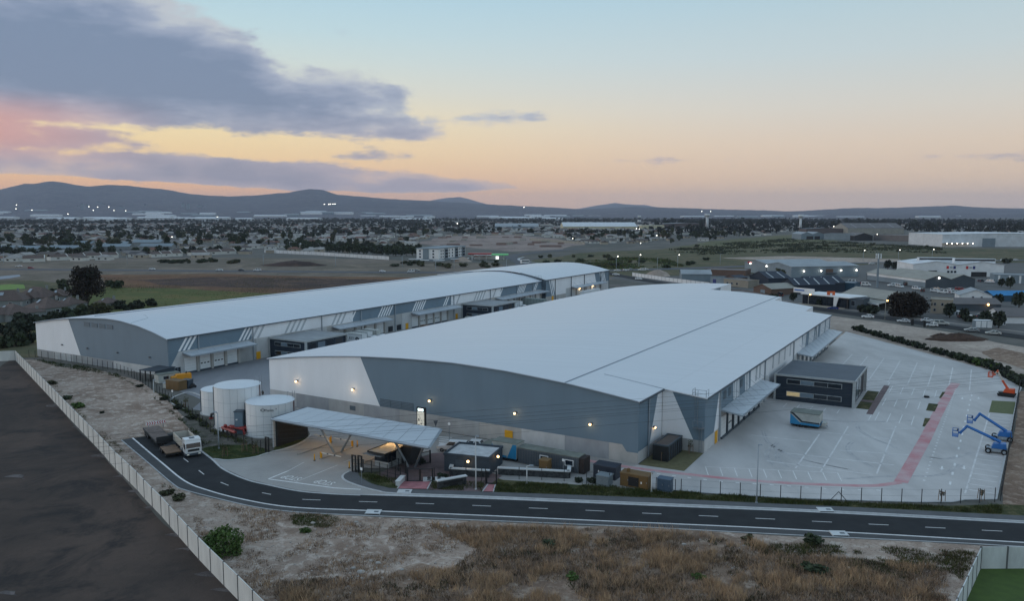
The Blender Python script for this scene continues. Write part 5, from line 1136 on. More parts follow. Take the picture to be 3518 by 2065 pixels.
# ------------------------------------------------------------------ vehicles
M_carw = mat('car_white', rgb(214, 216, 216), .25, var=0, spec=.6); M_carb = mat('car_blue', rgb(30, 48, 110), .25, var=0, spec=.6)
M_card = mat('car_dark', rgb(46, 48, 52), .25, var=0, spec=.6); M_carr = mat('car_red', rgb(140, 36, 30), .3, var=0); M_cars = mat('car_silver', rgb(150, 156, 160), .25, metal=.4, var=0)
M_tyre = mat('tyre', rgb(24, 24, 25), .85, var=0); M_rim = mat('rim', rgb(140, 142, 146), .4, metal=.6, var=0)
M_head = mat('headlight', (1, .95, .8), emis=.0, var=0); M_headon = mat('headlight_on', (1, .9, .7), emis=12, ecol=(1, .88, .6), var=0); M_tail = mat('tail_light', (.5, .03, .02), emis=.3, ecol=(1, .1, .05), var=0)
CARS = {}
def car_meshes(kind):
    if kind in CARS: return CARS[kind]
    L, Wd = {'sedan': (4.4, 1.72), 'hatch': (4.0, 1.72), 'pickup': (5.1, 1.8), 'van': (4.9, 1.85)}[kind]; w = Wd / 2; x0, x1 = -L / 2, L / 2
    b = MB(); prof = {'sedan': [(x0, .35), (x1, .35), (x1, .68), (x1 - .15, .78), (x1 - 1.1, .92), (x0 + .5, .95), (x0, .85)], 'hatch': [(x0, .35), (x1, .35), (x1, .7), (x1 - .9, .95), (x0 + .1, .98), (x0, .85)],
                      'pickup': [(x0, .45), (x1, .45), (x1, .85), (x1 - .1, .95), (x1 - 1.2, 1.08), (x0, 1.1)], 'van': [(x0, .4), (x1, .4), (x1, .8), (x1 - .6, 1.05), (x0, 1.1)]}[kind]
    b.hexa([(x, -w, z) for x, z in prof], [(x, w, z) for x, z in prof])
    cab = {'sedan': (x0 + .55, x1 - 1.2, x0 + 1.05, x1 - 1.9, .93, 1.42), 'hatch': (x0 + .1, x1 - 1.0, x0 + .5, x1 - 1.75, .96, 1.48), 'pickup': (x0 + .1, x1 - 1.25, x0 + .15, x1 - 1.9, 1.08, 1.78), 'van': (x0 + .05, x1 - .6, x0 + .12, x1 - 1.35, 1.08, 2.0)}[kind]
    a0, a1, c0, c1, z0, z1 = cab; g = .93
    ring0 = [(a0, -w * .96, z0), (a1, -w * .96, z0), (a1, w * .96, z0), (a0, w * .96, z0)]; ring1 = [(c0, -w * .80, z1), (c1, -w * .80, z1), (c1, w * .80, z1), (c0, w * .80, z1)]
    cb = MB(); cb.hexa(ring0, ring1)
    def quad(p, q, r, s_, out):
        P4 = [Vector(x) for x in (p, q, r, s_)]; cen = sum(P4, Vector()) / 4; return [tuple(cen + (x - cen) * .84 + Vector(out)) for x in P4]
    gl = {}
    gl['windscreen'] = MB().add(quad(ring0[1], ring0[2], ring1[2], ring1[1], (.02, 0, .02)), [(0, 1, 2, 3)])
    gl['rear_window'] = MB().add(quad(ring0[3], ring0[0], ring1[0], ring1[3], (-.02, 0, .02)), [(0, 1, 2, 3)])
    def side(sg, f0, f1):
        i0, i1 = (0, 1) if sg < 0 else (3, 2)
        A, B, Cc, D = Vector(ring0[i0]).lerp(Vector(ring0[i1]), f0), Vector(ring0[i0]).lerp(Vector(ring0[i1]), f1), Vector(ring1[i0]).lerp(Vector(ring1[i1]), f1), Vector(ring1[i0]).lerp(Vector(ring1[i1]), f0)
        return MB().add(quad(A, B, Cc, D, (0, sg * .02, .01)), [(0, 1, 2, 3)] if sg < 0 else [(3, 2, 1, 0)])
    sides = [side(s, a, b_) for s in (-1, 1) for a, b_ in ((.05, .5), (.52, .97))]
    wh = MB().cyly(-.1, .1, 0, 0, .33, 14); rm_ = MB().cyly(-.115, .115, 0, 0, .19, 10)
    wx = (x0 + .8, x1 - .85)
    CARS[kind] = dict(body=b, cab=cb, gl=gl, sides=sides, wheel=wh.mesh('tyre', M_tyre), rim=rm_.mesh('rim', M_rim), wx=wx, w=w, x0=x0, x1=x1, h=.66)
    CARS[kind]['cache'] = {}
    return CARS[kind]
def car(label, p, rz, kind='sedan', paint=None, lights=False, simple=False, group=None):
    c = car_meshes(kind); paint = paint or M_carw; key = paint.name
    if key not in c['cache']:
        c['cache'][key] = (c['body'].mesh('body', paint), c['cab'].mesh('cabin', paint), {k: v.mesh(k, M_glassd) for k, v in c['gl'].items()}, [s.mesh('side_window', M_glassd) for s in c['sides']],
                           [box(c['x1'] - .05, s * c['w'] * .72 - .16, .58, c['x1'] + .03, s * c['w'] * .72 + .16, .74).mesh('headlight', M_headon if lights else M_head) for s in (-1, 1)], [box(c['x0'] - .03, s * c['w'] * .78 - .12, .68, c['x0'] + .02, s * c['w'] * .78 + .12, .85).mesh('tail_light', M_tail) for s in (-1, 1)])
    b, cb, gl, sd_, hl, tl = c['cache'][key]
    t = thing('car' if kind in ('sedan', 'hatch') else 'pickup_truck' if kind == 'pickup' else 'van', label, {'pickup': 'pickup', 'van': 'van'}.get(kind, 'car'), p, rz, group)
    link('body', b, t); cc = link('cabin', cb, t)
    for k, m_ in gl.items(): link(k, m_, cc)
    for m_ in sd_: link('side_window', m_, cc)
    for x in c['wx']:
        for y in (-c['w'] + .1, c['w'] - .1):
            wl_ = link('wheel', c['wheel'], t, (x, y, .33)); link('rim', c['rim'], wl_)
    for m_ in hl + tl: link(m_.name.split('.')[0], m_, t)
    return t
car('white double cab pickup with canopy parked beside the zebra crossing', S(53.2, -9.2, .06), RZ + R(200), 'pickup')
car('white hatchback parked behind the white pickup near the warehouse front', S(55.2, -6.3, .06), RZ + R(195), 'hatch')
# --- heavy vehicles: x forward
M_cream = mat('tipper_cream', rgb(196, 190, 178), .6, var=.1, scale=1); M_deck = mat('worn_deck', rgb(112, 100, 94), .9, var=.25, scale=1.2, detail=7); M_wood = mat('brown_deck', rgb(128, 104, 84), .9, var=.2, scale=1.5, stretch=(1, 1, 1))
def wheels(t, xs, w, r=.5, dual=True):
    me = MB().cyly(-.15, .15, 0, 0, r, 14).mesh('tyre', M_tyre); ri = MB().cyly(-.165, .165, 0, 0, r * .5, 10).mesh('rim', M_rim)
    for x in xs:
        for s in (-1, 1):
            wv = link('wheel', me, t, (x, s * (w / 2 - .17), r)); link('rim', ri, wv)
def truck_cab(t, x, w=2.45, h=3.0, paint=None, dx=1.9):
    pm_ = paint or M_carw; hw = w / 2
    prof = [(x - dx, .75), (x, .75), (x + .02, 1.5), (x - .12, 2.3), (x - .45, h), (x - dx, h + .02)]
    cabp = part('cab', MB().hexa([(a, -hw, z) for a, z in prof], [(a, hw, z) for a, z in prof]), pm_, t)
    ws = MB().add([(x + .035, -hw + .12, 1.62), (x + .035, hw - .12, 1.62), (x - .115, hw - .15, 2.35), (x - .115, -hw + .15, 2.35)], [(0, 1, 2, 3)]); part('windscreen', ws, M_glassd, cabp)
    for s in (-1, 1): part('side_window', MB().add([(x - 1.3, s * (hw + .015), 1.6), (x - .25, s * (hw + .015), 1.6), (x - .35, s * (hw + .015), 2.3), (x - 1.3, s * (hw + .015), 2.3)], [(0, 1, 2, 3)][::1] if s < 0 else [(3, 2, 1, 0)]), M_glassd, cabp); 
    for s in (-1, 1): part('mirror', box(x - .25, s * (hw + .12) - .05, 1.5, x - .1, s * (hw + .12) + .12, 2.2), M_blk, cabp)
    part('grille', box(x + .03, -hw + .35, 1.05, x + .06, hw - .35, 1.42), M_blk, cabp); part('bumper', box(x - .35, -hw, .42, x + .08, hw, .74), M_trim, cabp)
    for s in (-1, 1): part('headlight', box(x + .08, s * hw * .72 - .18, .5, x + .1, s * hw * .72 + .18, .68), M_head, cabp)
    part('roof_hatch', box(x - 1.3, -.4, h + .02, x - .7, .4, h + .07), M_trim, cabp)
rdir = ang(P(660, 1522), P(745, 1600))
tp = P(655, 1577); t = thing('tipper_truck', 'white tipper truck with cream bin facing down the road', 'truck', (tp.x - math.cos(rdir) * 4.1 + .3, tp.y - math.sin(rdir) * 4.1 + .6, .05), rdir)
truck_cab(t, 4.1, 2.5, 3.05); wheels(t, (3.1, -1.5, -2.8), 2.5, .52)
part('chassis', box(-3.9, -.5, .6, 2.2, .5, .95), M_black, t)
bn = part('tipper_bin', MB().hexa([(-4.1, -1.2, 1.1), (1.7, -1.2, 1.1), (1.7, 1.2, 1.1), (-4.1, 1.2, 1.1)], [(-4.3, -1.25, 1.25), (1.8, -1.25, 1.25), (1.8, 1.25, 1.25), (-4.3, 1.25, 1.25)]), M_cream, t)
for nm, b in (('bin_side', (-4.3, -1.25, 1.26, 1.8, -1.15, 2.5)), ('bin_side', (-4.3, 1.15, 1.26, 1.8, 1.25, 2.5)), ('headboard', (1.7, -1.14, 1.26, 1.82, 1.14, 2.75)), ('tailgate', (-4.3, -1.14, 1.26, -4.2, 1.14, 2.5))): part(nm, box(*b), M_cream, bn)
part('cab_guard', box(1.5, -1.2, 2.76, 2.3, 1.2, 2.84), M_cream, bn); part('bin_floor', box(-4.19, -1.14, 1.26, 1.69, 1.14, 1.3), M_black, bn)
for k in range(7): part('bin_rib', MB().box(-4.0 + k * .92, -1.32, 1.3, -3.9 + k * .92, -1.251, 2.45), M_cream, bn)
part('fuel_tank', MB().cylx(.2, 1.4, -.95, .8, .33), M_steel, t)
fl, fr_ = P(538.9, 1532.5, 1.25), P(591.7, 1500.6, 1.25); cen = (fl + fr_) / 2
t = thing('flatbed_trailer', 'long black flatbed trailer with headboard parked beside the tipper truck', 'trailer', (cen.x - math.cos(rdir) * 5.6, cen.y - math.sin(rdir) * 5.6, .05), rdir)
part('deck', box(-5.6, -1.3, 1.1, 5.5, 1.3, 1.25), M_deck, t); part('side_rail', MB().box(-5.6, -1.34, .95, 5.5, -1.301, 1.27).box(-5.6, 1.301, .95, 5.5, 1.34, 1.27), M_blk, t)
part('headboard', box(5.5, -1.3, .9, 5.62, 1.3, 2.05), M_blk, t); part('frame_beam', MB().box(-5.5, -.5, .7, 5.4, -.3, 1.09).box(-5.5, .3, .7, 5.4, .5, 1.09), M_blk, t); wheels(t, (-4.6, -3.4, -2.2), 2.5, .45)
part('landing_leg', MB().box(3.0, -.7, 0, 3.2, -.5, 1.05).box(3.0, .5, 0, 3.2, .7, 1.05), M_blk, t)
t = thing('dolly_trailer', 'low brown planked dolly trailer in front of the black flatbed', 'trailer', (cen.x + math.cos(rdir) * 3.6, cen.y + math.sin(rdir) * 3.6, .05), rdir)
for k in range(6): part('plank', box(-1.6, -1.2 + k * .4 + .01, .78, 3.0, -1.2 + (k + 1) * .4 - .01, .9), M_wood, t)
part('frame', MB().box(-2.4, -.8, .5, 2.9, -.6, .77).box(-2.4, .6, .5, 2.9, .8, .77).box(2.7, -1.2, .5, 2.95, 1.2, .77), M_blk, t); wheels(t, (-2.0, -.9), 2.3, .42); wheels(t, (2.0,), 2.3, .3)
part('fifth_wheel', MB().cyl(-1.9, 0, .78, .95, .6, n=14), M_blk, t)
def box_truck(label, v, u, rz, L=6.5, h=3.6, boxm=None, logo=None, scale=1.0):
    t = thing('box_truck', label, 'truck', S(v, u, .05), rz); boxm = boxm or M_carw
    truck_cab(t, L / 2 + 1.9, 2.3, 2.55, dx=1.7); wheels(t, (L / 2 + 1.0, -L / 2 + 1.3), 2.3, .45); part('chassis', box(-L / 2, -.45, .55, L / 2 + .3, .45, .95), M_black, t)
    bd = part('box_body', box(-L / 2, -1.2, .96, L / 2, 1.2, h), boxm, t); part('box_roof', box(-L / 2 + .05, -1.15, h, L / 2 - .05, 1.15, h + .05), M_mosswhite, bd)
    part('edge_trim', MB().bar((-L / 2, -1.21, h), (L / 2, -1.21, h), .08).bar((L / 2 + .01, -1.2, 1), (L / 2 + .01, -1.2, h), .08), M_trim, bd)
    if logo:
        text('logo_lettering', logo, 1.05, M_navy, bd, (-.7, -1.24, 2.35), (R(90), 0, 0), .01)
        e = MB(); rr = .62; e.add([(1.5 + rr * 1.3 * math.cos(2 * math.pi * i / 6), -1.23, 2.35 + rr * math.sin(2 * math.pi * i / 6)) for i in range(6)], [tuple(range(6))]); part('logo_emblem', e, M_navy, bd)
        e = MB(); e.add([(1.5 + .24 * math.cos(2 * math.pi * i / 4), -1.245, 2.35 + .2 * math.sin(2 * math.pi * i / 4)) for i in range(4)], [(0, 1, 2, 3)]); part('logo_emblem', e, M_carw, bd)
    return t
box_truck('white box truck lettered RTT with dark emblem, next to the navy office', -33.0, 64.4, RZ, 6.6, 3.75, logo='RTT')
box_truck('plain white box truck parked just behind the lettered one', -35.0, 69.6, RZ, 6.0, 3.6)
box_truck('white box truck with grey roof, third from the navy office', -34.6, 73.2, RZ, 6.0, 3.7, M_mosswhite)
bt = box_truck('white box truck nearest the farther navy office', -34.5, 156.5, RZ, 6.5, 3.8); part('red_sign', box(-.6, -1.24, 2.6, 1.6, -1.21, 3.2), M_redp, bt)
box_truck('white box truck in the middle of the far loading row', -36.0, 164.0, RZ, 6.5, 3.9)
t = thing('curtain_trailer', 'pale green grey curtain side trailer at the far dock', 'trailer', S(-33.5, 176, .05), RZ)
part('body', box(-5.5, -1.25, 1.0, 5.5, 1.25, 4.0), mat('tarp_grey', rgb(136, 146, 142), .8, var=.12, scale=.5), t); part('chassis', box(-5.4, -.5, .6, 5.4, .5, .99), M_black, t); wheels(t, (-4.4, -3.2, -2.0), 2.4, .45)
for k in range(8): part('strap', box(-5.2 + k * 1.45, -1.27, 1.0, -5.1 + k * 1.45, -1.25, 4.0), M_trim, t)
t = thing('pallet_stack', 'stack of brown pallets against the far warehouse wall', 'pallets', S(-36.0, 103.5, .05), RZ)
for k in range(5): part('pallet', box(-1.6, -1.2, k * .28, 1.4, 1.2, k * .28 + .2), M_wood, t)
t = thing('lowbed_trailer', 'empty dark skeletal trailer with pale load at the far dock', 'trailer', S(-32.0, 128, .05), RZ)
part('deck', box(-4, -1.2, .9, 4, 1.2, 1.1), M_mosswhite, t); part('load', box(-3.5, -1.0, 1.1, 1.5, 1.0, 1.6), M_mosswhite, t); wheels(t, (-3, -1.8), 2.4, .45)
car('small white car parked at the step of the far warehouse', S(-34.5, 201, .06), RZ + R(180), 'hatch')
t = thing('curtain_trailer', 'long white lit trailer row at the farthest dock canopy', 'trailer', S(-31.5, 228, .05), RZ + R(90)); part('body', box(-9, -1.25, 1.0, 9, 1.25, 3.4), M_carw, t); part('chassis', box(-8.8, -.5, .5, 8.8, .5, .99), M_black, t); wheels(t, (-7, -5.8, 6), 2.4, .45)

# ------------------------------------------------------------------ boom lifts
M_liftb = mat('lift_blue', rgb(36, 104, 172), .45, var=.06); M_lifto = mat('lift_orange', rgb(206, 78, 30), .5, var=.06); M_liftg = mat('lift_grey', rgb(150, 160, 168), .5, var=.05)
def boom_lift(label, v, u, rz, col, pts, tracked=False, jibm=None):
    """pts: elbow chain (x, z) in the lift's own plane, x forward"""
    t = thing('boom_lift', label, 'boom lift', S(v, u, .07), rz)
    part('chassis', MB().box(-1.4, -.8, .35, 1.4, .8, .8), M_liftg if not tracked else M_blk, t)
    if tracked:
        for s in (-1, 1): part('track', MB().hexa([(-1.5, s * 1.0 - .22, 0), (1.5, s * 1.0 - .22, 0), (1.5, s * 1.0 + .22, 0), (-1.5, s * 1.0 + .22, 0)], [(-1.75, s * 1.0 - .22, .6), (1.75, s * 1.0 - .22, .6), (1.75, s * 1.0 + .22, .6), (-1.75, s * 1.0 + .22, .6)]), M_black, t)
    else:
        me = MB().cyly(-.18, .18, 0, 0, .46, 14).mesh('tyre', M_tyre); ri = MB().cyly(-.19, .19, 0, 0, .24, 10).mesh('rim', M_liftg)
        for x in (-1.15, 1.15):
            for s in (-1, 1): wv = link('wheel', me, t, (x, s * 1.0, .46)); link('rim', ri, wv)
    tr = part('turret', MB().hexa([(-1.5, -.75, .85), (.7, -.75, .85), (.7, .75, .85), (-1.5, .75, .85)], [(-1.4, -.7, 1.75), (.4, -.7, 1.6), (.4, .7, 1.6), (-1.4, .7, 1.75)]), col, t)
    part('engine_cover', box(-1.2, -.78, 1.0, -.1, -.751, 1.5), M_liftg if not tracked else col, tr)
    for i in range(len(pts) - 1):
        (a, b), (c, d) = pts[i], pts[i + 1]; w = .36 - .06 * i
        part('boom_section', MB().tube([(a, 0, b), (c, 0, d)], [w * .75, w * .6], 4), (jibm if (i and jibm) else col), t)
    for (a, b) in pts[1:-1]: part('knuckle', MB().cyly(-.3, .3, a, b, .22, 10), col, t)
    x, z = pts[-1]; bk = part('basket', box(x, -.9, z - .55, x + .9, .9, z - .45), col, t)
    mb = MB()
    for a in (x + .03, x + .87):
        for y in (-.87, 0, .87): mb.bar((a, y, z - .5), (a, y, z + .55), .06)
    for zz_ in (z + .05, z + .55): mb.bar((x, -.87, zz_), (x + .9, -.87, zz_), .06).bar((x, .87, zz_), (x + .9, .87, zz_), .06).bar((x + .9, -.87, zz_), (x + .9, .87, zz_), .06).bar((x, -.87, zz_), (x, .87, zz_), .06)
    part('basket_rail', mb, col, bk); part('control_box', box(x + .05, -.3, z + .3, x + .25, .3, z + .6), M_black, bk)
    return t
boom_lift('blue boom lift with low folded arm, nearer the front fence', 132.0, 36.0, RZ + R(180), M_liftb, [(-.6, 1.9), (4.4, 3.9), (5.3, 2.7), (5.6, 2.6)])
boom_lift('blue boom lift with higher raised arm, behind the other blue one', 133.0, 45.0, RZ + R(180), M_liftb, [(-.6, 1.7), (3.6, 4.3), (4.3, 3.1), (4.6, 3.1)])
boom_lift('orange tracked boom lift with pale arm at the hedge corner', 134.5, 85.6, RZ + R(172), M_lifto, [(-.2, 1.5), (.9, 3.2), (2.0, 5.3), (2.5, 4.5), (2.8, 4.4)], True, M_cream)
solo('tyre', MB().cyl(0, 0, 0, .3, .55, n=14), M_black, 'lone dark tyre lying on the truck yard near the planted squares', 'tyre', S(119.5, 75.2, .08))
# ================================================================== VEGETATION KIT
M_leaf = [mat('leaf_%s' % n, rgb(*c), .8, var=.22, scale=1.3, spec=.2, objrand=.22) for n, c in (('dark', (54, 62, 48)), ('mid', (66, 76, 54)), ('olive', (84, 86, 60)), ('bright', (82, 104, 54)), ('rust', (52, 47, 41)))]
M_bark = mat('bark', rgb(70, 60, 52), .9, var=.2, scale=2)
def leaves(mb, rnd, c, rad, n, size, m=0, shell=.55, flat=0.0):
    for _ in range(n):
        while True:
            p = Vector((rnd.uniform(-1, 1), rnd.uniform(-1, 1), rnd.uniform(-1, 1)))
            if shell * .6 < p.length < 1.0: break
        q = Vector((c[0] + p.x * rad[0], c[1] + p.y * rad[1], c[2] + p.z * rad[2]))
        a = Vector((rnd.gauss(0, 1), rnd.gauss(0, 1), rnd.gauss(0, 1))).normalized(); b = a.cross(Vector((rnd.gauss(0, 1), rnd.gauss(0, 1), rnd.gauss(0, 1)))).normalized()
        s = size * rnd.uniform(.6, 1.3)
        mb.add([q - a * s, q + b * s * .8, q + a * s, q - b * s * .8], [(0, 1, 2, 3)], m)
def crown_mb(seed, w, h, z0, clumps, per, size):
    rnd = random.Random(seed); mb = MB()
    leaves(mb, rnd, (0, 0, z0 + h * .45), (w * .40, w * .40, h * .36), per * 2, size * 1.2, shell=.2)
    for _ in range(clumps):
        a = rnd.uniform(0, 6.28); zz_ = rnd.uniform(.12, .95); rr = w * .5 * math.sqrt(max(.05, 1 - (2 * zz_ - 1) ** 2)) * rnd.uniform(.55, .95)
        cr = w * rnd.uniform(.16, .26)
        leaves(mb, rnd, (rr * math.cos(a), rr * math.sin(a), z0 + h * zz_), (cr, cr, cr * .8), per, size)
    return mb
TREE = {}
def tree_mesh(kind):
    """far tree as one mesh: trunk and crown"""
    if kind in TREE: return TREE[kind]
    k, i = kind
    seed = {'round': 10, 'tall': 20, 'cypress': 30, 'bush': 40, 'flat': 50}[k] + i
    if k == 'round': mb = crown_mb(seed, 7, 5.2, 1.6, 9, 26, .75); tr = (1.9, .3)
    elif k == 'tall': mb = crown_mb(seed, 6.5, 9.5, 2.4, 12, 26, .85); tr = (3.2, .35)
    elif k == 'cypress': mb = crown_mb(seed, 2.4, 8.0, .6, 10, 20, .5); tr = (1.0, .2)
    elif k == 'flat': mb = crown_mb(seed, 11, 5.0, 4.5, 12, 26, .9); tr = (5.2, .35)
    else: mb = crown_mb(seed, 3.2, 1.9, -.1, 7, 24, .38); tr = (.6, .1)
    nleaf = len(mb.f); mb.tube([(0, 0, -.1), (.1, 0, tr[0] * .6), (0, .1, tr[0] + 1)], [tr[1], tr[1] * .8, tr[1] * .5], 5, 1)
    TREE[kind] = mb; return mb
TMESH = {}
def nth(n): return '%d%s' % (n, 'th' if 10 <= n % 100 <= 20 else {1: 'st', 2: 'nd', 3: 'rd'}.get(n % 10, 'th'))
def tree(label, p, kind, s=1.0, leaf=0, group=None, name=None, rz=0.0, sz=None, cat='tree'):
    key = (kind, leaf)
    if key not in TMESH: TMESH[key] = tree_mesh(kind).mesh('_'.join(map(str, kind)), [M_leaf[leaf], M_bark])
    o = link(name or {'bush': 'shrub', 'cypress': 'cypress_tree', 'tall': 'tall_tree', 'flat': 'spreading_tree'}.get(kind[0], 'tree'), TMESH[key], None, p, rz, label=label, cat='shrub' if kind[0] == 'bush' and cat == 'tree' else cat, group=group)
    o.scale = (s, s, sz or s); return o

# ================================================================== INDUSTRIAL ESTATE ON THE RIGHT
def M_(n, c, **k): return mat(n, rgb(*c), k.pop('rough', .7), **{**dict(var=.1, scale=.15), **k})
M_shg = M_('shed_bluegrey', (124, 138, 146)); M_shgr = M_('shed_roof_grey', (150, 158, 162)); M_shn = M_('shed_navy', (30, 44, 60)); M_shw = M_('shed_white', (226, 228, 228)); M_shwr = M_('shed_roof_white', (214, 218, 220))
M_shc = M_('shed_cement', (150, 148, 138)); M_beige = M_('shed_beige', (146, 138, 124)); M_dk = M_('shed_charcoal', (70, 80, 88)); M_brick = M_('brick_brown', (104, 82, 70)); M_cyan = M_('roof_cyan', (40, 128, 182)); M_brn = M_('roof_brown', (104, 100, 98)); M_sky = mat('skylight_sheet', rgb(186, 192, 192), .6, var=.03); M_teal = M_('shed_teal', (46, 78, 98)); M_or = M_('sign_orange', (206, 92, 34))
def shed(label, p1, p2, depth, eave, rise, wallm, roofm, n=1, cat='shed', name='shed', over=.4, sky=0, doors=(), wins=(), lamps=(), skew=0.0):
    """gable end from p1 to p2 (seen from outside, left to right), ridge running back depth metres"""
    p1, p2 = Vector(p1[:2]), Vector(p2[:2]); W = (p2 - p1).length
    t = thing(name, label, cat, (p1.x, p1.y, 0), math.atan2((p2 - p1).y, (p2 - p1).x)); bw = W / n
    prof = [(0, 0), (W, 0), (W, eave)]
    for k in range(n - 1, -1, -1): prof += [(bw * (k + .5), eave + rise), (bw * k, eave)]
    part('wall', MB().wallx(prof, 0, .2), wallm, t); part('wall', MB().wallx(prof, depth - .2, depth), wallm, t)
    part('side_wall', box(0, .2, 0, .2, depth - .2, eave), wallm, t); part('side_wall', box(W - .2, .2, 0, W, depth - .2, eave), wallm, t)
    for k in range(n):
        a, c, b = bw * k, bw * (k + .5), bw * (k + 1)
        oa = over if k == 0 else 0; ob = over if k == n - 1 else 0; sl_ = rise / (bw / 2)
        for (x0, z0, x1, z1) in ((a - oa, eave - oa * sl_, c, eave + rise), (c, eave + rise, b + ob, eave - ob * sl_)):
            r_ = part('roof_slope', MB().hexa([(x0, -over, z0 + .01), (x1, -over, z1 + .01), (x1, depth + over, z1 + .01), (x0, depth + over, z0 + .01)], [(x0, -over, z0 + .14), (x1, -over, z1 + .14), (x1, depth + over, z1 + .14), (x0, depth + over, z0 + .14)]), roofm, t)
            for j in range(sky):
                y = depth * (j + .5) / sky; f0, f1 = .12, .9
                q = lambda f: (x0 + (x1 - x0) * f, z0 + (z1 - z0) * f + .145)
                part('skylight', MB().add([(q(f0)[0], y - .3, q(f0)[1]), (q(f1)[0], y - .3, q(f1)[1]), (q(f1)[0], y + .3, q(f1)[1]), (q(f0)[0], y + .3, q(f0)[1])], [(0, 1, 2, 3)]), M_sky, r_)
    for (x, w, h, m) in doors: part('door', box(x, -.08, 0, x + w, -.003, h), m, t)
    for (x, z, w, h) in wins:
        f = part('window', box(x, -.06, z, x + w, -.003, z + h), M_trimL, t); part('pane', box(x + .1, -.08, z + .1, x + w - .1, -.061, z + h - .1), M_glassd, f)
    for (x, y, z, m) in lamps:
        l = part('wall_lamp', box(x - .15, y - .15, z - .1, x + .15, y + .15, z + .1), M_lampoff, t); part('bulb', MB().ball(x + (-.4 if x < 0 else .4 if x > W else 0), y - (.4 if y < .5 else 0), z, .45), m, l)
    return t
def flat_block(label, p1, p2, depth, h, wallm, roofm, cat='building', name='building', wins=(), doors=(), par=.35, side=()):
    p1, p2 = Vector(p1[:2]), Vector(p2[:2]); W = (p2 - p1).length
    t = thing(name, label, cat, (p1.x, p1.y, 0), math.atan2((p2 - p1).y, (p2 - p1).x))
    part('wall', box(0, 0, 0, W, depth, h), wallm, t); part('roof', box(.2, .2, h, W - .2, depth - .2, h + .06), roofm, t)
    if par: part('parapet', MB().box(-.1, -.1, h + .0, W + .1, .19, h + par).box(-.1, depth - .19, h, W + .1, depth + .1, h + par).box(-.1, .2, h, .19, depth - .2, h + par).box(W - .19, .2, h, W + .1, depth - .2, h + par), wallm, t)
    for (x, z, w, hh) in wins:
        f = part('window', box(x, -.06, z, x + w, -.003, z + hh), M_trimL, t); part('pane', box(x + .08, -.08, z + .08, x + w - .08, -.061, z + hh - .08), M_glassd, f)
    for (y, z, w, hh) in side: part('side_window', box(W + .003, y, z, W + .06, y + w, z + hh), M_glassd, t)
    for (x, w, hh, m) in doors: part('door', box(x, -.08, 0, x + w, -.003, hh), m, t)
    return t
gs = shed('big blue grey twin gabled shed with a row of small white lamps', (158, 543), (171, 489), 47, 6.9, 1.9, M_shg, M_shgr, 2, lamps=[(28, 0, 5.6, M_lampw), (8, 0, 6.2, M_lampw), (56.2, 8, 4.2, M_lampw), (56.2, 20, 4.2, M_lampw), (56.2, 34, 4.2, M_lampw), (56.2, 45, 4.2, M_lampw)])
part('sign', box(55.6, 24, 3.0, 55.75, 29, 5.2), M_brick, gs); part('canopy', box(55.7, 23, 2.4, 57.2, 31, 2.7), M_dk, gs); part('sign', box(4, -.1, 6.2, 9, -.01, 7.2), M_redp, gs); part('downpipe', box(27.5, -.2, 0, 27.9, -.01, 6.9), M_dk, gs)
wc = shed('white twin gabled depot with dark roof vents and red and blue logos', P(3136, 948), (P(3136, 948) + Vector((52, -9, 0))), 34, 7.4, 2.0, M_shw, M_shwr, 2, doors=[(9, 5, 3.6, M_blk), (34, 9, 3.0, M_blk)], wins=[(20, 2.2, 1.4, 1.4), (22, 2.2, 1.4, 1.4), (24, 2.2, 1.4, 1.4)])
for x0, x1, y0 in ((8, 30, 16), (26, 50, 6)): part('roof_monitor', box(x0, y0, 7.6, x1, y0 + 4, 10.9), M_shwr, wc); part('monitor_louvre', box(x0 + .3, y0 - .1, 9.5, x1 - .3, y0 - .01, 10.6), M_blk, wc)
for x in (19.5, 30.8):
    l = part('logo', box(x, -.1, 4.8, x + 5.4, -.01, 6.6), M_shw, wc); part('logo_red', box(x, -.13, 4.8, x + 1.4, -.101, 6.6), M_redp, l); part('logo_blue', box(x + 4.0, -.13, 4.8, x + 5.4, -.101, 6.6), M_carb, l); part('logo_stripe', box(x + 1.9, -.13, 5.2, x + 3.6, -.101, 6.2), M_liftg, l)
gd = shed('grey warehouse with white eaves band and two charcoal gables', (220, 424), (249, 429), 52, 4.4, 2.4, M_dk, M_shc, 2, lamps=[(7.5, 0, 5.3, M_lampw)])
part('eaves_band', box(-.06, .3, 3.0, -.01, 51.5, 4.3), M_shw, gd); part('lower_band', box(-.05, .3, .3, -.01, 51.5, 2.9), M_shg, gd)
nv_ = shed('dark navy workshop with slanted white skylights behind the showroom', (136.5, 405), (139.2, 392.5), 22, 4.4, 3.0, M_shn, M_shn, 1, sky=4)
part('door', box(4, -.1, 0, 8, -.01, 3.0), M_shg, nv_)
shed('second navy roof with skylights right behind the workshop', (146, 412), (149.5, 399), 20, 4.6, 3.0, M_shn, M_shn, 1, sky=3)
shed('small navy roofed shed with two skylights by the grey twin shed', P(2575, 968), P(2640, 978), 14, 3.4, 3.2, M_shn, M_shn, 1, sky=2)
shed('brown brick workshop with wide grey roof left of the navy one', P(2588, 1008), P(2650, 1016), 16, 3.2, 2.0, M_brick, M_shc, 1, doors=[(5, 3, 2.4, M_shg)])
flat_block('teal blue shed beside the navy skylight roof', P(2884, 1000), P(2935, 1003), 10, 4.2, M_teal, M_shgr)
sh = flat_block('black glass showroom with white roof edge beside the orange sign', P(2756, 1046), P(2912, 1063), 12, 4.6, M_blk, M_dk, par=0.0)
W_ = (P(2756, 1046) - P(2912, 1063)).length
part('roof_fascia', box(-.5, -.8, 4.62, W_ + 1, 12.3, 5.0), M_shw, sh)
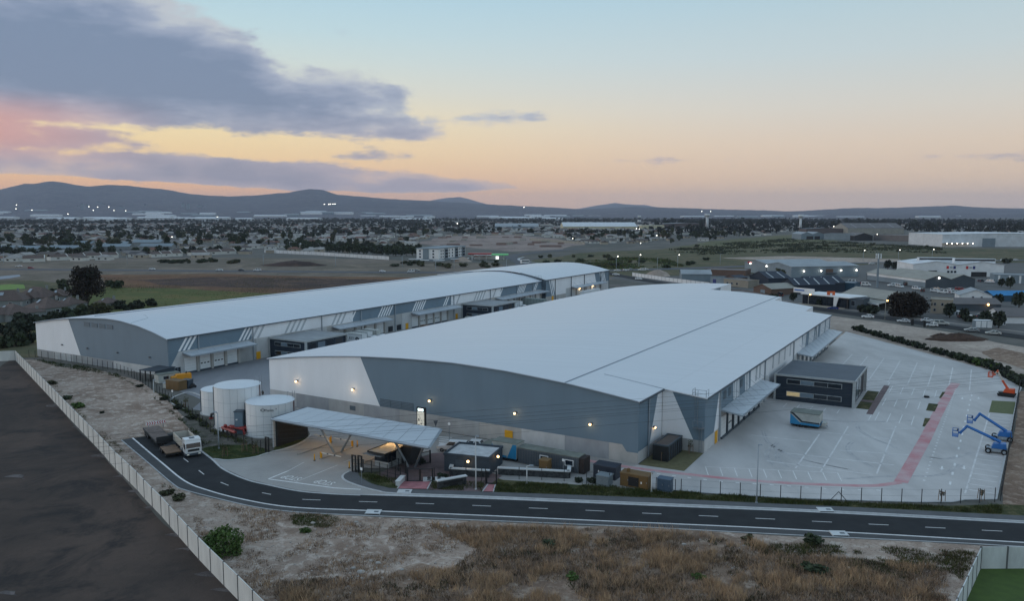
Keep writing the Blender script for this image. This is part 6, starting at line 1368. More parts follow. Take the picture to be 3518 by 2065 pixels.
for k in range(9): part('glazing_panel', box(.4 + k * (W_ - .8) / 9, -.1, .6, .25 + (k + 1) * (W_ - .8) / 9, -.02, 4.2), M_glassd, sh)
part('low_wall', box(0, -2.2, 0, W_, -2.0, .7), M_shc, sh); part('banner', box(-4.5, -.3, 5.1, 6, -.1, 7.2), M_shw, sh); part('banner_lettering', box(-4.0, -.34, 5.9, 1.0, -.301, 6.5), M_liftb, sh)
part('white_pier', MB().wallx([(W_ - 5.6, 0), (W_ - 4.8, 0), (W_ - 3.4, 4.6), (W_ - 5.6, 4.6)], -1.6, -1.2), M_shw, sh)
t = thing('pylon_sign', 'orange pylon sign with white emblem by the estate road', 'sign', P(2853, 1054), -.1)
part('board', box(-1.6, -.3, 0, 1.6, .3, 6.6), M_or, t); part('emblem', MB().hexa([(-.35, -.33, 5.0), (.35, -.33, 5.0), (.35, -.31, 5.0), (-.35, -.31, 5.0)], [(-.5, -.33, 5.9), (.5, -.33, 5.9), (.5, -.31, 5.9), (-.5, -.31, 5.9)]), M_door, t); part('name_bar', box(-1.0, -.33, 3.9, 1.0, -.31, 4.3), M_brick, t)
flat_block('grey cube annex right of the black showroom', P(2910, 1062), P(2963, 1066), 9, 4.3, M_dk, M_dk, wins=[(1.5, 1.5, 1.6, 2.2)])
bg_ = shed('beige roofed workshop with white fronted verandah', (155.5, 327), (170, 331), 30, 4.0, 2.9, M_beige, M_shc, 1)
part('verandah_roof', MB().hexa([(-5.5, 0, 2.6), (-.2, 0, 3.5), (-.2, 30, 3.5), (-5.5, 30, 2.6)], [(-5.5, 0, 2.72), (-.2, 0, 3.62), (-.2, 30, 3.62), (-5.5, 30, 2.72)]), M_shc, bg_); part('verandah_fascia', box(-5.7, 0, 2.2, -5.52, 30, 2.8), M_shw, bg_)
for k in range(8): part('verandah_post', box(-5.5, .3 + k * 4.2, 0, -5.3, .5 + k * 4.2, 2.5), M_shw, bg_)
shed('white gabled shed facing the yard left of the blue roof', P(3295, 1034), P(3408, 1038), 14, 2.7, 2.5, M_shw, M_shgr, 1, wins=[(5, 1.4, .9, .9), (8.4, 1.4, .9, .9)])
shed('bright blue roofed shed at the right edge of the estate', (P(3412, 1036) + Vector((0, 9, 0))), (P(3412, 1036)), 24, 2.8, 1.6, M_teal, M_cyan, 1)
jj = shed('long grey roofed open shed with an orange lamp under its eave', (P(3262, 1068) + Vector((1, 11, 0))), P(3262, 1068), 20, 2.9, 1.9, M_dk, M_brn, 1, lamps=[(11.6, 14.5, 2.8, M_lampo)])
bk_ = flat_block('beige two storey flat roofed house behind the dark round tree', P(3196, 1076), P(3272, 1080), 8, 5.4, M_beige, M_shc, wins=[(1.0, 3.2, .9, 1.1), (3.6, 3.2, .9, 1.1), (6.2, 3.2, .9, 1.1), (1.0, .9, .9, 1.1), (5.2, .9, .9, 1.1)])
shed('grey roofed shed with white wall at the far right roadside', (P(3440, 1112) + Vector((1, 12, 0))), P(3440, 1112), 20, 2.6, 2.4, M_shw, M_brn, 1, wins=[])
flat_block('blue grey building with pale vertical panels near the right edge', P(3414, 972), P(3560, 976), 12, 4.6, M_shg, M_shgr, doors=[(k * 5.2 + 2, 1.0, 4.4, M_shw) for k in range(4)])
shed('low grey blue shed with pale roof by the estate entrance', (P(2342, 966) + Vector((2, 16, 0))), P(2342, 966), 17, 4.2, 2.0, M_shg, M_shgr, 1)
flat_block('pale grey store with dark openings beside the estate entrance shed', P(2440, 972), P(2490, 977), 10, 3.0, M_shg, M_dk, doors=[(2, 2.5, 2.4, M_carb)])
shed('brick shed with small navy roof next to the pale grey store', P(2488, 970), P(2530, 974), 9, 3.0, 1.2, M_brick, M_shn, 1, doors=[(1, 3, 2.4, M_carb)])
flat_block('tan office building with lit orange lamp and small windows', P(2486, 982), P(2570, 990), 9, 3.6, M_beige, M_brn, wins=[(2, 1.2, 1.2, 1.1), (5, 1.2, 1.2, 1.1), (8.5, 1.2, 1.2, 1.1)])
flat_block('long brown wall building behind the tan office', P(2420, 945), P(2560, 950), 18, 3.4, M_brick, M_brn)
flat_block('low brick boundary building just beyond the near warehouse roof', P(2500, 1018), P(2595, 1034), 7, 2.6, M_brick, M_brn)
# boundary wall with openings and far lit lot
t = slab_wall('white boundary wall with square openings beside the estate road', gp([(2172, 948), (2290, 966), (2440, 985)]), 4.0, 2.2, M_shw)
for v_, (x, y) in enumerate(((2235, 950), (2300, 955), (2260, 946), (2330, 958))): pass
# cell mast
t = thing('cell_mast', 'tall grey cell mast with white antenna panels', 'mast', P(3013, 988)); part('pole', MB().tube([(0, 0, 0), (0, 0, 18.5)], [.7, .45], 8), M_shg, t)
for a in range(3): part('antenna', box(1.3 * math.cos(a * 2.1) - .25, 1.3 * math.sin(a * 2.1) - .25, 15.6, 1.3 * math.cos(a * 2.1) + .25, 1.3 * math.sin(a * 2.1) + .25, 18.2), M_door, t)
part('headframe', MB().bar((-1.4, 0, 16.8), (1.4, 0, 16.8), .2).bar((0, -1.4, 16.8), (0, 1.4, 16.8), .2), M_dk, t)
# parked vans and small stores in the estate yards
stn = 0
rnd = random.Random(4)
lots = [(3066, 984), (3090, 988), (3110, 980), (3150, 996), (3170, 1002), (3225, 1000), (3240, 1008), (3262, 1002), (3285, 1010), (3300, 998), (2925, 972), (2950, 976), (2975, 982), (3370, 968), (3400, 972), (3435, 962), (3300, 1092), (3330, 1098), (3370, 1092), (3400, 1100), (3215, 1004), (3480, 1090), (2680, 1018), (3320, 940)]
ordn = ['first', 'second', 'third', 'fourth', 'fifth', 'sixth', 'seventh', 'eighth', 'ninth', 'tenth', 'eleventh', 'twelfth', 'thirteenth', 'fourteenth', 'fifteenth', 'sixteenth', 'seventeenth', 'eighteenth', 'nineteenth', 'twentieth', 'twenty-first', 'twenty-second', 'twenty-third', 'twenty-fourth']
for i, (x, y) in enumerate(sorted(lots)):
    car('%s from the left of the vehicles parked in the industrial estate yards' % ordn[i], P(x, y), rnd.uniform(0, 6.28), rnd.choice(['van', 'van', 'pickup', 'hatch']), rnd.choice([M_carw, M_carw, M_carw, M_cars, M_carr, M_card]), group='vehicles in the estate yards')
cabinet_s = [(3430, 1118, 'pale tank on a stand among the roadside trees', 2.4, 2.4, 2.6), (3350, 1128, 'pale blue grey roadside container with three door leaves', 5.6, 2.4, 2.7), (3270, 1085, 'small white store with dark stripes in the roadside yard', 3.4, 2.0, 1.8)]
for x, y, lab, w, d_, h in cabinet_s:
    t = thing('store_container', lab, 'container', P(x, y), -.12); part('body', box(0, 0, .1, w, d_, h), M_shg if w > 5 else M_shw, t); part('roof', box(-.05, -.05, h, w + .05, d_ + .05, h + .1), M_shw, t)
    for k in range(3): part('door', box(.15 + k * w / 3, -.05, .25, (k + 1) * w / 3 - .1, -.003, h - .2), M_shw if w > 5 else M_dk, t)
# cars on the estate road
for x, y, rz, kind, c, lab, li in ((2862, 1064, 2.6, 'sedan', M_carb, 'dark blue car on the estate road near the orange sign', 0), (2981, 1093, 2.7, 'sedan', M_carw, 'white sedan on the verge in front of the beige workshop', 0), (3104, 1108, 2.7, 'sedan', M_carw, 'white sedan beside the left black gate pillar', 0), (3186, 1106, -.35, 'sedan', M_carw, 'white car with glowing headlights on the estate road', 1), (3200, 1122, 2.8, 'hatch', M_carw, 'white hatchback behind the right black gate pillar', 0), (3233, 1117, -.35, 'pickup', M_mosswhite, 'cream pickup on the estate road behind the lit car', 0), (3338, 1140, 2.8, 'sedan', M_cars, 'silver car opposite the pale roadside container', 0), (3412, 1150, 2.8, 'sedan', M_mosswhite, 'cream sedan at the right end of the estate road', 0), (2116, 946, -.4, 'sedan', M_carw, 'white car turning into the estate road', 0), (2194, 961, -.5, 'hatch', M_carw, 'white hatchback on the estate road beside the pierced wall', 0)):
    car(lab, P(x, y, .13), rz, kind, c, bool(li))
# highway traffic, left to right
hw = [(65, 917, M_carw, 'sedan'), (107, 923, M_carr, 'hatch'), (523, 927, M_carw, 'hatch'), (754, 930, M_carw, 'sedan'), (830, 931, M_card, 'sedan'), (884, 931, M_carw, 'pickup'), (1314, 935, M_carw, 'hatch'), (1412, 936, M_carw, 'van'), (1432, 932, M_cars, 'sedan'), (2120, 932, M_carw, 'sedan'), (2150, 931, M_carw, 'hatch'), (2165, 929, M_cars, 'sedan'), (2205, 930, M_carw, 'pickup'), (2216, 928, M_carw, 'sedan'), (3415, 897, M_carw, 'sedan'), (3448, 896, M_carw, 'van'), (3487, 895, M_carw, 'hatch'), (2995, 908, M_carw, 'sedan')]
nm_ = {'sedan': 'sedan', 'hatch': 'hatchback', 'pickup': 'pickup', 'van': 'minibus'}
for i, (x, y, c, k) in enumerate(sorted(hw)):
    car('%s %s on the highway, %s vehicle from the left' % ({M_carw.name: 'white', M_carr.name: 'red lit', M_card.name: 'dark', M_cars.name: 'silver'}[c.name], nm_[k], ordn[i]), P(x, y, .13), random.Random(i).choice([0, math.pi]) - .03, k, c, c is M_carr, group='traffic on the highway')
t = thing('bus', 'white bus shaped container vehicle waiting at the junction island', 'bus', P(1803, 906), .5); part('body', box(-3.5, -1.2, .5, 3.5, 1.2, 3.1), M_carw, t); part('window_band', MB().box(-3.2, -1.23, 1.7, 3.2, -1.201, 2.5), M_glassd, t); wheels(t, (-2.3, 2.3), 2.3, .45)
for x, y, lab in ((3134, 1118, 'left black gate pillar with open mesh leaf at the sand lot entrance'), (3176, 1124, 'right black gate pillar with open mesh leaf at the sand lot entrance')):
    t = thing('gate_pillar', lab, 'gate', P(x, y), .1); part('pillar', box(-.3, -.3, 0, .3, .3, 2.3), M_blk, t); s = -1 if x < 3150 else -1
    part('leaf', MB().bar((-.4, 0, .2), (-3.6, .6, .2), .08).bar((-.4, 0, 1.6), (-3.6, .6, 1.6), .08).bar((-3.6, .6, .2), (-3.6, .6, 1.6), .08), M_blk, t)
# street lamps
LA = [(2117, 927, 9.5, M_lampw, 'tallest'), (2195, 920, 9.5, M_lampw, ''), (2258, 930, 9, None, ''), (2328, 917, 9, M_lampw, ''), (1560, 923, 8, None, ''), (1497, 934, 8, None, ''), (1740, 930, 8, None, ''), (437, 905, 8, None, ''), (905, 912, 8, None, ''), (1153, 915, 8, None, ''), (2965, 897, 9, M_lampw, ''), (3086, 895, 9, M_lampw, ''), (3202, 893, 9, M_lampw, ''), (1382, 918, 8, None, ''), (2474, 908, 8, None, ''), (13, 905, 9, None, '')]
for i, (x, y, h, lit, q) in enumerate(sorted(LA, key=lambda a: a[0])):
    mast('street_lamp', '%s street lamp along the highway, %s from the left' % ('lit' if lit else 'unlit', ordn[i]), P(x, y), h, .8, lit, M_trimL, .14)['group'] = 'lamps along the highway'
mast('street_lamp', 'street lamp with orange glow on the estate road before the black showroom', P(2776, 1061), 6.0, .5, M_lampo, M_shc, .12); mast('street_lamp', 'street lamp with orange glow in front of the dark round tree', P(3040, 1098), 7.2, .4, M_lampo, M_shc, .12)
# ================================================================== FAR LANDMARKS
M_cream2 = M_('factory_cream', (196, 190, 160)); M_fw = M_('factory_white', (206, 210, 212)); M_fbrn = M_('factory_brown', (92, 82, 78))
def far_shed(label, px1, px2, py, h, depth, rise, wm, rm, n=1, **k):
    a, b = P(px1, py), P(px2, py); return shed(label, a, b, depth, h, rise, wm, rm, n, cat='factory', name='factory', **k)
def far_long(label, px1, px2, py, h, depth, rise, wm, rm, n=1, **k):
    a, b = P(px1, py), P(px2, py); return shed(label, (a.x, a.y + depth), a, (b - a).length, h, rise, wm, rm, n, cat='factory', name='factory', **k)
far_long('wide white factory hall before the striped chimney', 1935, 2190, 790, 8, 110, 9, M_cream2, M_fw)
far_long('low pale factory roof left of the wide white hall', 1700, 1850, 786, 6, 80, 7, M_shg, M_shgr)
flat_block('cream factory block right of the striped chimney', P(2204, 791), P(2282, 791), 40, 11, M_cream2, M_fw, cat='factory', name='factory')
far_shed('dark brick factory with pale roof below the slim water tower', 2280, 2425, 783, 11, 50, 2, M_fbrn, M_shgr)
far_shed('grey sheds with dark doorways beside the near water tower', 2752, 2830, 823, 8, 40, 3, M_shg, M_shgr, 2, doors=[(8, 10, 5, M_blk), (20, 8, 5, M_blk)])
flat_block('long grey hall joined to the sheds below the brown factory', P(2830, 824), P(2936, 826), 40, 9, M_shg, M_dk, cat='factory', name='factory')
far_shed('open dark gabled hall in the middle of the grey sheds', 2936, 2998, 827, 7, 40, 4, M_blk, M_brn)
flat_block('low brown works right of the open dark hall', P(3000, 826), P(3130, 830), 40, 8, M_brn, M_brn, cat='factory', name='factory')
far_long('tall brown and cream factory with long roof lights on the right', 2912, 3105, 804, 11, 70, 9, M_shc, M_brn, 1, sky=3)
far_shed('dark low roofed sheds left of the tall brown factory', 2770, 2905, 803, 9, 40, 2, M_fbrn, M_dk)
ww = far_shed('huge white distribution hall at the right edge below the woods', 3236, 3700, 848, 14.5, 80, 1.2, M_fw, M_fw, lamps=[])
part('loading_bay', box(47, -.4, 0, 62, -.01, 10), M_shg, ww); part('canopy', box(-3, -7, 4.6, 32, -.1, 5.2), M_shw, ww)
for k in range(6): part('canopy_lamp', MB().ball(2 + k * 6, -6.8, 4.2, .5), M_lampw, ww)
def water_tower(label, px, py, h, r):
    t = thing('water_tower', label, 'water tower', P(px, py)); part('shaft', MB().cyl(0, 0, 0, h * .8, r * .55, r * .45, 14), M_fw, t, True); part('tank', MB().cyl(0, 0, h * .78, h * .84, r * .5, r, 16).cyl(0, 0, h * .84, h, r, r, 16), M_fw, t, True)
    part('rim', MB().cyl(0, 0, h * .84 - .6, h * .84, r * 1.06, n=16), M_dk, t)
water_tower('slim white water tower with lamps above the distant woods', 2429, 784, 37, 7); water_tower('white water tower nearer the grey sheds on the right', 2749, 797, 36, 5)
t = thing('chimney', 'grey and white banded factory chimney beside the white hall', 'chimney', P(2196, 786))
for k in range(6): part('band', MB().cyl(0, 0, k * 5.5, k * 5.5 + 5.4, 5.2 - k * .2, 5.0 - k * .2, 12), M_fw if k % 2 else M_dk, t, True)
t = flat_block('white four storey apartment block with grey balcony bays', (-60.4, 659), (-41.6, 714), 20, 10.2, mat('apartment_white', rgb(226, 226, 224), .8, var=.04), M_shg, cat='apartment block', name='apartment_block', par=0)
part('plinth', box(-.1, -.12, 0, 58.2, 20.1, 1.7), M_shg, t); part('roof_slab', box(-.6, -.6, 10.22, 58.7, 20.6, 10.7), M_shg, t)
for x in (12, 34, 50):
    b_ = part('balcony_bay', box(x, -.5, 1.71, x + 6.5, -.01, 10.0), M_shg, t)
    for z_ in (2.4, 4.9, 7.4): part('opening', box(x + .5, -.55, z_, x + 6, -.51, z_ + 1.7), M_glassd, b_)
for x in (4, 8, 21, 28, 43, 47):
    for z_ in (2.6, 5.1, 7.6): f = part('window', box(x, -.08, z_, x + 2, -.01, z_ + 1.5), M_trimL, t); part('pane', box(x + .15, -.12, z_ + .12, x + 1.85, -.081, z_ + 1.38), M_glassd, f)
b_ = part('balcony_bay', box(-.5, 9, 1.71, -.01, 14, 10.0), M_shg, t)
for y in (4, 16):
    for z_ in (2.6, 5.1, 7.6): f = part('window', box(-.08, y, z_, -.01, y + 1.6, z_ + 1.5), M_trimL, t); part('pane', box(-.12, y + .12, z_ + .12, -.081, y + 1.48, z_ + 1.38), M_glassd, f)
for i, (x, y, w) in enumerate(((1405, 900, 10), (1445, 904, 7), (1490, 905, 9), (1550, 900, 10), (1580, 897, 8))):
    t = thing('carport', '%s of the pale carports in front of the apartment block, counted from the left' % ordn[i], 'carport', P(x, y), .2, 'carports at the apartment block')
    part('roof', box(0, 0, 2.1, w, 4, 2.35), M_shw, t)
    for q in (.3, w - .3): part('post', box(q - .1, 0, 0, q + .1, .2, 2.1), M_dk, t)
t = thing('petrol_station', 'petrol station with red and green lit canopies behind the apartment block', 'petrol station', P(1608, 893), -.05)
M_grn = mat('station_green', rgb(70, 150, 84), .5, emis=.15, ecol=(.2, .9, .4), var=0)
part('canopy', box(0, 0, 4.6, 20, 9, 5.6), mat('station_red', rgb(160, 40, 36), .5, var=.03), t); part('canopy', box(20.2, -4, 4.2, 34, 6, 5.2), M_grn, t); part('price_sign', box(24, -6, 1, 26.5, -5.5, 3.6), mat('lit_white', (1, 1, 1), emis=1.1, ecol=(1, 1, .95), var=0), t)
for x in (3, 9, 15, 23, 30): part('column', box(x, 2, 0, x + .6, 2.6, 4.59), M_shw, t)
part('shop', box(4, 10, 0, 22, 16, 3.6), M_shw, t)
slab_wall('long white estate wall running below the dark tree belt', gp([(908, 868), (1100, 877), (1337, 893)]), 6, 3.0, M_fw)
slab_wall('pale wall at the far side of the sandy building site', gp([(1820, 826), (2010, 840)]), 8, 3.2, M_shc)
rnd = random.Random(77); M_block = M_('raw_block', (132, 112, 104))
for i in range(26):
    px, py = rnd.uniform(1500, 1960), rnd.uniform(815, 850); w, d_ = rnd.uniform(7, 16), rnd.uniform(6, 9); h = rnd.uniform(1.2, 2.8)
    solo('building_shell', MB().box(0, 0, 0, w, .3, h).box(0, d_, 0, w, d_ + .3, h).box(0, .31, 0, .3, d_ - .01, h).box(w - .3, .31, 0, w, d_ - .01, h * .8).box(w * .5, .31, 0, w * .5 + .2, d_ - .01, h * .9), M_block if i % 3 else M_shc, 'roofless block shell on the sandy building site, %s counted' % nth(i + 1), 'building shell', P(px, py), rnd.uniform(-.2, .2), 'shells on the building site')
# ------------------------------------------------------------------ houses
M_rbrown = mat('tile_brown', rgb(98, 84, 78), .9, var=.14, scale=1.2); M_wgrey = mat('house_render_grey', rgb(132, 136, 136), .85, var=.06); M_wwhite = mat('house_render_white', rgb(204, 204, 198), .85, var=.06, objrand=.08); M_wcream = mat('house_render_cream', rgb(168, 158, 142), .85, var=.06, objrand=.12)
RM = [mat('roof_%d' % i, rgb(*c), .9, var=.14, scale=.4, objrand=.15) for i, c in enumerate(((92, 86, 82), (112, 80, 68), (128, 126, 124), (76, 76, 78), (158, 156, 152)))]
def hip(mb, x0, y0, x1, y1, z0, z1, over, gable, m):
    x0 -= over; y0 -= over; x1 += over; y1 += over; ym = (y0 + y1) / 2; k = 0 if gable else min((y1 - y0) / 2, (x1 - x0) / 2 - .2)
    mb.add([(x0, y0, z0), (x1, y0, z0), (x1, y1, z0), (x0, y1, z0), (x0 + k, ym, z1), (x1 - k, ym, z1)], [(0, 1, 5, 4), (2, 3, 4, 5), (1, 2, 5), (3, 0, 4), (3, 2, 1, 0)], m)
def house(label, p, rz, w, d, eave=2.8, ridge=5.4, wing=None, gable=False):
    t = thing('house', label, 'house', p, rz)
    part('wall', box(-w / 2, -d / 2, 0, w / 2, d / 2, eave), M_wgrey, t)
    r_ = part('roof', (lambda m_: (hip(m_, -w / 2, -d / 2, w / 2, d / 2, eave + .003, ridge, .5, gable, 0), m_)[1])(MB()), M_rbrown, t)
    part('chimney', box(w * .2, d * .15, ridge - 1.2, w * .2 + .7, d * .15 + .7, ridge + .5), M_wgrey, r_)
    part('skylight', MB().add([(-w * .15, -d * .32, eave + (ridge - eave) * .5), (-w * .05, -d * .32, eave + (ridge - eave) * .5), (-w * .05, -d * .18, eave + (ridge - eave) * .80), (-w * .15, -d * .18, eave + (ridge - eave) * .80)], [(0, 1, 2, 3)]), M_trimL, r_)
    if wing:
        a, b, e = wing; part('wing', box(a, -d / 2 - e, 0, b, -d / 2 - .01, eave), M_wgrey, t); m_ = MB(); xm = (a + b) / 2
        m_.add([(a - .4, -d / 2 - e - .4, eave + .01), (b + .4, -d / 2 - e - .4, eave + .01), (b + .4, 0, eave + .01), (a - .4, 0, eave + .01), (xm, -d / 2 - e - .4, eave + (b - a) * .36), (xm, 0, eave + (b - a) * .36)], [(0, 1, 4), (1, 2, 5, 4), (3, 0, 4, 5), (2, 3, 5), (3, 2, 1, 0)]); part('wing_roof', m_, M_rbrown, t)
        yw = -d / 2 - e - .003; xs = [xm - .8]
    else: yw = -d / 2 - .003; xs = [-w * .3, w * .12]
    for x in xs:
        f = part('window', box(x, yw - .06, .9, x + 1.5, yw, 2.2), M_shw, t); part('pane', box(x + .1, yw - .09, 1.0, x + 1.4, yw - .061, 2.1), M_glassd, f)
    f = part('window', box(w / 2 + .003, -1, .9, w / 2 + .06, .6, 2.2), M_shw, t); part('pane', box(w / 2 + .061, -.9, 1.0, w / 2 + .08, .5, 2.1), M_glassd, f)
    part('downpipe', MB().bar((-w / 2 - .08, -d / 2 - .08, 0), (-w / 2 - .08, -d / 2 - .08, eave), .14), M_shw, t)
for lab, x, y, rz, w, d, wing, rd in (('brown roofed house with white gable strip at the far left edge', 45, 1100, -.5, 13, 10, (-3, 3.5, 2), 6.2), ('brown hipped house with two tall windows facing the far warehouse', 165, 1078, -.42, 12, 11, None, 6.6), ('brown roofed house just left of the big dark tree', 245, 1066, -.4, 8, 9, None, 5.6),
                                  ('small brown gabled house right of the big dark tree', 372, 1062, -.3, 6.5, 8, None, 5.0), ('long brown roofed house in the second row at the left edge', 30, 1052, .2, 15, 10, None, 7), ('brown roofed house with grey gable in the middle of the second row', 132, 1040, -.3, 15, 10, (-1, 6, 2), 7.2),
                                  ('brown roofed house at the right end of the second row', 205, 1036, .3, 9, 8, (-2, 3, 1.5), 5.8), ('low brown garage house between the two front houses', 105, 1096, -.4, 8, 7, None, 4.4)):
    house(lab, P(x, y), rz, w, d, 2.9, rd, wing)
def row_house(label, px1, px2, py1, py2, n):
    a, b = P(px1, py1), P(px2, py2); d = b - a; L = d.length; t = thing('row_house', label, 'row house', a, math.atan2(d.y, d.x)); u = L / n
    part('wall', box(0, 0, 0, L, 8, 3.0), M_wwhite, t)
    for k in range(n):
        m_ = MB(); m_.add([(k * u, -.4, 3.0), ((k + 1) * u - .6, -.4, 3.0), ((k + 1) * u - .6, 4, 5.2), (k * u, 4, 5.2), (k * u, 8.4, 3.0), ((k + 1) * u - .6, 8.4, 3.0)], [(0, 1, 2, 3), (3, 2, 5, 4)]); part('roof', m_, M_rbrown, t)
        part('party_wall', MB().wally([(-.3, 0), (8.3, 0), (8.3, 3.2), (4, 5.6), (-.3, 3.2)], (k + 1) * u - .6, (k + 1) * u), M_wwhite, t)
        f = part('window', box(k * u + u * .35, -.06, 1.3, k * u + u * .5, -.003, 2.2), M_glassd, t)
row_house('short white row of houses at the left end of the veld', 78, 155, 901, 899, 1); row_house('long white row of houses with four brown roofs', 174, 408, 896, 886, 4); row_house('white row of houses right of the tree gap', 520, 628, 885, 880, 3); row_house('white row of houses before the grey townhouses end', 660, 812, 879, 872, 3)
def townhouse(label, px1, px2, py, h, d):
    a, b = P(px1, py), P(px2, py - 2); t = shed(label, (a.x, a.y + d), (a.x, a.y), (b - a).length, h, 2.6, M_wgrey, M_shg, 1, cat='townhouse', name='townhouse')
    for k in range(5): x = (b - a).length * (k + .4) / 5; part('window', box(d + .01, x, 1.2, d + .08, x + 2.2, 2.6), M_glassd, t)
for i, (x1, x2, y, h, d) in enumerate(((-60, 60, 876, 6, 12), (40, 150, 872, 5, 12), (165, 330, 868, 4.5, 12), (340, 455, 864, 5, 12), (455, 560, 858, 8, 14), (480, 600, 866, 6, 10), (360, 440, 850, 4, 12), (210, 330, 848, 4, 12))):
    townhouse('blue grey townhouse block behind the white rows, %s built from the left' % ordn[i], x1, x2, y, h, d)
# ------------------------------------------------------------------ the wide suburb
HM = {}
def suburb_house(k, r, w):
    if (k, r, w) not in HM:
        m_ = MB(); W_, D_ = ((12, 8), (15, 9), (10, 10))[k]; m_.box(-W_ / 2, -D_ / 2, 0, W_ / 2, D_ / 2, 2.7); hip(m_, -W_ / 2, -D_ / 2, W_ / 2, D_ / 2, 2.71, 4.9, .4, k == 1, 1)
        for x in (-W_ * .3, W_ * .15): m_.box(x, -D_ / 2 - .05, .9, x + 1.6, -D_ / 2 - .003, 2.1, 2)
        HM[(k, r, w)] = m_.mesh('suburb_house', [(M_wwhite, M_wcream, M_wcream)[w], RM[r], M_glassd])
    return HM[(k, r, w)]
def ymax(px): return interp([(-900, 880), (690, 876), (907, 866), (1337, 862), (1430, 848), (1480, 812), (1750, 806), (1900, 816), (2010, 836), (2060, 846), (2250, 846), (2330, 838), (2480, 818), (2700, 800), (2760, 792), (3130, 792), (3240, 800), (4400, 800)], px)
rnd = random.Random(11); houses, trees = [], []
def infield(d, a):
    px = 1759 + 2750 * math.tan(a); return px, 730 + 110000.0 / d
for _ in range(9000):
    d = math.sqrt(rnd.uniform(730 ** 2, 3200 ** 2)); a = rnd.uniform(-.63, .63); px, py = infield(d, a)
    if py > ymax(px): continue
    if px > 2250 and rnd.random() < .75: continue
    if mnoise.noise(Vector((math.sin(a) * d / 260, d / 260, 3))) < -.22: continue
    houses.append((d, a))
for _ in range(10500):
    d = math.sqrt(rnd.uniform(725 ** 2, 4600 ** 2)); a = rnd.uniform(-.63, .63); px, py = infield(d, a)
    if py > ymax(px) - 1: continue
    v = mnoise.noise(Vector((math.sin(a) * d / 330, d / 330, 8))) + (.35 if px > 2300 else 0) + (.2 if 900 < px < 1500 and py > 790 else 0)
    if v < -.10: continue
    trees.append((d, a))
# keep roofs clear of each other
grid = {}
def place(lst, step):
    out = []
    for d, a in sorted(lst):
        x, y = math.sin(a) * d, math.cos(a) * d; k = (int(x // step), int(y // step))
        if any((k[0] + i, k[1] + j) in grid and (grid[(k[0] + i, k[1] + j)][0] - x) ** 2 + (grid[(k[0] + i, k[1] + j)][1] - y) ** 2 < step * step for i in (-1, 0, 1) for j in (-1, 0, 1)): continue
        grid[k] = (x, y); out.append((x, y))
    return out
houses = place(houses, 15.0); grid.clear(); trees = place(trees, 7.5)
REG = [(150, 'at the left edge'), (420, 'above the townhouses'), (700, 'above the white rows'), (950, 'left of the tree belt'), (1200, 'above the tree belt'), (1450, 'behind the apartment block'), (1800, 'beyond the sandy site'), (2200, 'before the white factory'), (9999, 'on the right')]
def region(x, y):
    px = 1759 + 2750 * x / y; return next(n for m, n in REG if px < m)
for i, (x, y) in enumerate(houses[:290]):
    k, r, w = rnd.randrange(3), rnd.choice([0, 0, 1, 2, 3, 4, 4]), rnd.choice([0, 0, 1, 2])
    o = link('suburb_house', suburb_house(k, r, w), None, (x, y, 0), rnd.choice([0, .1, 1.57, -.2]), label='%s %s house with %s roof, suburb %s, %s nearest' % (('white', 'cream', 'cream')[w], ('hipped', 'long gabled', 'square')[k], ('dark brown', 'red tile', 'grey', 'charcoal', 'pale')[r], region(x, y), nth(i + 1)), cat='house', group='houses of the suburb')
kinds = [('round', 0), ('round', 1), ('round', 2), ('tall', 0), ('tall', 1), ('cypress', 0), ('flat', 0)]
for i, (x, y) in enumerate(trees[:290]):
    k = rnd.choice(kinds); tree('dark %s tree among the suburb houses %s, %s nearest' % ({'round': 'round', 'tall': 'tall', 'cypress': 'pointed cypress', 'flat': 'spreading'}[k[0]], region(x, y), nth(i + 1)), (x, y, 0), k, rnd.uniform(.7, 1.25), rnd.choice([0, 1, 1, 2]), 'trees of the suburb', 'suburb_tree', rnd.uniform(0, 6))
mb = MB()
for x, y in houses[290:]:
    w, d_ = rnd.choice([(12, 8), (14, 9), (10, 10), (18, 9)]); a = rnd.choice([0, .1, 1.57]); o = len(mb.v); tmp = MB(); wi = rnd.choice([0, 0, 1]); tmp.box(-w / 2, -d_ / 2, 0, w / 2, d_ / 2, 2.8, wi); hip(tmp, -w / 2, -d_ / 2, w / 2, d_ / 2, 2.81, 4.9, .4, rnd.random() < .4, rnd.choice([2, 2, 3, 4, 5, 6, 6]))
    ca, sa = math.cos(a), math.sin(a)
    mb.v += [(x + p[0] * ca - p[1] * sa, y + p[0] * sa + p[1] * ca, p[2]) for p in tmp.v]; mb.f += [tuple(q + o for q in f) for f in tmp.f]; mb.m += tmp.m
link('far_houses', mb.mesh('far_houses', [M_wwhite, M_wcream] + RM), label='mass of far suburb roofs fading towards the hills', kind='stuff')
mb = MB(); M_farleaf = mat('leaf_far', rgb(70, 76, 68), .85, var=.2, scale=.05, spec=.1)
protos = [crown_mb(70 + i, 8, h, .4, 4, 7, 1.5) for i, h in enumerate((5, 6.5, 9, 6, 8))]
for x, y in trees[290:]:
    p_ = rnd.choice(protos); s = rnd.uniform(.8, 1.5); o = len(mb.v); mb.v += [(x + a * s, y + b * s, c * s) for a, b, c in p_.v]; mb.f += [tuple(q + o for q in f) for f in p_.f]; mb.m += [1 if x / y > .16 and rnd.random() < .8 else 0] * len(p_.f)
link('far_trees', mb.mesh('far_trees', [M_farleaf, mat('leaf_far_dark', rgb(50, 56, 48), .85, var=.2, scale=.05, spec=.1)]), label='belt of far dark trees fading towards the hills', kind='stuff')
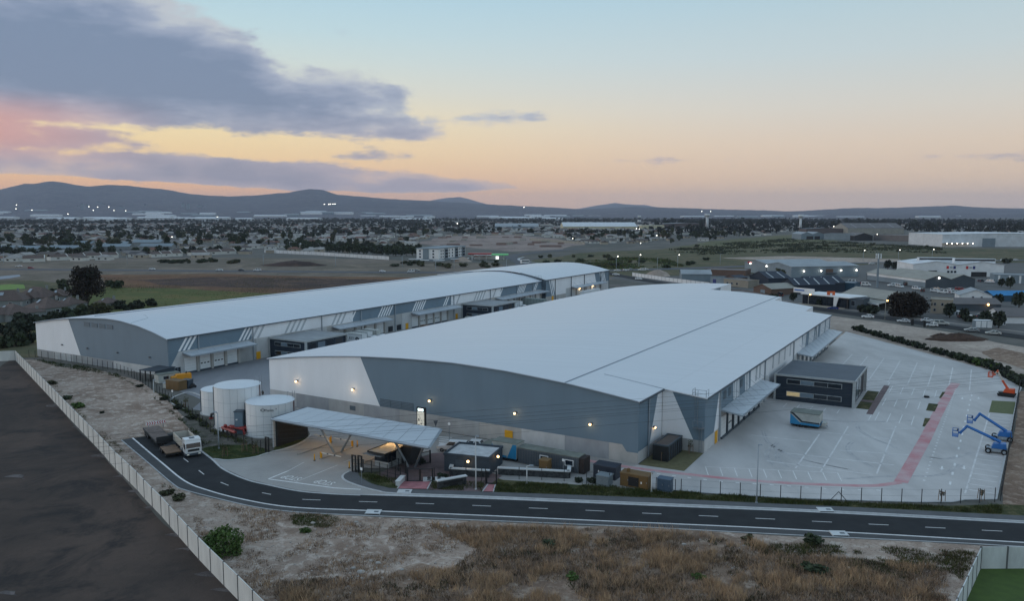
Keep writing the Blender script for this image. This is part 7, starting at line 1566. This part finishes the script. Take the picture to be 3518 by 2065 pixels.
# pale factories and towers in the hazy distance
rnd = random.Random(21)
for i in range(84):
    px = rnd.uniform(-60, 3560); py = rnd.uniform(739, 760) if px < 1900 else rnd.uniform(737, 749); p_ = P(px, py); w = rnd.uniform(60, 190); h = rnd.uniform(8, 15)
    o = solo('distant_factory', (lambda m_: (m_.box(-w / 2, 0, 0, w / 2, 70, h), m_.hexa([(-w / 2, -1, h), (w / 2, -1, h), (w / 2, 71, h), (-w / 2, 71, h)], [(-w / 2, 20, h + 4), (w / 2, 20, h + 4), (w / 2, 50, h + 4), (-w / 2, 50, h + 4)], 1))[0] or m_)(MB()) if False else MB().box(-w / 2, 0, 0, w / 2, 70, h).hexa([(-w / 2, -1, h), (w / 2, -1, h), (w / 2, 71, h), (-w / 2, 71, h)], [(-w / 2, 22, h + 4), (w / 2, 22, h + 4), (w / 2, 48, h + 4), (-w / 2, 48, h + 4)], 1),
             [M_fw, M_shwr], 'pale factory hall in the hazy distance %s, %s counted' % ('below the left hills' if px < 1200 else 'below the middle hills' if px < 2300 else 'below the right hills', nth(i + 1)), 'factory', p_, rnd.uniform(-.2, .2), 'factories at the foot of the hills')
for i in range(30):
    px = rnd.uniform(-60, 1500) if i < 22 else rnd.uniform(1500, 3500); d = rnd.uniform(5700, 6500); a = math.atan((px - 1759) / 2750); hr = CAM_H + (730 - interp(RIDGE, px)) / 2750 * 9500; z = hr * ((d - 5200) / 4300) ** 1.55 - 8; w = rnd.uniform(70, 260)
    solo('hillfoot_hall', MB().box(-w / 2, 0, -10, w / 2, 60, 14).hexa([(-w / 2, -1, 14), (w / 2, -1, 14), (w / 2, 61, 14), (-w / 2, 61, 14)], [(-w / 2, 22, 19), (w / 2, 22, 19), (w / 2, 40, 19), (-w / 2, 40, 19)], 1), [M_shw, M_shwr] if i % 2 else [M_shg, M_shgr], 'pale long hall on the rising ground below the hills, %s counted' % nth(i + 1), 'factory', (math.tan(a) * d, d, z), rnd.uniform(-.15, .15), 'halls on the rising ground')
for i in range(16):
    px = rnd.choice([rnd.uniform(20, 900), rnd.uniform(200, 760)]); d = rnd.uniform(6600, 7400); py = rnd.uniform(700, 712); z = 40 - (py - 730) / 2750 * d; a = math.atan((px - 1759) / 2750); h = rnd.uniform(8, 26); w = rnd.uniform(16, 46)
    solo('hillside_block', MB().box(-w / 2, -12, -30, w / 2, 12, h).box(-w / 4, -5, h, w / 6, 5, h + 5, 1), [M_shg, M_dk], 'pale block of flats on the lower slope of the far left hill, %s counted' % nth(i + 1), 'building', (math.tan(a) * d, d, z - 8), rnd.uniform(-.3, .3), 'blocks of flats below the hill')
lights = [(68, 704), (66, 717), (120, 722), (242, 735), (315, 710), (330, 722), (345, 711), (383, 711), (400, 723), (440, 724), (1119, 702), (1134, 702), (1140, 701), (1148, 701), (1155, 701), (1572, 767), (2407, 726), (2437, 726), (594, 813), (752, 745), (2185, 785), (2195, 786), (1752, 777), (2255, 808), (1800, 712), (2860, 777), (2902, 779), (2918, 770), (3010, 804), (3053, 805), (3098, 806), (3145, 807), (3194, 810), (1967, 818), (2200, 835), (2780, 798), (355, 862), (205, 866)]
for i, (x, y) in enumerate(lights):
    d = 4200 if y < 760 else 110000.0 / (y - 722); z = 40 - (y - 730) / 2750 * d; X = (x - 1759) / 2750 * d
    t = thing('mast_light', 'pinpoint floodlight on a thin mast in the distant town, %s from the left' % nth(1 + sorted(lights).index((x, y))), 'light', (X, d, 0), 0, 'lights of the distant town')
    z = max(z, 3.0); r = d * .00042; part('mast', MB().bar((0, 0, 0), (0, 0, z), .25), M_dk, t); part('bulb', MB().ball(0, 0, z, r, 6), M_lampw, t)

# ================================================================== TREES AND SHRUBS NEAR THE SITE
def big_tree(label, p, w, h, z0, leaf, clumps, per, size, seed, name='tree', cat='tree', trunk=.5):
    t = thing(name, label, cat, p); rnd = random.Random(seed)
    mb = MB(); mb.tube([(0, 0, -.1), (.2, 0, z0 * .6), (.1, .2, z0 + h * .35)], [trunk, trunk * .8, trunk * .5], 8)
    for k in range(6):
        a = k * 1.05 + rnd.random(); mb.tube([(.1, .1, z0 * .7 + k * .3), (math.cos(a) * w * .2, math.sin(a) * w * .2, z0 + h * .3), (math.cos(a) * w * .36, math.sin(a) * w * .36, z0 + h * (.4 + .06 * k))], [trunk * .45, trunk * .3, .05], 5)
    part('trunk', mb, M_bark, t); part('crown', crown_mb(seed, w, h, z0, clumps, per, size), M_leaf[leaf], t)
    return t
t = big_tree('huge dark gum tree towering over the brown roofed houses', P(300, 1056), 12.5, 15.5, 1.6, 4, 46, 90, .42, 3, 'gum_tree')
part('crown', crown_mb(33, 9, 9, 8.5, 24, 80, .42), M_leaf[0], t)
big_tree('broad dark round tree on the estate roadside', P(3115, 1088), 12.5, 8, .6, 4, 60, 90, .45, 5, 'round_tree')
for i, (x, y, s, lf) in enumerate(((215, 985, 1.3, 1), (222, 1003, 1.4, 1), (195, 1012, 1.1, 1), (398, 990, 1.4, 1), (375, 985, 1.1, 1), (410, 1062, 1.2, 0), (300, 1085, 1.5, 2), (330, 1082, 1.5, 2), (362, 1080, 1.4, 2), (270, 1090, 1.4, 1), (240, 1098, 1.4, 1), (205, 1104, 1.3, 0), (80, 1118, 1.5, 0), (175, 1112, 1.3, 0), (145, 1122, 1.4, 0), (110, 1135, 1.5, 0), (70, 1150, 1.4, 0), (25, 1150, 1.3, 0), (440, 1068, 1.1, 0), (480, 1060, 1.1, 0), (520, 1052, 1.1, 0), (15, 1195, 1.2, 1), (60, 1190, 1.2, 1), (95, 1180, 1.2, 0), (40, 1165, 1.2, 0))):
    tree('%s shrub of the dark thicket behind the far warehouse gable, counted from the houses' % (ordn[i] if i < 24 else 'last'), P(x, y), ('bush', i % 3), s * 1.5, lf, 'shrubs of the thicket', rz=i * 1.3)
# hedge behind the truck yard
for i in range(48):
    f = i / 47; q = S(138.3 - 6.5 * min(1, f * 2.2), 98 + 21 * min(1, f * 2.2)) if f < .455 else S(131.8 - 39.8 * (f - .455) / .545, 119 + 56 * (f - .455) / .545)
    tree('%s bush of the ragged hedge behind the truck yard fence, counted from the orange lift' % nth(i + 1), q + Vector((.5, .5, 0)), ('bush', i % 3), random.Random(i).uniform(.5, 1.1), (0, 0, 1, 3 if i in (19, 23) else 0)[i % 4], 'bushes of the hedge', 'hedge_bush', i * 2.1)
# roadside trees of the estate
for x, y, k, s, lf, lab in ((3262, 1092, 'round', .75, 0, 'round dark tree before the beige two storey house'), (3312, 1100, 'round', .6, 0, 'small round tree right of the striped white store'), (3330, 1106, 'bush', 1.2, 0, 'low dark bush beside the small round tree'), (3385, 1118, 'round', .7, 0, 'dark tree behind the pale roadside container'), (3430, 1128, 'round', .8, 0, 'dark tree at the right roadside before the white walled shed'), (2680, 950, 'flat', .5, 2, 'palm like tree in front of the blue grey twin shed'), (2690, 956, 'tall', .45, 2, 'tall olive tree beside the palm like one'), (2725, 1036, 'round', .55, 0, 'bushy tree left of the black showroom'), (2815, 1052, 'round', .45, 0, 'small tree in the showroom forecourt'), (2890, 1056, 'round', .5, 0, 'small tree right of the orange sign'), (3050, 926, 'round', .9, 0, 'dark tree left of the white twin depot'), (3075, 928, 'round', .8, 0, 'second dark tree left of the white twin depot'), (3470, 990, 'round', .8, 0, 'round tree before the pale panelled building'), (3440, 985, 'round', .6, 0, 'smaller round tree left of the panelled building one'), (3500, 1058, 'round', .9, 0, 'dark tree at the right edge below the blue roof'), (3430, 1052, 'round', .7, 0, 'dark tree between grey open shed and blue roof'), (2620, 1026, 'bush', 1.3, 0, 'shrub before the brown brick workshop'), (2655, 1030, 'bush', 1.3, 0, 'second shrub before the brown brick workshop'), (2970, 1074, 'bush', 1.5, 0, 'dark shrub under the white verandah'), (3000, 1078, 'bush', 1.4, 0, 'second dark shrub under the white verandah'), (3460, 905, 'bush', 2, 0, 'dark shrub beside the white depot and the highway')):
    tree(lab, P(x, y), (k, 0), s, lf)
# belts of trees in the middle distance
belt = [(x, interp([(690, 866), (986, 862), (1337, 884)], x) - q) for x in range(990, 1440, 17) for q in (4, 13, 22)] + [(x, 880 - (x - 15) * .012) for x in (15, 30, 62, 80, 98, 115, 145, 185, 205, 238, 262, 280, 300, 330, 350, 378, 470, 500, 545, 570, 640, 668, 690, 715, 750, 820)]
rnd = random.Random(8)
for i, (x, y) in enumerate(belt):
    tree('round green tree %s along the belt beside the white walls and row houses' % nth(i + 1), P(x + rnd.uniform(-6, 6), y + rnd.uniform(-2, 2)), ('round', i % 3), rnd.uniform(.8, 1.15), rnd.choice([0, 1, 1]), 'trees of the middle belt', 'belt_tree', rnd.uniform(0, 6))
for i in range(70):
    x, y = rnd.choice([(rnd.uniform(1850, 2500), rnd.uniform(872, 925)), (rnd.uniform(2350, 3250), rnd.uniform(838, 868)), (rnd.uniform(1350, 1720), rnd.uniform(903, 925)), (rnd.uniform(560, 830), rnd.uniform(898, 906))])
    tree('low olive bush on the %s, %s of the field bushes' % ('right hand green field' if x > 1800 else 'brown veld before the apartment block' if x > 1300 else 'brown veld below the white rows', nth(i + 1)), P(x, y), ('bush', i % 3), rnd.uniform(1.2, 2.6), rnd.choice([1, 2]), 'bushes on the fields', 'field_bush', rnd.uniform(0, 6), rnd.uniform(.9, 1.5))
# wood behind the right hand factories
rw = []
for i in range(120):
    x = rnd.uniform(2250, 3600); y = rnd.uniform(768, 786) if x < 3120 else rnd.uniform(778, 800); rw.append((x, y))
for i, (x, y) in enumerate(sorted(rw)): tree('tall dark tree of the wood behind the right hand factories, %s from the left' % nth(i + 1), P(x, y), ('tall', rnd.randrange(2)), rnd.uniform(1.1, 1.8), 0, 'trees of the right hand wood', 'wood_tree', rnd.uniform(0, 6))
# staked saplings
def sapling(label, p, h=2.3):
    t = thing('sapling', label, 'sapling', p); part('stem', MB().tube([(0, 0, 0), (0, 0, h * .8)], .04, 5), M_bark, t); part('crown', crown_mb(int(p[0] * 10) % 50, h * .5, h * .62, h * .4, 7, 10, .09), M_leaf[2], t)
    for a in range(3): part('stake', MB().bar((.5 * math.cos(a * 2.1), .5 * math.sin(a * 2.1), 0), (.42 * math.cos(a * 2.1), .42 * math.sin(a * 2.1), 1.6), .07), M_wood, t)
    part('tie_rail', MB().bar((.43, 0, 1.3), (-.2, .38, 1.3), .05).bar((-.2, .38, 1.3), (-.2, -.38, 1.3), .05).bar((-.2, -.38, 1.3), (.43, 0, 1.3), .05), M_wood, t)
for x, y, lab in ((772, 1570, 'staked sapling nearest the road on the grass below the tanks'), (839, 1553, 'staked sapling in front of the lettered tank'), (877, 1561, 'staked sapling closest to the dark canopy wall'), (639, 1400, 'staked sapling by the tank yard kerb'), (2275, 1585, 'staked sapling before the near black container'), (2371, 1560, 'bare sapling on the dry lawn by the warehouse corner'), (3235, 1724, 'left staked sapling at the corner of the front fence'), (3370, 1720, 'right staked sapling at the corner of the front fence')): sapling(lab, P(x, y), 1.5 if x > 3000 else 2.3)
# bushes on the bare ground
big_tree('bright green wild bush beside the curve of the precast wall', P(768, 1902), 4.4, 2.9, -.3, 3, 34, 60, .16, 12, 'wild_bush', 'shrub', .08)
for i, (x, y, s, lf, lab) in enumerate(((268, 1402, 1.0, 3, 'green bush against the precast wall opposite the tanks'), (235, 1372, .8, 1, 'olive bush against the precast wall above the green one'), (180, 1320, .8, 2, 'brownish bush near the upper end of the precast wall'), (352, 1420, .4, 0, 'tiny dark tuft on the bare bank'), (1045, 1830, .55, 3, 'small green bush on the pale soil below the road'), (2795, 1868, .9, 1, 'green bush on the near roadside below the right gully slab'), (2565, 1856, .6, 2, 'small olive bush at the near roadside'), (615, 1720, .8, 2, 'yellowish bush at the foot of the road curve'), (575, 1700, .7, 2, 'yellowish tuft left of the road curve bush'), (2400, 1990, .5, 3, 'green weed clump in the dry grass'), (1890, 1880, .8, 1, 'dark green bush in the tall dry grass'), (2795, 1965, .9, 1, 'olive bush patch in the right hand veld'), (1970, 1990, .6, 3, 'green weed in the lower dry grass'), (560, 1375, .7, 0, 'dark shrub at the fence below the bronze cabinet'), (610, 1405, .8, 0, 'dark shrub along the black post fence'), (660, 1440, .8, 0, 'dark shrub at the fence beside the smallest tank'), (700, 1465, .7, 0, 'dark shrub at the fence before the tallest tank'), (480, 1330, .6, 0, 'dark shrub at the fence below the dark shelter'), (2040, 1660, .7, 0, 'leafy shrub on the verge left of the minisub'), (1990, 1655, .6, 0, 'leafy shrub on the verge by the end of the stone wall'), (1520, 1640, .6, 0, 'dark shrub beside the grey plant room'), (1450, 1590, .6, 0, 'dark shrub behind the guardhouse'))):
    tree(lab, P(x, y), ('bush', i % 3), s * .85, lf, rz=i * .7, sz=s * .5)
# spoil heap and burnt brush pile on the sand lot
def heap(label, p, rx, ry, h, m, cat='heap', name='spoil_heap', seed=0):
    mb = MB(); n, k = 22, 7; vs = []
    for j in range(k + 1):
        for i in range(n):
            a = 2 * math.pi * i / n; f = 1 - j / k; q = 1 + .3 * mnoise.noise(Vector((math.cos(a) * 1.5, math.sin(a) * 1.5, seed + j * .4)))
            vs.append((rx * f * q * math.cos(a), ry * f * q * math.sin(a), h * (1 - f ** 1.7) * (1 + .25 * mnoise.noise(Vector((a * 2, j, seed)))) - .1))
    mb.add(vs, [(j * n + i, j * n + (i + 1) % n, (j + 1) * n + (i + 1) % n, (j + 1) * n + i) for j in range(k) for i in range(n)])
    return solo(name, mb, m, label, cat, p, smooth=True)
M_brush = soil_mat('brush_pile_mat', (rgb(78, 62, 54), rgb(64, 52, 46), rgb(92, 74, 62), rgb(52, 44, 40)), (.3, 1.2, 4), .9)
heap('dark brown heap of dead brush on the sand lot', P(3290, 1168), 10, 3.6, 2.2, M_brush, seed=2); heap('smaller dark brush heap left of the big one on the sand lot', P(3232, 1158), 4, 2, 1.3, M_brush, seed=4); heap('pale sand heap in front of the apartment block', P(1590, 899), 8, 4, 4, M_sand, seed=5); heap('grey stockpile in the pierced wall yard', P(2260, 948), 9, 5, 4, M_sand, seed=6); heap('dark ridge of burnt earth on the veld', P(1010, 912), 26, 12, 3.5, M_burnt, seed=7)
# overhead wires crossing in front of the site
pw0, pw1 = Vector((-150, 64.0)), Vector((230, 182.5)); dv = (pw1 - pw0).normalized(); nv2 = Vector((-dv.y, dv.x))
for i, (h, off, lab) in enumerate(((13.4, .0, 'highest'), (12.4, -1.3, 'second highest'), (12.2, 1.3, 'third highest'), (11.4, -.9, 'fourth highest'), (11.2, .9, 'fifth highest'), (9.8, .0, 'lowest'))):
    pts = [(*(pw0.lerp(pw1, k / 24) + nv2 * off), h + 2.2 * ((k / 12 - 1) ** 2) - 1.0) for k in range(25)]
    solo('power_line', MB().tube(pts, .016, 3), M_blk, '%s of the thin dark overhead wires crossing in front of the site' % lab, 'wire', group='overhead wires')
for p_, lab in ((pw0, 'left'), (pw1, 'right')):
    t = thing('power_pole', '%s hand wooden pole carrying the overhead wires' % lab, 'pole', (p_.x, p_.y, 0)); part('pole', MB().tube([(0, 0, 0), (0, 0, 15.4)], [.2, .13], 8), M_bark, t); part('crossarm', MB().bar((-nv2.x * 1.6, -nv2.y * 1.6, 13.5), (nv2.x * 1.6, nv2.y * 1.6, 13.5), .16).bar((-nv2.x * 1.2, -nv2.y * 1.2, 12.5), (nv2.x * 1.2, nv2.y * 1.2, 12.5), .16), M_bark, t)
# ================================================================== GROUND COVER
def inside(p, poly):
    x, y = p; r = False; j = len(poly) - 1
    for i in range(len(poly)):
        (xi, yi), (xj, yj) = poly[i], poly[j]
        if (yi > y) != (yj > y) and x < (xj - xi) * (y - yi) / (yj - yi) + xi: r = not r
        j = i
    return r
def cover(name, label, poly, n, h, w, mats, seed, lo=-.1, nscale=6.0, blades=5, spread=.25, pxpoly=True, avoid=()):
    avoid = [gp(a) for a in avoid]; rnd = random.Random(seed); mb = MB(); poly = gp(poly) if pxpoly else poly
    xs = [p[0] for p in poly]; ys = [p[1] for p in poly]; k = 0
    for _ in range(n * 6):
        if k >= n: break
        x, y = rnd.uniform(min(xs), max(xs)), rnd.uniform(max(min(ys), 68), max(ys))
        if not inside((x, y), poly) or any(inside((x, y), a) for a in avoid): continue
        q = mnoise.noise(Vector((x / nscale, y / nscale, seed))) + .5 * mnoise.noise(Vector((x / 1.7, y / 1.7, seed + 5)))
        if q < lo: continue
        k += 1; m = rnd.choices(range(len(mats)), [1.0 / (i + 1) for i in range(len(mats))])[0] if q > .25 else rnd.randrange(len(mats))
        s = rnd.uniform(.5, 1.2) * (1 + q)
        for _b in range(blades):
            a = rnd.uniform(0, 6.28); bx, by = x + rnd.gauss(0, spread * .5), y + rnd.gauss(0, spread * .5); hh = h * s * rnd.uniform(.5, 1.1); ww = w * rnd.uniform(.6, 1.3)
            lx, ly = rnd.gauss(0, hh * .35), rnd.gauss(0, hh * .35)
            mb.add([(bx - ww * math.cos(a), by - ww * math.sin(a), 0), (bx + ww * math.cos(a), by + ww * math.sin(a), 0), (bx + lx, by + ly, hh)], [(0, 1, 2)], m)
    return link(name, mb.mesh(name, mats), label=label, kind='stuff')
M_dry = [mat('dry_grass_%d' % i, rgb(*c), .95, var=.2, scale=.5, spec=.1) for i, c in enumerate(((192, 160, 128), (150, 125, 104), (166, 146, 126), (106, 91, 78)))]
M_blond = mat('blond_straw', rgb(206, 174, 138), .95, var=.15, scale=.5, spec=.1)
M_wd = [mat('weeds_%d' % i, rgb(*c), .95, var=.2, scale=.6, spec=.1) for i, c in enumerate(((78, 88, 50), (98, 96, 62), (62, 72, 44)))]
DG = [(1480, 1806), (2200, 1826), (2560, 1852), (2700, 1905), (3250, 1955), (3240, 2200), (1500, 2200), (1000, 2120), (900, 2010), (1180, 1985), (1560, 1955), (1640, 1890)]
cover('field_scrub', 'dark scrub spread over the right hand field', [(2280, 862), (2480, 836), (2700, 822), (3000, 838), (3230, 852), (3250, 872), (2800, 866), (2400, 876)], 2600, 1.5, .7, [M_leaf[1], M_leaf[0], M_leaf[2]], 31, -.02, 45, 4, 2.2)
cover('entrance_scrub', 'green scrub on the field before the estate entrance', [(1900, 905), (2150, 885), (2290, 890), (2350, 915), (2150, 925), (1950, 922)], 1500, 1.0, .6, [M_leaf[1], M_wd[1], M_leaf[3]], 32, -.02, 30, 4, 2.0)
cover('dry_grass', 'tall dry brown grass covering the near veld', DG, 15000, .55, .035, M_dry, 1, -.25, 7, 5, .5)
cover('blond_grass', 'tall blond grass clumps rising over the near veld', DG, 5200, .85, .03, [M_dry[0], M_blond, M_dry[2]], 41, .12, 5, 7, .35)
cover('dark_tufts', 'dark dead tufts scattered through the near veld', DG, 2200, .35, .05, [M_dry[3], M_wd[2]], 42, .2, 4, 6, .35)
cover('dry_grass_thin', 'thin dry tufts scattered over the pale near soil', [(640, 1720), (900, 1752), (1500, 1795), (1620, 1880), (1180, 1990), (900, 2010), (960, 2200), (700, 1900)], 5000, .28, .03, M_dry, 2, -.05, 5, 4, .3)
cover('bank_weeds', 'low weeds along the foot of the precast wall', [(140, 1290), (250, 1400), (330, 1490), (437, 1600), (640, 1700), (560, 1680), (420, 1540), (300, 1440), (200, 1330)], 2600, .4, .04, [M_wd[1], M_dry[1], M_wd[0]], 3, -.1, 5, 5, .3)
cover('fence_weeds', 'dark weeds growing along the black post fence', [(110, 1235), (300, 1262), (400, 1284), (500, 1345), (640, 1455), (730, 1525), (700, 1535), (600, 1430), (480, 1330), (380, 1290), (200, 1262)], 4200, .55, .05, [M_wd[2], M_wd[0], M_wd[2]], 4, -.5, 5, 5, .35)
cover('verge_grass', 'uneven grass and leafy plants on the verge before the fence', [(1240, 1632), (1380, 1650), (1700, 1660), (2060, 1668), (2308, 1690), (2700, 1716), (3225, 1741), (3440, 1740), (3440, 1768), (3000, 1745), (2600, 1728), (2200, 1709), (1674, 1690), (1400, 1680), (1300, 1668)], 9500, .36, .045, [M_wd[0], M_wd[2], M_wd[1]], 5, -.45, 4, 4, .3, avoid=([(1380, 1640), (1490, 1640), (1474, 1690), (1358, 1690)], [(1672, 1640), (1708, 1640), (1700, 1700), (1650, 1700)]))
cover('tank_weeds', 'dark scrubby weeds between the black fence and the tanks', [(520, 1340), (594, 1388), (664, 1436), (742, 1498), (861, 1538), (905, 1552), (880, 1530), (800, 1505), (740, 1480), (690, 1440), (640, 1405), (580, 1365)], 3600, .5, .06, [M_wd[2], M_wd[0], M_wd[1]], 16, -.25, 4, 5, .4)
cover('tank_grass', 'dark grass bed below the tanks and the canopy wall', [(700, 1542), (760, 1532), (870, 1532), (935, 1553), (905, 1561), (872, 1570), (789, 1580), (747, 1577), (719, 1568)], 1600, .22, .03, [M_wd[2], M_wd[0]], 6, -.6, 4, 4, .25)
cover('roadside_grass', 'green grass patch beside the near edge of the road', [(995, 1772), (1060, 1768), (1160, 1778), (1170, 1800), (1120, 1815), (1010, 1805)], 900, .25, .035, [M_wd[0], M_wd[1]], 7, -.5, 3, 5, .25)
cover('right_weeds', 'olive weeds at the right end of the near veld', [(2560, 1870), (3000, 1880), (3300, 1895), (3350, 1900), (3290, 2020), (3240, 2060), (2700, 1960)], 2600, .35, .04, [M_wd[1], M_wd[0], M_dry[3]], 8, -.05, 5, 5, .35)
cover('reed_tops', 'brown and green reeds standing in the field behind the far warehouse', [(330, 955), (700, 948), (1400, 962), (1250, 1010), (1050, 1060), (400, 1100), (260, 1060)], 7000, .45, .10, [M_wd[1], M_wd[0], M_dry[1]], 9, -.2, 40, 3, 2.5)
mb = MB(); rnd = random.Random(3)
SO = gp([(640, 1710), (900, 1755), (1500, 1795), (2560, 1850), (3280, 1885), (3250, 2000), (1700, 1960), (1180, 2060), (960, 2120), (700, 1880)]); BK = gp([(150, 1290), (400, 1290), (560, 1400), (640, 1480), (420, 1510), (300, 1440)])
for poly, n in ((SO, 520), (BK, 260)):
    xs = [p[0] for p in poly]; ys = [p[1] for p in poly]; k = 0
    while k < n:
        x, y = rnd.uniform(min(xs), max(xs)), rnd.uniform(min(ys), max(ys))
        if not inside((x, y), poly): continue
        k += 1; r = rnd.uniform(.05, .16) * (2.2 if rnd.random() < .06 else 1); b0 = len(mb.v); mb.ball(x, y, r * .25, r, 5, r * .6)
        mb.v[b0:] = [(x + (a - x) * (1 + .5 * mnoise.noise(Vector((a * 9, b * 9, k)))), y + (b - y) * (1 + .5 * mnoise.noise(Vector((b * 9, a * 9, k)))), c) for a, b, c in mb.v[b0:]]
link('stones', mb.mesh('stones', mat('pale_stone', rgb(172, 164, 156), .9, var=.15, scale=1.5)), label='scattered pale stones on the bare ground', kind='stuff')
for i, (x, y, s, lab) in enumerate(((1537, 1812, .35, 'white rock on the pale soil just below the road'), (1240, 1970, .55, 'largest pale boulder in the near left rubble'), (1215, 1955, .35, 'pale boulder left of the largest in the near rubble'), (1228, 1985, .3, 'small pale boulder below the largest in the rubble'), (1380, 1960, .3, 'pale stone right of the rubble boulders'), (1300, 1938, .4, 'grey flat boulder above the near rubble'), (2915, 1955, .4, 'white rubble block lying in the right hand veld'), (2945, 1970, .25, 'white fragment below the rubble block in the veld'), (1745, 1828, .3, 'bright stone pile at the near road edge'), (1225, 1796, .35, 'white stone beside the roadside grass patch'))):
    s *= .7; m_ = MB().ball(0, 0, s * .3, s, 8, s * .6); m_.v = [(a * (1.3 + .5 * mnoise.noise(Vector((a * 4, b * 4, c * 4 + i)))), b * (1 + .5 * mnoise.noise(Vector((b * 4, a * 4, i)))), c) for a, b, c in m_.v]
    solo('boulder', m_, mat('white_rock', rgb(172, 168, 162), .85, var=.12, scale=2), lab, 'rock', P(x, y))
# ================================================================== AIR
hz = bpy.data.materials.new('haze_air'); hz.use_nodes = True; nt = hz.node_tree; nt.nodes.clear()
vo = nt.nodes.new('ShaderNodeVolumePrincipled'); vo.inputs['Color'].default_value = (.76, .82, 1.0, 1); vo.inputs['Density'].default_value = 4.2e-5; vo.inputs['Anisotropy'].default_value = .0
om = nt.nodes.new('ShaderNodeOutputMaterial'); nt.links.new(vo.outputs[0], om.inputs['Volume'])
link('haze', box(-20000, -20000, -2, 20000, 20000, 470).mesh('haze', hz), label='thin bluish evening haze over the plain', kind='stuff')
